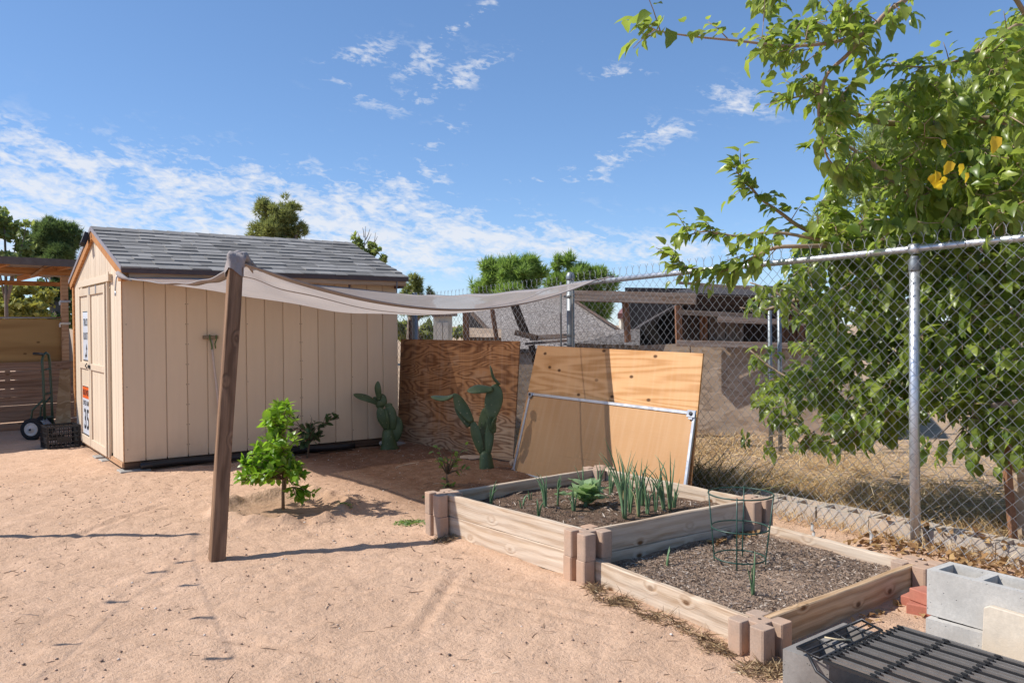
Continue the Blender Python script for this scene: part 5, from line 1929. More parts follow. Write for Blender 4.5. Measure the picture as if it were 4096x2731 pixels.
M_WROCK = concrete('white_rock', (0.62, 0.57, 0.50), pits=0.2, scale=0.5)
M_BROCK = concrete('brown_rock', (0.40, 0.30, 0.23), pits=0.2, scale=0.5)
p = gnd(1380 + 255 * 0.614, 1430 + 572 * 0.614)
rock('white_stone', (p.x, p.y, 0.03), (0.075, 0.04, 0.035), M_WROCK, 'smooth white stone at the foot of the smaller cactus', 4)
p = gnd(1380 + 820 * 0.614, 1430 + 632 * 0.614, 0.06)
rock('flat_stone', (p.x, p.y, gz(p.x, p.y) + 0.01), (0.15, 0.10, 0.02), M_BROCK, 'flat brown stone on the soil behind the tall cactus', 5)
p = gnd(2056, 1868, 0.03)
rock('grey_stone', (p.x + 0.05, p.y + 0.05, gz(p.x, p.y) + 0.02), (0.05, 0.05, 0.04), M_BROCK, 'small grey stone beside the lower corner of the framed panel', 6)


def pl_weed(spots):
    return pl_spots(spots)


M_WEED = leaf('weed_leaf', (0.10, 0.17, 0.04), (0.17, 0.26, 0.07), trans=0.3)
V, F, A = straws(260, pl_spots([(2.92, 5.20, 0.10, 0.5), (3.02, 5.05, 0.07, 0.2), (2.7, 5.8, 0.05, 0.1), (3.5, 5.9, 0.05, 0.1), (3.9, 5.7, 0.05, 0.1)]), 0.02, 0.05, 0.008, 44)
o_ = obj('weeds', big_mesh('weeds', V, F, M_WEED, attr=A))
tag(o_, 'low green weeds on the soil by the left corner blocks', 'weeds', kind='stuff')

# ------------------------------------------------------------------ barbecue corner
M_CMU = concrete('concrete_block', (0.52, 0.49, 0.445), pits=1.4, scale=0.65)
M_CMUSOOT = concrete('sooty_block', (0.30, 0.275, 0.25), pits=1.4, scale=0.65, warm=(0.16, 0.14, 0.125))
cmu = hollow(0.19, 0.395, 0.19, 0.032).mesh('concrete_block')
cmu.materials.append(M_CMU)
cmu2 = hollow(0.19, 0.395, 0.19, 0.034).mesh('concrete_block')
cmu2.materials.append(M_CMUSOOT)


def cblock(me, M, label, grp='concrete blocks of the fire pit'):
    o = obj('concrete_block', me, None, None, M)
    return tag(o, label, 'concrete block', grp)


# near block: long side runs away from the viewer, cores up
cblock(cmu2, Matrix.Translation((2.665, 1.865, 0.002)) @ Matrix.Rotation(-PI / 2 + 0.03, 4, 'Z') @ Matrix.Diagonal((1.0, 1.1, 1, 1)), 'sooty concrete block under the left end of the grill grate')
cblock(cmu2, Matrix.Translation((2.70, 1.02, 0.002)) @ Matrix.Rotation(-PI / 2, 4, 'Z'), 'sooty concrete block under the hidden right end of the grill grate')
cblock(cmu, Matrix.Translation((3.43, 1.305, 0.002)) @ Matrix.Rotation(0.02, 4, 'Z'), 'lower pale concrete block of the two stacked beside the grill')
cblock(cmu, Matrix.Translation((3.452, 1.322, 0.196)) @ Matrix.Rotation(-0.03, 4, 'Z'), 'upper pale concrete block of the two stacked beside the grill')
cblock(cmu, Matrix.Translation((3.44, 0.89, 0.002)), 'lower pale concrete block behind the leaning slab')
cblock(cmu, Matrix.Translation((3.445, 0.905, 0.196)), 'upper pale concrete block behind the leaning slab')
M_BRICK = concrete('red_brick', (0.46, 0.17, 0.115), pits=0.4, warm=(0.50, 0.22, 0.15))
brick_me = MB().box((-0.05, -0.1, 0), (0.05, 0.1, 0.06)).mesh('brick', bevel=0.004)
brick_me.materials.append(M_BRICK)
for (x, y, z, a, lab) in ((3.985, 1.955, 0.0, 0.25, 'lower red brick lying beside the pale stacked blocks'), (4.06, 2.02, 0.0, 0.05, 'red brick lying furthest back near the bed corner block'), (3.99, 1.945, 0.062, -0.25, 'top red brick of the small pile by the stacked blocks')):
    o = obj('red_brick', brick_me, None, None, Matrix.Translation((x, y, z + gz(x, y) * 0)) @ Matrix.Rotation(a, 4, 'Z'))
    tag(o, lab, 'brick', 'red bricks by the stacked blocks')
o = obj('red_brick', brick_me, None, None, Matrix.Translation((4.63, 1.55, 0.0)) @ Matrix.Rotation(0.4, 4, 'Z') @ Matrix.Diagonal((1, 1, 2.2, 1)))
tag(o, 'red brick standing alone at the foot of the fence', 'brick', 'red bricks by the stacked blocks')
sl_M = frame((3.405, 1.47, 0.0), (0, -1, 0), (0.10, 0, 1))
sl = MB()
pl = []
for k, (a, b) in enumerate([(0.0, 0.0), (0.34, 0.0), (0.34, 0.285), (0.31, 0.30), (0.02, 0.312), (0.0, 0.30)]):
    pl.append((a, b))
sl.prism(pl, -0.018, 0.018)
o = obj('stone_slab', sl.mesh('stone_slab', bevel=0.004), concrete('cream_slab', (0.66, 0.56, 0.44), pits=0.15, warm=(0.62, 0.50, 0.36), scale=0.5), None, sl_M)
tag(o, 'cream paving slab leaning on the pale stacked blocks', 'slab')

M_IRON = metal('sooty_iron', (0.052, 0.052, 0.056), rough=0.42, met=0.6, spots=0.3, scale=22)
M_IRON2 = metal('worn_iron', (0.26, 0.24, 0.225), rough=0.42, met=0.45, spots=0.35, scale=30)
grate = thing('grill_grate', (2.92, 1.35, 0.2), 'black cast bar grill grate lying across the concrete blocks', 'grill grate')
GX0, GX1, GY0, GY1, GZ0 = 2.645, 3.185, 1.685, 0.80, 0.207
nb = 20
for k in range(nb):
    x = GX0 + (GX1 - GX0) * k / (nb - 1)
    thk = 0.0075 if 0 < k < nb - 1 else 0.011
    MB().box((x - thk / 2, GY1, GZ0), (x + thk / 2, GY0 - 0.004, GZ0 + 0.010)).build('bar', M_IRON2 if k % 3 else M_IRON, grate)
for yy in (GY0 - 0.006, 1.50, 1.315, 1.13, 0.95, GY1):
    cm = MB().box((GX0, yy - 0.005, GZ0 - 0.004), (GX1, yy + 0.005, GZ0 + 0.009))
    for k in range(nb - 1):
        x = GX0 + (GX1 - GX0) * (k + 0.5) / (nb - 1)
        cm.box((x - 0.005, yy - 0.010, GZ0 + 0.0095), (x + 0.005, yy + 0.010, GZ0 + 0.0145))
    cm.build('cross_bar', M_IRON, grate)
rk = thing('wire_rack', (2.86, 1.72, 0.2), 'bent black wire rack lying on the sooty block beside the grate', 'rack')
Rp = [(2.655, 1.795, 0.222), (3.10, 1.800, 0.226), (3.085, 1.705, 0.215), (2.64, 1.695, 0.214)]
MB().tube(Rp, 0.006, 6, closed=True).build('frame', M_IRON, rk, smooth=True)
for k in range(2):
    y = 1.765 - 0.03 * k
    MB().tube([(2.65, y, 0.217), (2.86, y + 0.002, 0.215), (3.09, y + 0.003, 0.220)], 0.0035, 6).build('wire', M_IRON, rk, smooth=True)
for x in (2.78, 2.89, 3.01):
    MB().tube([(x, 1.797, 0.226), (x + 0.01, 1.75, 0.210), (x - 0.005, 1.69, 0.214)], 0.004, 6).build('wire', M_IRON, rk, smooth=True)
MB().tube([(2.655, 1.75, 0.21), (2.632, 1.70, 0.17), (2.635, 1.62, 0.14), (2.645, 1.53, 0.13)], 0.006, 6).build('handle', M_IRON, rk, smooth=True)
sw = MB().tube([(2.80, 1.775, 0.232), (2.83, 1.74, 0.227), (2.88, 1.715, 0.222)], 0.0035, 5).build('straw_stem', plain('pale_straw', (0.6, 0.48, 0.3)), smooth=True)
tag(sw, 'pale dry stem lying on the sooty block under the wire rack', 'straw')
# ash and charred wood below the grate
M_ASH = material('ash', soil_build((0.55, 0.47, 0.40), (0.28, 0.22, 0.18), (0.7, 0.64, 0.58)))
V_, nA = [], 26
u = np.linspace(0, 1, nA)
AX, AY = np.meshgrid(2.62 + 0.75 * u, 0.85 + 0.82 * u, indexing='ij')
AZ = 0.02 + 0.035 * np.exp(-(((AX - 2.95) / 0.22) ** 2 + ((AY - 1.3) / 0.25) ** 2)) + 0.02 * fbm(AX * 9, AY * 9, 3, 60)
id_ = np.arange(nA * nA).reshape(nA, nA)
o = obj('ash_bed', big_mesh('ash_bed', np.stack([AX.ravel(), AY.ravel(), AZ.ravel()], 1), np.stack([id_[:-1, :-1].ravel(), id_[1:, :-1].ravel(), id_[1:, 1:].ravel(), id_[:-1, 1:].ravel()], 1), M_ASH, smooth=True))
tag(o, 'grey ash and embers spread under the grill grate', 'ash', kind='stuff')
lg = MB().tube([(2.63, 1.58, 0.06), (2.78, 1.45, 0.07), (2.95, 1.30, 0.075)], [0.05, 0.048, 0.04], 10).build('charred_log', plain('charred_wood', (0.10, 0.062, 0.05), var=0.5, rough=0.9), smooth=True)
tag(lg, 'charred brown log under the grill grate', 'log')

# ------------------------------------------------------------------ carport and board wall at the left
M_WBOARD = wood('carport_board', (0.40, 0.225, 0.135), (0.22, 0.115, 0.065), grain=0.9, knots=0.8, grey=0.35, greycol=(0.40, 0.32, 0.26), var=0.3)
M_PLYTAN = plywood('tan_plywood', (0.40, 0.245, 0.095), (0.27, 0.15, 0.055), freq=3.0, scale=(0.5, 5.0), knots=0.7, rough=0.75)
M_ROOFTIN = metal('brown_roof_sheet', (0.14, 0.105, 0.085), rough=0.5, met=0.4, spots=0.3)
WA, WB = gnd(0, 1728), gnd(278, 1704)
wd = (WB - WA).normalized()
W0, W1 = WA - wd * 2.6, WB + wd * 1.1
dA = depth_of(WA)


def wz(py):
    return at(0, py, dA).z


carport = thing('carport', tuple((WA + WB) / 2), 'open timber carport with board wall and brown sheet roof behind the shed', 'carport')
ztop = wz(1452)
hb = ztop / 8
for k in range(8):
    a, b = W0.copy(), W1.copy()
    a.z = b.z = hb * (k + 0.5) + random.uniform(-0.003, 0.003)
    tilt = random.uniform(-0.004, 0.004)
    a.z += tilt
    off = Vector((wd.y, -wd.x, 0)) * random.uniform(-0.006, 0.006)
    m_ = MB().box((0, -0.012, -hb / 2 + 0.003), ((b - a).length, 0.012, hb / 2 - 0.003)).mesh('board', bevel=0.002)
    obj('board', m_, M_WBOARD, carport, frame(a + off, wd, (-wd.y, wd.x, 0)))
bk = Vector((-wd.y, wd.x, 0))        # pointing away behind the wall
if bk.dot(_f) < 0:
    bk = -bk
a, b = W0 + bk * 0.09, W1 - wd * 1.15 + bk * 0.09
zl, zh = wz(1462), wz(1276)
m_ = MB().box((0, 0, -0.007), ((b - a).length, zh - zl, 0.007)).mesh('plywood_panel')
obj('plywood_panel', m_, M_PLYTAN, carport, frame((a.x, a.y, zl), wd, (0, 0, 1)))
MB().tube([Vector((a.x, a.y, zh + 0.02)) - bk * 0.02, Vector((b.x, b.y, zh + 0.02)) - bk * 0.02], 0.012, 8).build('conduit', M_STEEL, carport, smooth=True)
for (py0, py1, o_b, th) in ((1066, 1093, 0.0, 0.045), (1108, 1127, 0.9, 0.045)):
    a, b = W0 + bk * o_b, W1 + bk * o_b
    z0, z1 = wz(py1), wz(py0)
    m_ = MB().box((0, -th / 2, -(z1 - z0) / 2), ((b - a).length, th / 2, (z1 - z0) / 2)).mesh('beam', bevel=0.003)
    obj('beam', m_, M_RAW, carport, frame((a.x, a.y, (z0 + z1) / 2), wd, (-wd.y, wd.x, 0)))
for k in range(9):
    a = W0 + wd * (0.35 + k * 0.75)
    m_ = MB().box((0, -0.02, -0.04), (2.3, 0.02, 0.04)).mesh('rafter', bevel=0.003)
    obj('rafter', m_, M_RAW, carport, frame(Vector((a.x, a.y, wz(1058))) - bk * 0.5 , bk + Vector((0, 0, -0.04)), wd))
# corrugated roof sheet, rising to the back
rm = MB()
nR = 64
LR = (W1 - W0).length
for i in range(nR + 1):
    u = i / nR
    zz = wz(1046) + 0.012 * math.sin(u * nR * 1.6)
    p = W0 + wd * (LR * u) - bk * 0.55
    q = W0 + wd * (LR * u) + bk * 2.2
    rm.v += [(p.x, p.y, zz), (q.x, q.y, zz - 0.07), (q.x, q.y, zz - 0.062), (p.x, p.y, zz + 0.01)]
for i in range(nR):
    for k in range(4):
        k2 = (k + 1) % 4
        rm.f.append((i * 4 + k, (i + 1) * 4 + k, (i + 1) * 4 + k2, i * 4 + k2))
rm.build('roof_sheet', M_ROOFTIN, carport)
m_ = MB().box((0, -0.012, -0.05), (LR, 0.012, 0.05)).mesh('roof_trim')
obj('roof_trim', m_, M_ROOFTIN, carport, frame(Vector((W0.x, W0.y, wz(1052))) - bk * 0.57, wd, (-wd.y, wd.x, 0)))
for px0, o_b in ((271, 0.06), (-420, 0.06), (150, 2.0)):
    p = WA + wd * ((px0 / 278) * (WB - WA).length) + bk * o_b
    MB().box((p.x - 0.045, p.y - 0.045, 0), (p.x + 0.045, p.y + 0.045, wz(1095))).build('post', M_RAWPALE, carport, bevel=0.004)
p = WA + wd * (0.45 * (WB - WA).length)
MB().bar(Vector((p.x, p.y, wz(1104))) - bk * 0.04, Vector((p.x, p.y, wz(1050))) - bk * 0.04 + wd * 0.22, 0.03, 0.07, up=bk).build('brace', M_RAWPALE, carport)
for py in (1206, 1294):
    c_ = at(262, py, dA - 0.1)
    MB().bar(c_ - wd * 0.07, c_ + wd * 0.06, 0.03, 0.03).bar(c_ - wd * 0.07, c_ - wd * 0.07 + Vector((0, 0, -0.05)), 0.02, 0.02, up=wd).build('clamp', M_STEEL, carport, bevel=0.003)


def panel4(name, q, th, mat, parent=None, bevel=0.0):
    """flat board through four points, with real thickness; grain along the first edge"""
    q = [Vector(p) for p in q]
    M = frame(q[0], q[1] - q[0], q[3] - q[0])
    inv = M.inverted()
    l0 = [inv @ p for p in q]
    m_ = MB().hexa([p - Vector((0, 0, th / 2)) for p in l0], [p + Vector((0, 0, th / 2)) for p in l0])
    return obj(name, m_.mesh(name, bevel), mat, parent, M)


def osb_build(c1_, c2_, c3_):
    def b(t):
        c = ocoord(t)
        v1 = t.node('ShaderNodeTexVoronoi', {'Vector': t.vm('MULTIPLY', t.vm('ADD', c, t.vm('SCALE', t.node('ShaderNodeTexNoise', {'Vector': c, 'Scale': 4.0}).outputs['Color'], 0.25)), (9, 26, 9)), 'Scale': 1.0})
        n = t.noise(c, 2.0, 5, 0.65)
        k = t.xyz(v1.outputs['Color'])[0]
        col = t.ramp(k, [(0.0, c1_), (0.5, c2_), (1.0, c3_)])
        col = t.mix(t.rng(n, 0.35, 0.7, 0, 0.6), col, tuple(q * 0.72 for q in c2_))
        return pbsdf(t, col, 0.85, t.bump(k, 0.3, 0.004), spec=0.15)
    return b


M_OSB = material('osb', osb_build((0.46, 0.31, 0.17), (0.36, 0.22, 0.11), (0.27, 0.155, 0.07)))
M_OSBGREY = material('weathered_osb', osb_build((0.58, 0.45, 0.34), (0.48, 0.36, 0.265), (0.34, 0.245, 0.175)))


def zl_(a, b, d):
    return at(a / 1.7425, 980 + b / 1.7425, d)


o = panel4('osb_offcut', [zl_(418, 870, 10.75), zl_(488, 866, 10.75), zl_(495, 1260, 10.45), zl_(385, 1262, 10.45)], 0.012, M_OSB)
tag(o, 'narrow strand board offcut leaning by the shed corner behind the crate', 'board')

# hand truck
M_TRUCK = plain('truck_green', (0.030, 0.060, 0.035), rough=0.4, spec=0.5)
M_TYRE = plain('tyre_rubber', (0.02, 0.02, 0.021), rough=0.8)
M_HUB = plain('cream_hub', (0.52, 0.48, 0.44), rough=0.5)
wc = zl_(225, 1283, 10.35)
ht = thing('hand_truck', (wc.x, wc.y, 0), 'green two wheeled hand truck standing by the board wall', 'hand truck')
lr = [zl_(312, 1215, 10.42), zl_(306, 1050, 10.42), zl_(300, 900, 10.42), zl_(293, 810, 10.42), zl_(303, 765, 10.44), zl_(320, 750, 10.5), zl_(338, 765, 10.56), zl_(346, 815, 10.6), zl_(354, 950, 10.6), zl_(361, 1100, 10.6), zl_(367, 1250, 10.6)]
MB().tube(lr, 0.016, 8).build('frame', M_TRUCK, ht, smooth=True)
for a, b in (((302, 870), (350, 860)), ((308, 1040), (358, 1028)), ((311, 1200), (366, 1195))):
    MB().tube([zl_(*a, 10.42), zl_(*b, 10.6)], 0.012, 8).build('cross_bar', M_TRUCK, ht, smooth=True)
MB().tube([zl_(300, 762, 10.44), zl_(265, 757, 10.3), zl_(235, 757, 10.22)], 0.017, 8).build('grip', M_BLACK, ht, smooth=True)
for a, d_ in (((300, 1080, 226, 1150, 216, 1215), 10.40), ((352, 1060, 287, 1130, 280, 1215), 10.62)):
    MB().tube([zl_(a[0], a[1], d_), zl_(a[2], a[3], d_), zl_(a[4], a[5], d_), zl_(a[4] + 6, a[5] + 55, d_)], 0.013, 8).build('axle_brace', M_TRUCK, ht, smooth=True)
side = Vector((math.cos(math.radians(40)), -math.sin(math.radians(40)), 0))
wax = (Vector((-0.55, -0.83, 0))).normalized()
for c_, lab in ((wc, 1), (wc - wax * 0.28, 0)):
    r_ = c_.z - 0.002
    Mw = frame(c_, wax.cross(Vector((0, 0, 1))), (0, 0, 1))
    if (Mw.to_3x3() @ Vector((0, 0, 1))).dot(wax) < 0:
        Mw = frame(c_, -wax.cross(Vector((0, 0, 1))), (0, 0, 1))
    wl = MB().lathe([(r_ * 0.60, -0.03), (r_ * 0.9, -0.036), (r_, -0.02), (r_, 0.02), (r_ * 0.9, 0.036), (r_ * 0.60, 0.03)], 28, Mw).build('wheel', M_TYRE, ht, smooth=True)
    MB().lathe([(r_ * 0.62, -0.020), (r_ * 0.60, 0.034), (r_ * 0.55, 0.040), (r_ * 0.50, 0.033), (r_ * 0.24, 0.036), (r_ * 0.20, 0.052)], 24, Mw).build('hub', M_HUB, wl, smooth=True)
    MB().lathe([(0.014, 0.02), (0.014, 0.064)], 10, Mw).build('axle_nut', M_DARKMETAL, wl)
MB().tube([wc, wc - wax * 0.28], 0.009, 8).build('axle', M_STEEL, ht)
panel4('toe_plate', [zl_(298, 1212, 10.4), zl_(322, 1206, 10.62), zl_(372, 1262, 10.35), zl_(350, 1270, 10.1)], 0.008, M_STEEL, ht)

# plastic crate
cA, cB = gnd(192, 1799), gnd(319, 1787)
cu_ = (cB - cA).normalized()
cvv = Vector((-cu_.y, cu_.x, 0))
if cvv.dot(_f) < 0:
    cvv = -cvv
Lc, Hc = (cB - cA).length, 0.272
crate = thing('milk_crate', tuple(cA), 'black plastic lattice crate on the sand beside the shed door', 'crate')
crate['label'] = 'black plastic lattice crate on the sand beside the shed door'


def lattice(o, u, L, name):
    m_ = MB()
    for zz in (0.012, 0.075, 0.13, 0.185, 0.258):
        h = 0.012 if zz not in (0.012, 0.258) else 0.022
        m_.bar(o + Vector((0, 0, zz)), o + u * L + Vector((0, 0, zz)), 0.010, h)
    nb_ = 7
    for k in range(nb_ + 1):
        p = o + u * (L * k / nb_)
        m_.bar(p + Vector((0, 0, 0.0)), p + Vector((0, 0, Hc)), 0.013 if 0 < k < nb_ else 0.024, 0.008, up=u)
    m_.bar(o + u * (L * 0.28) + Vector((0, 0, 0.105)), o + u * (L * 0.72) + Vector((0, 0, 0.105)), 0.009, 0.05)
    m_.build(name, M_BLACK, crate)


lattice(cA, cu_, Lc, 'side')
lattice(cA + cvv * 0.30, cu_, Lc, 'side')
lattice(cA, cvv, 0.30, 'side')
lattice(cA + cu_ * Lc, cvv, 0.30, 'side')
m_ = MB()
for k in range(7):
    m_.bar(cA + cu_ * (Lc * k / 6) + Vector((0, 0, 0.006)), cA + cu_ * (Lc * k / 6) + cvv * 0.30 + Vector((0, 0, 0.006)), 0.012, 0.008)
m_.build('base', M_BLACK, crate)
pc = gnd(179, 1783)
pot = MB().lathe([(0.040, 0.0), (0.052, 0.10), (0.058, 0.10), (0.058, 0.118), (0.048, 0.118), (0.040, 0.03)], 18, Matrix.Translation((pc.x, pc.y, gz(pc.x, pc.y)))).build('plant_pot', plain('brown_plastic', (0.20, 0.11, 0.08)), smooth=True)
tag(pot, 'small brown plant pot beside the black crate', 'plant pot')

# ------------------------------------------------------------------ neighbour's yard beyond the fence
def gravel_build(t):
    c = ocoord(t)
    v = t.node('ShaderNodeTexVoronoi', {'Vector': c, 'Scale': 55.0})
    k = t.xyz(v.outputs['Color'])[0]
    n = t.noise(c, 1.5, 4, 0.6)
    col = t.ramp(k, [(0.0, (0.09, 0.075, 0.065)), (0.35, (0.19, 0.165, 0.15)), (0.7, (0.28, 0.25, 0.23)), (1.0, (0.38, 0.34, 0.31))])
    col = t.mix(t.rng(n, 0.4, 0.7, 0, 0.5), col, (0.20, 0.165, 0.14))
    return pbsdf(t, col, 0.9, t.bump(v.outputs['Distance'], -0.5, 0.02), spec=0.15)


M_GRAVEL = material('gravel_roofing', gravel_build)
M_OLDWOOD = wood('old_barn_wood', (0.30, 0.20, 0.14), (0.13, 0.08, 0.055), grain=0.8, knots=0.4, grey=0.6, greycol=(0.33, 0.28, 0.25), var=0.35)
M_REDWOOD = wood('red_barn_wood', (0.36, 0.17, 0.09), (0.16, 0.075, 0.04), grain=0.8, knots=0.4, var=0.2)
M_DARKWOOD = wood('dark_barn_wood', (0.10, 0.062, 0.045), (0.045, 0.028, 0.02), grain=0.8, knots=0.2, var=0.3)
M_TAR_SHADE = plain('tar_and_shade', (0.055, 0.045, 0.042), rough=0.85, var=0.4, scale=4)  # dark roofing, also the painted shade inside the coop and lean-to opening


def seg(name, a, b, wpx, mat, parent, dpx=None):
    """timber between two sighted points; wpx is its width in photo pixels at that distance"""
    A_, B_ = at(*a), at(*b)
    w_ = wpx * a[2] / FPX
    return panel_bar(name, A_, B_, w_, (dpx or wpx) * a[2] / FPX, mat, parent)


def panel_bar(name, A_, B_, w_, th, mat, parent):
    d = B_ - A_
    x = d.normalized()
    M = frame(A_, x, _f.cross(x))
    m_ = MB().box((0, -w_ / 2, -th / 2), (d.length, w_ / 2, th / 2)).mesh(name, bevel=0.003)
    return obj(name, m_, mat, parent, M)


leanto = thing('lean_to', tuple(gnd(2100, 1740)), 'low lean-to with weathered gravel covered roof behind the fence', 'lean-to')
panel4('roof', [at(1860, 1245, 13.0), at(2275, 1185, 13.2), at(2560, 1400, 10.9), at(1860, 1405, 11.2)], 0.06, M_GRAVEL, leanto)
panel4('ridge_board', [at(1900, 1222, 13.0), at(2275, 1168, 13.2), at(2278, 1196, 13.1), at(1900, 1248, 12.9)], 0.05, M_OLDWOOD, leanto)
seg('edge_board', (2270, 1185, 13.1), (2500, 1335, 11.2), 10, M_DARKWOOD, leanto)
panel4('wall', [at(1850, 1412, 11.25), at(2600, 1408, 10.95), at(2600, 1730, 10.95), at(1850, 1735, 11.25)], 0.05, M_OSBGREY, leanto)
panel4('ledge', [at(1862, 1322, 10.4), at(2005, 1328, 10.4), at(2005, 1362, 10.3), at(1862, 1360, 10.3)], 0.12, M_OSBGREY, leanto)
panel4('stone_ledge', [at(2300, 1345, 10.4), at(2560, 1335, 10.3), at(2560, 1400, 10.2), at(2300, 1392, 10.2)], 0.15, M_GRAVEL, leanto)
panel4('opening_shade', [at(1868, 1252, 11.6), at(1885, 1250, 11.6), at(1945, 1322, 11.5), at(1868, 1322, 11.5)], 0.03, M_TAR_SHADE, leanto)  # dark sheet standing for the shade in the triangular opening
seg('brace', (1888, 1252, 11.3), (1968, 1335, 11.2), 16, M_OLDWOOD, leanto)
for a, b, w_, mt in (((1862, 1235, 10.2), (1868, 1420, 10.2), 24, M_REDWOOD), ((1964, 1205, 10.0), (1996, 1420, 10.0), 18, M_REDWOOD), ((2052, 1205, 9.9), (2105, 1345, 9.9), 34, M_DARKWOOD), ((2062, 1330, 9.8), (2150, 1352, 9.7), 22, M_DARKWOOD), ((2120, 1352, 9.9), (2290, 1342, 9.8), 20, M_OLDWOOD), ((2100, 1375, 9.8), (2270, 1362, 9.7), 10, M_OLDWOOD), ((2125, 1380, 9.6), (2160, 1520, 9.6), 26, M_DARKWOOD)):
    seg('timber', a, b, w_, mt, leanto)

coop = thing('old_coop', tuple(gnd(2900, 1745)), 'tumbledown dark timber coop with strand board wall behind the fence', 'coop')
panel4('strand_board', [at(2470, 1385, 10.9), at(2760, 1372, 10.6), at(2760, 1742, 10.6), at(2470, 1735, 10.9)], 0.02, M_OSBGREY, coop)
panel4('strand_board', [at(2763, 1380, 10.6), at(3080, 1392, 10.3), at(3080, 1750, 10.3), at(2763, 1742, 10.6)], 0.02, M_OSBGREY, coop)
panel4('strand_board', [at(3083, 1392, 10.3), at(3420, 1400, 10.0), at(3420, 1760, 10.0), at(3083, 1750, 10.3)], 0.02, M_OSBGREY, coop)
seg('rail', (2705, 1372, 10.4), (3250, 1385, 10.1), 24, M_OLDWOOD, coop)
seg('beam', (2275, 1183, 9.6), (2785, 1196, 9.2), 42, M_OLDWOOD, coop)
seg('beam', (2705, 1248, 10.4), (3060, 1268, 10.2), 20, M_OLDWOOD, coop)
seg('beam', (2870, 1278, 10.3), (3230, 1292, 10.1), 22, M_OLDWOOD, coop)
seg('pole', (2705, 1130, 9.0), (3260, 1172, 8.8), 11, M_OLDWOOD, coop)
seg('post', (2500, 1200, 9.5), (2512, 1368, 9.5), 24, M_REDWOOD, coop)
seg('post', (2712, 1222, 10.4), (2716, 1375, 10.4), 24, M_REDWOOD, coop)
seg('post', (3194, 1085, 10.4), (3198, 1375, 10.4), 24, M_REDWOOD, coop)
for k in range(15):
    px0 = 2742 + k * 36
    seg('wall_board', (px0, 1262, 10.7), (px0 + random.uniform(-2, 2), 1378, 10.7), 33, random.choice((M_DARKWOOD, M_OLDWOOD, M_DARKWOOD, M_REDWOOD)), coop, 6)
panel4('roof_sheet', [at(2690, 1172, 10.4), at(3260, 1196, 10.0), at(3230, 1150, 13.4), at(2820, 1142, 13.6)], 0.03, M_TAR_SHADE, coop)
panel4('roof_sheet', [at(2800, 1168, 10.6), at(2515, 1338, 10.7), at(2560, 1300, 13.2), at(2815, 1158, 13.4)], 0.03, M_TAR_SHADE, coop)
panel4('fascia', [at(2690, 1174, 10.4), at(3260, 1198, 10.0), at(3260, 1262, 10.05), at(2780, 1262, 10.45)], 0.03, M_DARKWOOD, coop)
panel4('back_wall', [at(2500, 1150, 13.3), at(3280, 1160, 13.0), at(3280, 1640, 13.0), at(2500, 1640, 13.3)], 0.03, M_TAR_SHADE, coop)  # back, side and floor coloured dark to paint the coop's inner shade
panel4('side_wall', [at(2545, 1330, 10.75), at(2555, 1310, 13.3), at(2555, 1640, 13.3), at(2545, 1730, 10.75)], 0.03, M_TAR_SHADE, coop)
panel4('floor', [at(2545, 1560, 10.8), at(3280, 1560, 10.4), at(3280, 1500, 13.1), at(2545, 1500, 13.2)], 0.03, M_TAR_SHADE, coop)
for px0, d_ in ((3078, 9.2), (3116, 9.0)):
    b_ = gnd(px0 + 4, 1300 + FPX * CAM_H / d_)
    p0 = at(px0, 1175, d_)
    o = MB().tube([p0, at(px0 + 3, 1500, d_), at(px0 + 6, 1300 + FPX * CAM_H / d_ + 12, d_)], 0.024, 10).build('steel_post', M_PIPE_D, smooth=True)
    tag(o, 'grey steel post %s standing in front of the old coop' % ('nearer the plywood' if px0 < 3100 else 'nearer the foliage'), 'post', 'steel posts by the coop')

wb = thing('white_shed', tuple(gnd(1772, 1420)), 'distant white shed with double door beyond the fence corner', 'shed')
panel4('wall', [at(1735, 1268, 26), at(1808, 1264, 26), at(1808, 1420, 26), at(1735, 1420, 26)], 0.3, plain('white_wall', (0.56, 0.52, 0.44)), wb)
panel4('roof', [at(1728, 1262, 25.7), at(1830, 1258, 25.7), at(1826, 1240, 28), at(1735, 1244, 28)], 0.1, M_OLDWOOD, wb)
for a_ in (1748, 1772):
    panel4('door', [at(a_, 1290, 25.75), at(a_ + 21, 1289, 25.75), at(a_ + 21, 1400, 25.75), at(a_, 1400, 25.75)], 0.06, plain('cream_door', (0.62, 0.56, 0.46)), wb)
hs = thing('distant_house', tuple(gnd(2560, 1350)), 'distant white house with red roof patch between the coop timbers', 'house')
panel4('wall', [at(2480, 1262, 45), at(2640, 1262, 45), at(2640, 1345, 45), at(2480, 1345, 45)], 1.0, MATS['white_wall'], hs)
panel4('roof', [at(2470, 1264, 44), at(2650, 1264, 44), at(2630, 1240, 50), at(2490, 1240, 50)], 0.3, plain('red_roof', (0.30, 0.13, 0.10)), hs)

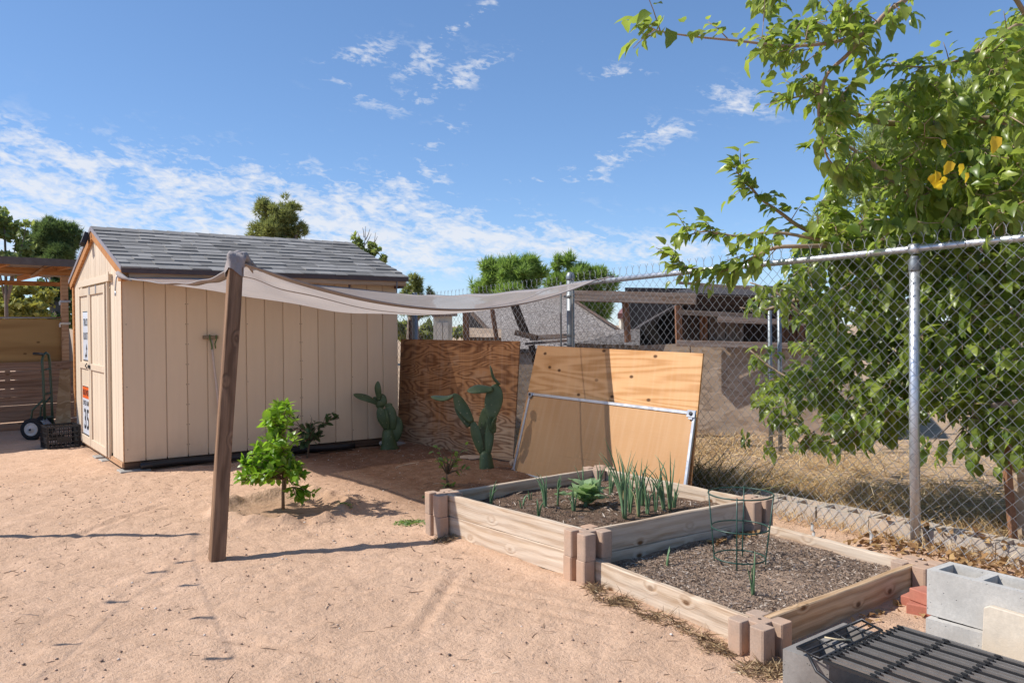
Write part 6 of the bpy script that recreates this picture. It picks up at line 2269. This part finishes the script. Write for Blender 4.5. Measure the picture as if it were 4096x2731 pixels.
# boarded box and rusty post at the right
rb = gnd(4052, 2196)
dr = depth_of(rb)
bx = thing('board_box', tuple(rb), 'strand board box with sloping cap and rusty edge beyond the fence at right', 'box')
panel4('front_board', [at(4012, 1655, dr + 0.05), at(4420, 1600, dr - 0.35), at(4470, 2290, dr - 0.35), at(4060, 2200, dr + 0.05)], 0.02, material('pale_osb', osb_build((0.60, 0.47, 0.34), (0.52, 0.38, 0.26), (0.42, 0.29, 0.18))), bx)
panel4('side_board', [at(4012, 1655, dr + 0.06), at(4130, 1640, dr + 0.75), at(4150, 2100, dr + 0.75), at(4060, 2190, dr + 0.06)], 0.02, M_OSBGREY, bx)
seg('cap_board', (3965, 1622, dr - 0.02), (4400, 1565, dr - 0.4), 24, M_OLDWOOD, bx)
panel_bar('rusty_edge', at(4010, 1655, dr - 0.02), at(4058, 2205, dr - 0.02), 0.04, 0.04, plain('rusty_steel', (0.27, 0.135, 0.075), rough=0.85, var=0.4), bx)

# dry grass beyond the fence
def pl_grass(g, n):
    y = g.uniform(-0.5, 7.5, n)
    x = 5.42 + np.abs(g.normal(0, 1.0, n)) * 1.7
    k = (x < 10.5) & (fbm(x * 1.3, y * 1.3, 2, 71) > -0.08 + 0.02 * (x - 5.4)) & ~((x > 6.3) & (x < 7.6) & (y < 3.0) & (g.random(n) < 0.75))
    x, y = x[k], y[k]
    return np.stack([x, y, hgt(x, y) - 0.005], 1), 1.0


V1, F1, A1 = straws(26000, pl_grass, 0.04, 0.19, 0.0042, 61, curl=0.6)


def pl_grass2(g, n):
    y = g.uniform(-0.5, 9.0, n)
    x = 5.42 + np.abs(g.normal(0, 1.0, n)) * 1.6
    return np.stack([x, y, hgt(x, y) + 0.01], 1), 0.15


V2, F2, A2 = straws(14000, pl_grass2, 0.08, 0.25, 0.005, 62, curl=0.4)


def pl_grass3(g, n):
    y = g.uniform(1.2, 5.0, n)
    x = g.normal(5.16, 0.05, n)
    return np.stack([x, y, hgt(x, y)], 1), 0.8


V3, F3, A3 = straws(1300, pl_grass3, 0.04, 0.16, 0.0035, 63, curl=0.5)
o_ = obj('dry_grass', big_mesh('dry_grass', np.concatenate([V1, V2, V3]), np.concatenate([F1, F2 + len(V1), F3 + len(V1) + len(V2)]), M_STRAW, attr=np.concatenate([A1, A2, A3])))
tag(o_, 'straw coloured dry grass covering the ground beyond the fence', 'dry grass', kind='stuff')
# a scrubby plant at the fence foot
g = np.random.default_rng(55)
sb = Vector((5.28, 4.55, 0.0))
V, F, A = straws(420, lambda g_, n: (np.array(sb) + g_.normal(0, 1, (n, 3)) * np.array([0.10, 0.28, 0.0]), 1.0), 0.15, 0.55, 0.006, 64, curl=0.6)
o_ = obj('scrub_plant', big_mesh('scrub_plant', V - np.array(sb), F, material('scrub', straw_build([(0.10, 0.09, 0.035), (0.18, 0.16, 0.06), (0.26, 0.20, 0.09), (0.12, 0.13, 0.05)])), attr=A), None, None, Matrix.Translation(sb))
tag(o_, 'wiry olive scrub growing through the fence beside the leaning panel', 'shrub')
# shed plastic scraps on the kerb
for px0, py0, hpx, lab in ((3480, 2145, 95, 'torn white plastic scrap hanging on the kerb nearer the steel fence post'), (3245, 2110, 60, 'torn white plastic scrap on the kerb nearer the upper bed')):
    p = gnd(px0, py0, 0.06)
    h_ = hpx * depth_of(p) / FPX
    m_ = MB()
    for i in range(7):
        u = i / 6
        c_ = Vector((p.x - 0.04 * u, p.y - 0.05 * u, 0.10 - h_ * u * 0.9))
        w_ = 0.010 + 0.004 * math.sin(i * 2.6)
        m_.v += [tuple(c_ + Vector((0.01 * math.sin(i * 2.0), w_, 0.012 * math.sin(i * 1.7)))), tuple(c_ + Vector((-0.012 * math.cos(i * 2.3), -w_, 0)))]
    for i in range(6):
        m_.f.append((i * 2, i * 2 + 1, i * 2 + 3, i * 2 + 2))
    o = m_.build('plastic_scrap', plain('white_plastic', (0.40, 0.385, 0.36), rough=0.7), smooth=True, origin=tuple(p))
    sm_ = o.modifiers.new('thick', 'SOLIDIFY')
    sm_.thickness = 0.002
    tag(o, lab, 'plastic scrap', 'plastic scraps on the kerb')

# ------------------------------------------------------------------ trees in the distance
M_FAR_OLIVE = leaf('olive_foliage', (0.15, 0.165, 0.055), (0.27, 0.28, 0.105), trans=0.35, rough=0.6, spec=0.2)
M_FAR_PINE = leaf('pine_needles', (0.13, 0.21, 0.045), (0.24, 0.33, 0.085), trans=0.35, rough=0.6, spec=0.2)
M_FAR_DARK = leaf('dark_foliage', (0.06, 0.10, 0.035), (0.13, 0.18, 0.065), trans=0.3, rough=0.6, spec=0.2)
M_FAR_YEL = leaf('yellow_foliage', (0.19, 0.19, 0.04), (0.36, 0.32, 0.075), trans=0.3, rough=0.6, spec=0.2)
M_FAR_POP = leaf('poplar_foliage', (0.16, 0.20, 0.05), (0.28, 0.32, 0.10), trans=0.35, rough=0.5, spec=0.3)
M_TRUNK = plain('grey_bark', (0.20, 0.155, 0.12), rough=0.9, var=0.35, scale=12)


def lobes_px(ls, d):
    out = []
    for (px, py, rx, ry) in ls:
        c = at(px, py, d)
        out.append((np.array(c), rx * d / FPX, ry * d / FPX))
    return out


def crown_pts(lobes, n, seed, shell=0.55):
    g = np.random.default_rng(seed)
    wts = np.array([l[1] ** 2 * l[2] for l in lobes])
    wts = wts / wts.sum()
    ks = g.choice(len(lobes), n, p=wts)
    v = g.normal(0, 1, (n, 3))
    v /= np.linalg.norm(v, axis=1)[:, None]
    rad = (shell + (1 - shell) * g.random(n)) ** 0.7
    # lumpy outline: neighbouring directions share a radius
    lump = 1 + 0.28 * fbm(v[:, 0] * 3.2 + ks * 3.1, v[:, 1] * 3.2 + v[:, 2] * 2.3, 3, seed)
    C = np.array([l[0] for l in lobes])[ks]
    R1 = np.array([l[1] for l in lobes])[ks]
    R2 = np.array([l[2] for l in lobes])[ks]
    rad = np.where(g.random(n) < 0.10, rad * g.uniform(1.05, 1.5, n), rad)
    P = C + v * (rad * lump)[:, None] * np.stack([R1, R1, R2], 1)
    return P, v, g


def tree(name, label, lobes, d, mat, n, size, seed, style='leaf', trunk=None, cat='tree', group='trees beyond the yard', shell=0.5, nsub=12):
    lb = lobes_px(lobes, d)
    gl = np.random.default_rng(seed + 500)
    sub = []
    for (cc_, r1, r2) in lb:
        for _ in range(nsub):
            v_ = gl.normal(0, 1, 3)
            v_ /= np.linalg.norm(v_)
            k_ = gl.uniform(0.2, 0.46)
            sub.append((cc_ + v_ * np.array([r1, r1, r2]) * gl.uniform(0.4, 1.0), r1 * k_ * gl.uniform(0.7, 1.1), r2 * k_ * gl.uniform(0.8, 1.3)))
    base = np.array(lb[0][0]).copy()
    base[2] = 0
    t = thing(name, tuple(base), label, cat, group)
    P, v, g = crown_pts(sub, n, seed, shell)
    P = P[P[:, 2] > 0.15]
    v = v[:len(P)]
    n = len(P)
    if style == 'leaf':
        e1 = g.normal(0, 1, (n, 3))
        e1 /= np.linalg.norm(e1, axis=1)[:, None]
        nn = v + g.normal(0, 0.8, (n, 3)) + np.array([0, 0, 0.5])
        e2 = np.cross(nn, e1)
        e2 /= np.linalg.norm(e2, axis=1)[:, None]
        s = (size * g.uniform(0.5, 1.3, n))[:, None]
        V = np.stack([P - e1 * s, P + e2 * s * 0.55, P + e1 * s, P - e2 * s * 0.55], 1).reshape(-1, 3)
        F = (np.arange(n) * 4)[:, None] + np.array([[0, 1, 2, 3]])
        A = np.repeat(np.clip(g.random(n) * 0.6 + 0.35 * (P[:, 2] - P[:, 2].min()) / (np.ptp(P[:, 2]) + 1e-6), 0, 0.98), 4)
    else:
        # needle tufts: a fan of thin triangles round an upward axis
        k = 9
        ax = v * 0.7 + np.array([0, 0, 0.8]) + g.normal(0, 0.25, (n, 3))
        ax /= np.linalg.norm(ax, axis=1)[:, None]
        dirs = ax[:, None] * 0.8 + g.normal(0, 0.55, (n, k, 3))
        dirs /= np.linalg.norm(dirs, axis=2)[:, :, None]
        L = size * g.uniform(0.6, 1.2, (n, k, 1))
        wv_ = np.cross(dirs, g.normal(0, 1, (n, k, 3)))
        wv_ /= np.linalg.norm(wv_, axis=2)[:, :, None]
        wv_ *= size * 0.075
        B = P[:, None]
        V = np.stack([B - wv_ + 0 * dirs, B + wv_, B + dirs * L], 2).reshape(-1, 3)
        F = (np.arange(n * k) * 3)[:, None] + np.array([[0, 1, 2]])
        A = np.repeat(np.clip(g.random(n * k) * 0.5 + np.repeat(g.random(n), k) * 0.48, 0, 0.98), 3)
    c_ = obj('crown', big_mesh('crown', V - base, F, mat, attr=A), None, t, Matrix.Translation(base))
    m_ = MB()
    top = np.array(lb[0][0])
    r0 = trunk or 0.02 * d
    r0 = min(r0, 0.35)
    m_.tube([base + np.array([0, 0, -0.1]), base * 0.5 + np.array([top[0], top[1], top[2]]) * 0.5, top], [r0, r0 * 0.7, r0 * 0.3], 8)
    for (cc_, r1, r2) in lb[1:]:
        st_ = base * 0.45 + top * 0.55
        m_.tube([st_, (st_ + cc_) / 2 + np.array([0, 0, -0.1 * r2]), cc_ + np.array([0, 0, r2 * 0.5])], [r0 * 0.45, r0 * 0.3, r0 * 0.08], 6)
    m_.build('trunk', M_TRUNK, t, smooth=True)
    return t


tree('broadleaf_tree', 'rounded olive green tree rising behind the shed roof ridge', [(1110, 900, 80, 70), (1060, 850, 45, 55), (1150, 840, 50, 50), (1200, 910, 35, 40), (1030, 930, 30, 35), (1110, 960, 100, 40)], 30, M_FAR_OLIVE, 3000, 0.20, 1, 'needle', shell=0.2, nsub=16)
tp = tree('poplar', 'thin poplar with bare twigs above the right end of the shed roof', [(1440, 1005, 30, 45), (1420, 960, 18, 28), (1490, 1000, 32, 30), (1530, 1040, 26, 20), (1470, 1060, 50, 40)], 20, M_FAR_POP, 1000, 0.075, 2, trunk=0.06, shell=0.2)
bt = MB()
g = np.random.default_rng(3)
for (a, b, c_, e_) in ((1455, 1000, 1462, 905), (1452, 985, 1428, 925), (1462, 960, 1480, 915), (1490, 1000, 1502, 930), (1488, 985, 1510, 945), (1440, 980, 1432, 940), (1460, 980, 1485, 935), (1456, 950, 1450, 910)):
    bt.tube([at(a, b, 20), at((a + c_) / 2 + 2, (b + e_) / 2, 20), at(c_, e_, 20)], [0.013, 0.009, 0.004], 5)
bt.build('bare_twigs', M_TRUNK, tp, smooth=True)
tree('broadleaf_tree', 'pale olive tree beyond the fence just right of the shed eave', [(1650, 1160, 42, 48), (1625, 1195, 40, 36), (1680, 1185, 34, 34), (1722, 1172, 14, 22), (1650, 1240, 70, 50), (1722, 1215, 22, 40)], 34, M_FAR_OLIVE, 1700, 0.20, 4, 'needle', shell=0.2)
tree('pine_tree', 'bright bushy pine at the left of the pair behind the shade sail', [(2010, 1120, 80, 65), (1960, 1090, 38, 48), (1980, 1060, 22, 28), (2090, 1080, 60, 45), (2130, 1110, 55, 55), (2080, 1050, 30, 26), (2020, 1190, 110, 60), (2140, 1060, 22, 25)], 26, M_FAR_PINE, 2600, 0.27, 5, 'needle', shell=0.25)
tree('pine_tree', 'bright green pine at the right of the pair behind the fence corner post', [(2290, 1130, 80, 60), (2225, 1060, 24, 38), (2270, 1050, 30, 32), (2330, 1090, 26, 30), (2400, 1110, 44, 45), (2450, 1150, 30, 28), (2380, 1230, 80, 80), (2300, 1200, 60, 70)], 24, M_FAR_PINE, 2600, 0.25, 6, 'needle', shell=0.25)
tree('dark_conifer', 'dark rounded conifer above the carport roof at left', [(210, 960, 75, 60), (150, 980, 60, 50), (260, 920, 40, 32), (200, 905, 30, 26), (290, 960, 34, 45), (215, 1050, 95, 70)], 19, M_FAR_DARK, 4600, 0.16, 7, 'needle', trunk=0.06, shell=0.3)
tree('leafy_tree', 'airy broadleaf tree at the far left above the carport', [(20, 920, 60, 70), (-40, 880, 60, 60), (70, 930, 40, 40), (15, 865, 22, 24), (110, 895, 26, 14), (20, 1010, 110, 60), (60, 1060, 90, 50)], 16, M_FAR_POP, 3400, 0.075, 8, shell=0.2, trunk=0.05)
tree('yellow_shrub', 'yellow green shrub seen through the open carport', [(120, 1210, 130, 60), (20, 1190, 80, 60), (-80, 1220, 90, 70), (60, 1250, 150, 50)], 17, M_FAR_YEL, 5200, 0.07, 9, shell=0.3, cat='shrub', group='shrubs beyond the carport')
tree('dark_shrub', 'dark green shrub seen through the carport beside the shed', [(235, 1190, 70, 75), (200, 1130, 60, 50), (270, 1240, 60, 60), (210, 1290, 100, 50)], 18.5, M_FAR_DARK, 4200, 0.07, 10, shell=0.3, cat='shrub', group='shrubs beyond the carport')
tree('feathery_conifer', 'large feathery olive conifer behind the mulberry foliage', [(3720, 760, 330, 330), (3560, 640, 170, 170), (3800, 520, 200, 190), (3420, 820, 170, 190), (3960, 600, 240, 260), (3330, 960, 110, 110), (3650, 1000, 300, 200), (4150, 760, 300, 350), (3740, 430, 110, 90)], 13.5, material('feathery_needles', lambda t: leaf('fn_', (0.12, 0.155, 0.055), (0.23, 0.26, 0.11), trans=0.35, rough=0.6).node_tree and pbsdf(t, (0.16, 0.2, 0.07), 0.6)) if False else leaf('feathery_needles', (0.17, 0.21, 0.07), (0.30, 0.34, 0.135), trans=0.35, rough=0.6, spec=0.2), 12000, 0.15, 12, 'needle', trunk=0.16, shell=0.3, nsub=14)
tree('distant_tree', 'low distant tree glimpsed between coop beams', [(2600, 1270, 45, 30), (2555, 1285, 35, 25), (2700, 1268, 60, 26), (2830, 1270, 80, 24)], 42, M_FAR_OLIVE, 1600, 0.2, 13)
tree('distant_hedge', 'distant grey green hedge beyond the white shed', [(1670, 1330, 60, 36), (1720, 1318, 40, 40), (1600, 1320, 60, 40), (1780, 1335, 40, 30), (1850, 1330, 60, 34)], 36, M_FAR_OLIVE, 2200, 0.18, 14, cat='hedge')

# ------------------------------------------------------------------ mulberry tree
M_MUL = leaf('mulberry_leaf', (0.070, 0.130, 0.018), (0.300, 0.350, 0.070), trans=0.42, rough=0.34, spec=0.45)
M_MULY = leaf('mulberry_leaf_yellow', (0.62, 0.36, 0.02), (0.75, 0.48, 0.04), trans=0.35, rough=0.45)
M_MBARK = plain('mulberry_bark', (0.34, 0.245, 0.17), rough=0.85, var=0.3, scale=20, bumpv=0.4)
mul = thing('mulberry_tree', (6.9, 1.3, 0), 'large mulberry tree with glossy toothed leaves overhanging the chain-link fence', 'tree')
MLEAF, MV, MF = leaf_mesh('leaf', 1.0, 0.66, M_MUL, tooth=0.09, fold=0.42, droop=0.30, heart=0.35, n=6)
# give the blade a quilted surface between the veins
mv_ = MV.copy()


def fence_d(px):
    """depth of the fence fabric along a sight line"""
    v = _f + _r * ((px - 2048) / FPX)
    return (FX - 0.05) / v.x


LIMBS = [  # (px, py, depth) ..., radius at start, radius at end
    ([(4900, 2100, 7.0), (4800, 1700, 7.0), (4650, 1350, 6.9), (4560, 1150, 6.8)], 0.17, 0.14),
    ([(4650, 1350, 6.9), (4330, 1250, 6.4), (4096, 1314, 6.1), (3973, 1384, 6.0), (3833, 1433, 6.0), (3749, 1517, 6.0), (3640, 1600, 6.2)], 0.060, 0.022),
    ([(4560, 1150, 6.8), (4400, 900, 6.6), (4250, 640, 6.4), (4096, 500, 6.2), (3900, 480, 6.1), (3742, 500, 6.0), (3490, 484, 5.8), (3340, 410, 5.7), (3251, 379, 5.6), (3140, 400, 5.6)], 0.05, 0.004),
    ([(4250, 640, 6.4), (4230, 300, 5.9), (4096, 105, 5.6), (3960, 180, 5.5), (3831, 244, 5.5), (3700, 268, 5.4), (3560, 262, 5.4)], 0.022, 0.004),
    ([(4230, 300, 5.9), (4000, -80, 5.5), (3750, -60, 5.2), (3560, 40, 5.1), (3465, 130, 5.1), (3300, 175, 5.0), (3135, 183, 4.95), (2960, 165, 4.9), (2786, 148, 4.85), (2660, 130, 4.8), (2612, 118, 4.8)], 0.018, 0.003),
    ([(3465, 130, 5.1), (3390, 220, 5.1), (3310, 296, 5.15), (3285, 380, 5.15), (3274, 450, 5.2), (3290, 560, 5.2), (3318, 644, 5.25), (3380, 690, 5.3)], 0.014, 0.005),
    ([(4400, 900, 6.6), (4100, 900, 6.2), (3850, 860, 6.1), (3672, 828, 6.1), (3560, 720, 6.0), (3462, 631, 6.0), (3350, 560, 6.0)], 0.05, 0.008),
    ([(4400, 900, 6.6), (4000, 1080, 6.3), (3700, 1040, 6.1), (3450, 1000, 6.1), (3223, 919, 6.1), (3120, 850, 6.0), (3041, 793, 6.0), (2990, 730, 6.0), (2943, 687, 6.0)], 0.028, 0.004),
    ([(3450, 1000, 6.1), (3280, 960, 5.9), (3100, 930, 5.9), (2950, 945, 5.9), (2830, 925, 5.9), (2740, 945, 5.9)], 0.016, 0.004),
    ([(3450, 1000, 6.1), (3330, 985, 5.85), (3220, 985, 5.75), (3111, 989, 5.75), (3040, 1015, 5.8), (2971, 1052, 5.85), (2887, 1084, 5.9), (2800, 1076, 6.0), (2739, 1066, 6.0), (2690, 1020, 6.05)], 0.018, 0.004),
    ([(4000, 1080, 6.3), (3900, 1140, 6.2), (3700, 1150, 6.2), (3500, 1110, 6.3), (3300, 1060, 6.5), (3200, 1080, 6.6)], 0.04, 0.012),
    ([(4330, 1250, 6.4), (4000, 1250, 6.6), (3650, 1230, 6.7), (3400, 1180, 6.8), (3180, 1200, 7.0), (3060, 1240, 7.1), (2960, 1230, 7.1)], 0.05, 0.006),
    ([(3640, 1600, 6.2), (3450, 1620, 6.4), (3250, 1560, 6.7), (3100, 1480, 6.9), (3000, 1400, 7.0)], 0.02, 0.006),
    ([(3749, 1517, 6.0), (3560, 1440, 6.3), (3380, 1380, 6.6), (3250, 1300, 6.8), (3120, 1180, 6.9), (3000, 1130, 7.0)], 0.025, 0.006),
    ([(3973, 1384, 6.0), (3900, 1560, 5.8), (3960, 1700, 5.7), (4020, 1800, 5.7)], 0.02, 0.005),
    ([(3640, 1600, 6.2), (3500, 1690, 6.2), (3350, 1760, 6.3), (3260, 1800, 6.4)], 0.015, 0.004),
]


def catmull(P, sub=4):
    P = [Vector(p) for p in P]
    out = []
    for i in range(len(P) - 1):
        p0, p1, p2, p3 = P[max(i - 1, 0)], P[i], P[i + 1], P[min(i + 2, len(P) - 1)]
        for s_ in range(sub):
            t = s_ / sub
            out.append(0.5 * ((2 * p1) + (p2 - p0) * t + (2 * p0 - 5 * p1 + 4 * p2 - p3) * t * t + (3 * p1 - p0 - 3 * p2 + p3) * t ** 3))
    out.append(P[-1])
    return out


SK = []
for k, (pl, r0, r1) in enumerate(LIMBS):
    pts = catmull([at(*p) for p in pl])
    n = len(pts)
    rad = [r0 + (r1 - r0) * i / (n - 1) for i in range(n)]
    MB().tube(pts, rad, 9).build('trunk' if k == 0 else 'branch', M_MBARK, mul, smooth=True)
    if k:
        SK += [(p, rad[i], k) for i, p in enumerate(pts)]
SKP = np.array([p for p, _, _ in SK])

g = np.random.default_rng(2024)
LP, LD, LN, LS = [], [], [], []
twm = MB()


def add_leaves(p0, p1, count, size, hang=0.5, pet_r=(0.02, 0.045)):
    d = (p1 - p0)
    L = d.length
    dn = d.normalized()
    for k in range(count):
        u = (k + g.random()) / count
        p = p0 + d * (0.15 + 0.85 * u)
        sd_ = dn.cross(Vector((0, 0, 1)))
        if sd_.length < 0.1:
            sd_ = Vector((1, 0, 0))
        sd_.normalize()
        sgn = 1 if k % 2 else -1
        pet = (sd_ * sgn * g.uniform(0.3, 1.0) + dn * g.uniform(0.2, 0.8) + Vector((0, 0, g.uniform(-0.2, 0.6)))).normalized() * g.uniform(*pet_r)
        q = p + pet
        dd = (pet.normalized() * 0.8 + dn * 0.35 + Vector((g.normal(0, 0.3), g.normal(0, 0.3), -hang * g.uniform(0.2, 1.5)))).normalized()
        nn = Vector((g.normal(0, 0.55), g.normal(0, 0.55), 1.0)) + SUN * 0.35
        LP.append(q)
        LD.append(dd)
        LN.append(nn)
        LS.append(size * g.uniform(0.45, 1.3))


# leaves along the outer limbs that stand free against the sky
for k in (3, 4, 5, 7, 8, 9, 2):
    pts = [p for p, _, kk in SK if kk == k]
    n = len(pts)
    for i in range(int(n * 0.35), n - 1):
        dens = 0.85 if k not in (4,) else (0.45 if (n * 0.62 < i < n * 0.86) else 0.9)
        if i >= n - 3:
            dens = 2.4
        c_ = int(dens * 2.2 + g.random())
        add_leaves(pts[i], pts[i + 1] + (pts[i + 1] - pts[i]) * 0.2, c_, 0.10, pet_r=(0.03, 0.09))
        if g.random() < 0.75 * dens and k != 5:
            root = pts[i]
            off = Vector((g.normal(0, 0.08), g.normal(0, 0.08), g.uniform(-0.14, 0.18)))
            tipq = root + off + (pts[i + 1] - pts[i]).normalized() * g.uniform(0.05, 0.16)
            twm.tube([root, (root + tipq) / 2 + Vector((0, 0, 0.01)), tipq], [0.004, 0.003, 0.002], 5)
            add_leaves(root, tipq, g.integers(4, 7), 0.092)

# the dense mass: targets spread through the crown, each joined to the nearest limb by a twig
POLY = [(3340, 470), (3480, 380), (3640, 330), (3760, 300), (3850, 270), (3960, 170), (4080, 40), (4250, -60), (4420, 200), (4420, 1750), (4200, 1830), (4020, 1820), (3850, 1720), (3740, 1660), (3600, 1740), (3380, 1770), (3220, 1770), (3080, 1700), (3010, 1560), (3020, 1440), (2980, 1330), (3020, 1200), (3130, 1090), (3190, 1000), (3290, 880), (3330, 740)]


def inside(px, py):
    global POLY
    c = False
    j = len(POLY) - 1
    for i in range(len(POLY)):
        xi, yi = POLY[i]
        xj, yj = POLY[j]
        if (yi > py) != (yj > py) and px < (xj - xi) * (py - yi) / (yj - yi) + xi:
            c = not c
        j = i
    return c


targets = []
tries = 0
while len(targets) < 2100 and tries < 60000:
    tries += 1
    px, py = g.uniform(2950, 4300), g.uniform(-60, 1830)
    if not inside(px, py):
        continue
    keep = 1.0
    if px < 3300 and 1090 < py < 1420:
        keep = 0.45
    elif px < 3250:
        keep = 0.8
    if 3700 < px < 3860 and 1650 < py:
        keep = 0.3
    if py < 620 and px < 3600:
        keep = 0.7
    if px > 4120:
        keep *= 0.4
    gap = float(fbm(np.array([px / 130.0]), np.array([py / 130.0]), 2, 91)[0])
    if gap < (-0.18 if py < 900 else -0.3):
        keep *= 0.12
    if g.random() > keep:
        continue
    d = fence_d(px) + 0.22 + abs(g.normal(0, 0.7)) if py > 980 else fence_d(px) + g.uniform(0.0, 1.5)
    tgt = at(px, py, d)
    if tgt.z < 0.28:
        continue
    targets.append((tgt, py))
POLY_TOP = [(2960, 60), (3060, -40), (3700, -60), (3640, 120), (3500, 260), (3420, 420), (3360, 600), (3280, 620), (3200, 500), (3130, 420), (3200, 300), (3080, 260), (2960, 200)]
_main, POLY = POLY, POLY_TOP
n_top = 0
while n_top < 85:
    px, py = g.uniform(2950, 3700), g.uniform(-60, 620)
    if inside(px, py) and float(fbm(np.array([px / 100.0]), np.array([py / 100.0]), 2, 93)[0]) > -0.1:
        targets.append((at(px, py, 5.0 + g.uniform(-0.1, 0.45)), py))
        n_top += 1
POLY = _main
# twigs grow outwards from the limbs; later ones fork off earlier ones
nodes = SKP.copy()
tarr = np.array([t_[0] for t_ in targets])
dist = np.array([np.sqrt(((nodes - q) ** 2).sum(1).min()) for q in tarr])
for i in np.argsort(dist):
    tgt, py = targets[i]
    q = np.array(tgt)
    j = int(np.argmin(((nodes - q) ** 2).sum(1) + 0.05 * np.clip(nodes[:, 2] - q[2], 0, 1)))
    root = Vector(nodes[j])
    L = (tgt - root).length
    if L < 0.02:
        continue
    mid = (root + tgt) / 2 + Vector(g.normal(0, 0.03 + 0.05 * L, 3)) + Vector((0, 0, 0.06 * L))
    r_ = 0.0028 + 0.006 * min(L, 0.8)
    twm.tube([root, mid, tgt], [r_, r_ * 0.75, 0.002], 5)
    nodes = np.concatenate([nodes, [np.array(mid), q]])
    start = mid if L < 0.35 else mid.lerp(tgt, 0.4)
    add_leaves(start, tgt, g.integers(6, 9), 0.090 if py > 700 else 0.084, hang=0.8)
for (px, py) in ((3075, 1810), (2985, 1770), (3180, 1790), (3330, 1820), (3700, 1800), (3760, 1830), (3900, 1850), (4000, 1870), (3470, 1790), (3860, 1800), (3980, 1760), (4080, 1850)):
    tgt = at(px, py, fence_d(px) + 0.3)
    j = int(np.argmin(((SKP - np.array(tgt)) ** 2).sum(1)))
    twm.tube([SK[j][0], (SK[j][0] + tgt) / 2 + Vector((0, 0, 0.1)), tgt], [0.006, 0.005, 0.002], 5)
    add_leaves(tgt + Vector((0, 0, 0.14)), tgt, 7, 0.095, hang=1.6)
twm.build('twigs', M_MBARK, mul, smooth=True)['kind'] = 'stuff'
LP, LD, LN, LS = np.array(LP), np.array(LD), np.array(LN), np.array(LS)
# the 300 leaves that show largest are single objects, the rest one mass
vw = LP - np.array(EYE)
dep = vw @ np.array(_f)
ppx = 2048 + FPX * (vw @ np.array(_r)) / dep
ppy = 1365.5 - FPX * (vw @ np.array(_u)) / dep
infr = (ppx > 0) & (ppx < 4080) & (ppy > 0) & (ppy < 2700)
score = np.where(infr, LS / dep, 0) * np.where((dep < fence_d(3500)) | (ppy < 950), 1.3, 1.0)
order = np.argsort(-score)
single, rest = order[:300], order[300:]
X_, Y_, Z_ = leaf_frames(LP, LD, LN, LS)
lm = bpy.data.meshes.new('leaf')
VAR = []
for v_ in range(6):
    gg = np.random.default_rng(900 + v_)
    mv = MV.copy()
    cu = gg.normal(0, 0.3)
    mv[:, 2] += cu * mv[:, 1] * 0.5 - abs(cu) * mv[:, 0] ** 2 * 0.4 + 0.02 * np.sin(mv[:, 0] * 14 + v_) * np.abs(mv[:, 1])
    VAR.append(big_mesh('leaf', mv, MF, M_MUL, smooth=True, attr=np.full(len(mv), gg.random() * 0.3)))
for q, i in enumerate(single):
    M = Matrix(((X_[i][0], Y_[i][0], Z_[i][0], LP[i][0]), (X_[i][1], Y_[i][1], Z_[i][1], LP[i][1]), (X_[i][2], Y_[i][2], Z_[i][2], LP[i][2]), (0, 0, 0, 1)))
    obj('leaf', VAR[q % 6], None, mul, M)
V, F, A = leaf_cloud(MV, MF, LP[rest], LD[rest], LN[rest], LS[rest], 5)
ml = obj('leaf_mass', big_mesh('leaf_mass', V - np.array([6.9, 1.3, 0]), F, M_MUL, smooth=True, attr=A * 0.97), None, mul, Matrix.Translation((6.9, 1.3, 0)))
ml['kind'] = 'stuff'
# a few yellowed leaves
YL = big_mesh('yellow_leaf', MV, MF, M_MULY, smooth=True, attr=np.full(len(MV), 0.3))
for (px, py, s_) in ((3715, 705, 0.085), (3745, 685, 0.08), (3778, 705, 0.075), (3808, 645, 0.085), (3838, 655, 0.07), (3770, 560, 0.05), (3985, 545, 0.095), (3735, 720, 0.08), (3862, 690, 0.06)):
    p = at(px, py, fence_d(px) - 0.25)
    dv = Vector((g.normal(0, 0.5), g.normal(0, 0.5), -1)).normalized()
    nn = -_f + Vector(g.normal(0, 0.35, 3)) + Vector((0, 0, 0.5))
    yv = nn.cross(dv).normalized()
    zv = dv.cross(yv)
    M = Matrix(((dv.x * s_, yv.x * s_, zv.x * s_, p.x), (dv.y * s_, yv.y * s_, zv.y * s_, p.y), (dv.z * s_, yv.z * s_, zv.z * s_, p.z), (0, 0, 0, 1)))
    o = obj('yellow_leaf', YL, None, mul, M)
    o['label'] = 'yellowed leaf among the green'
print('leaves', len(LP), 'objects', len(bpy.data.objects))
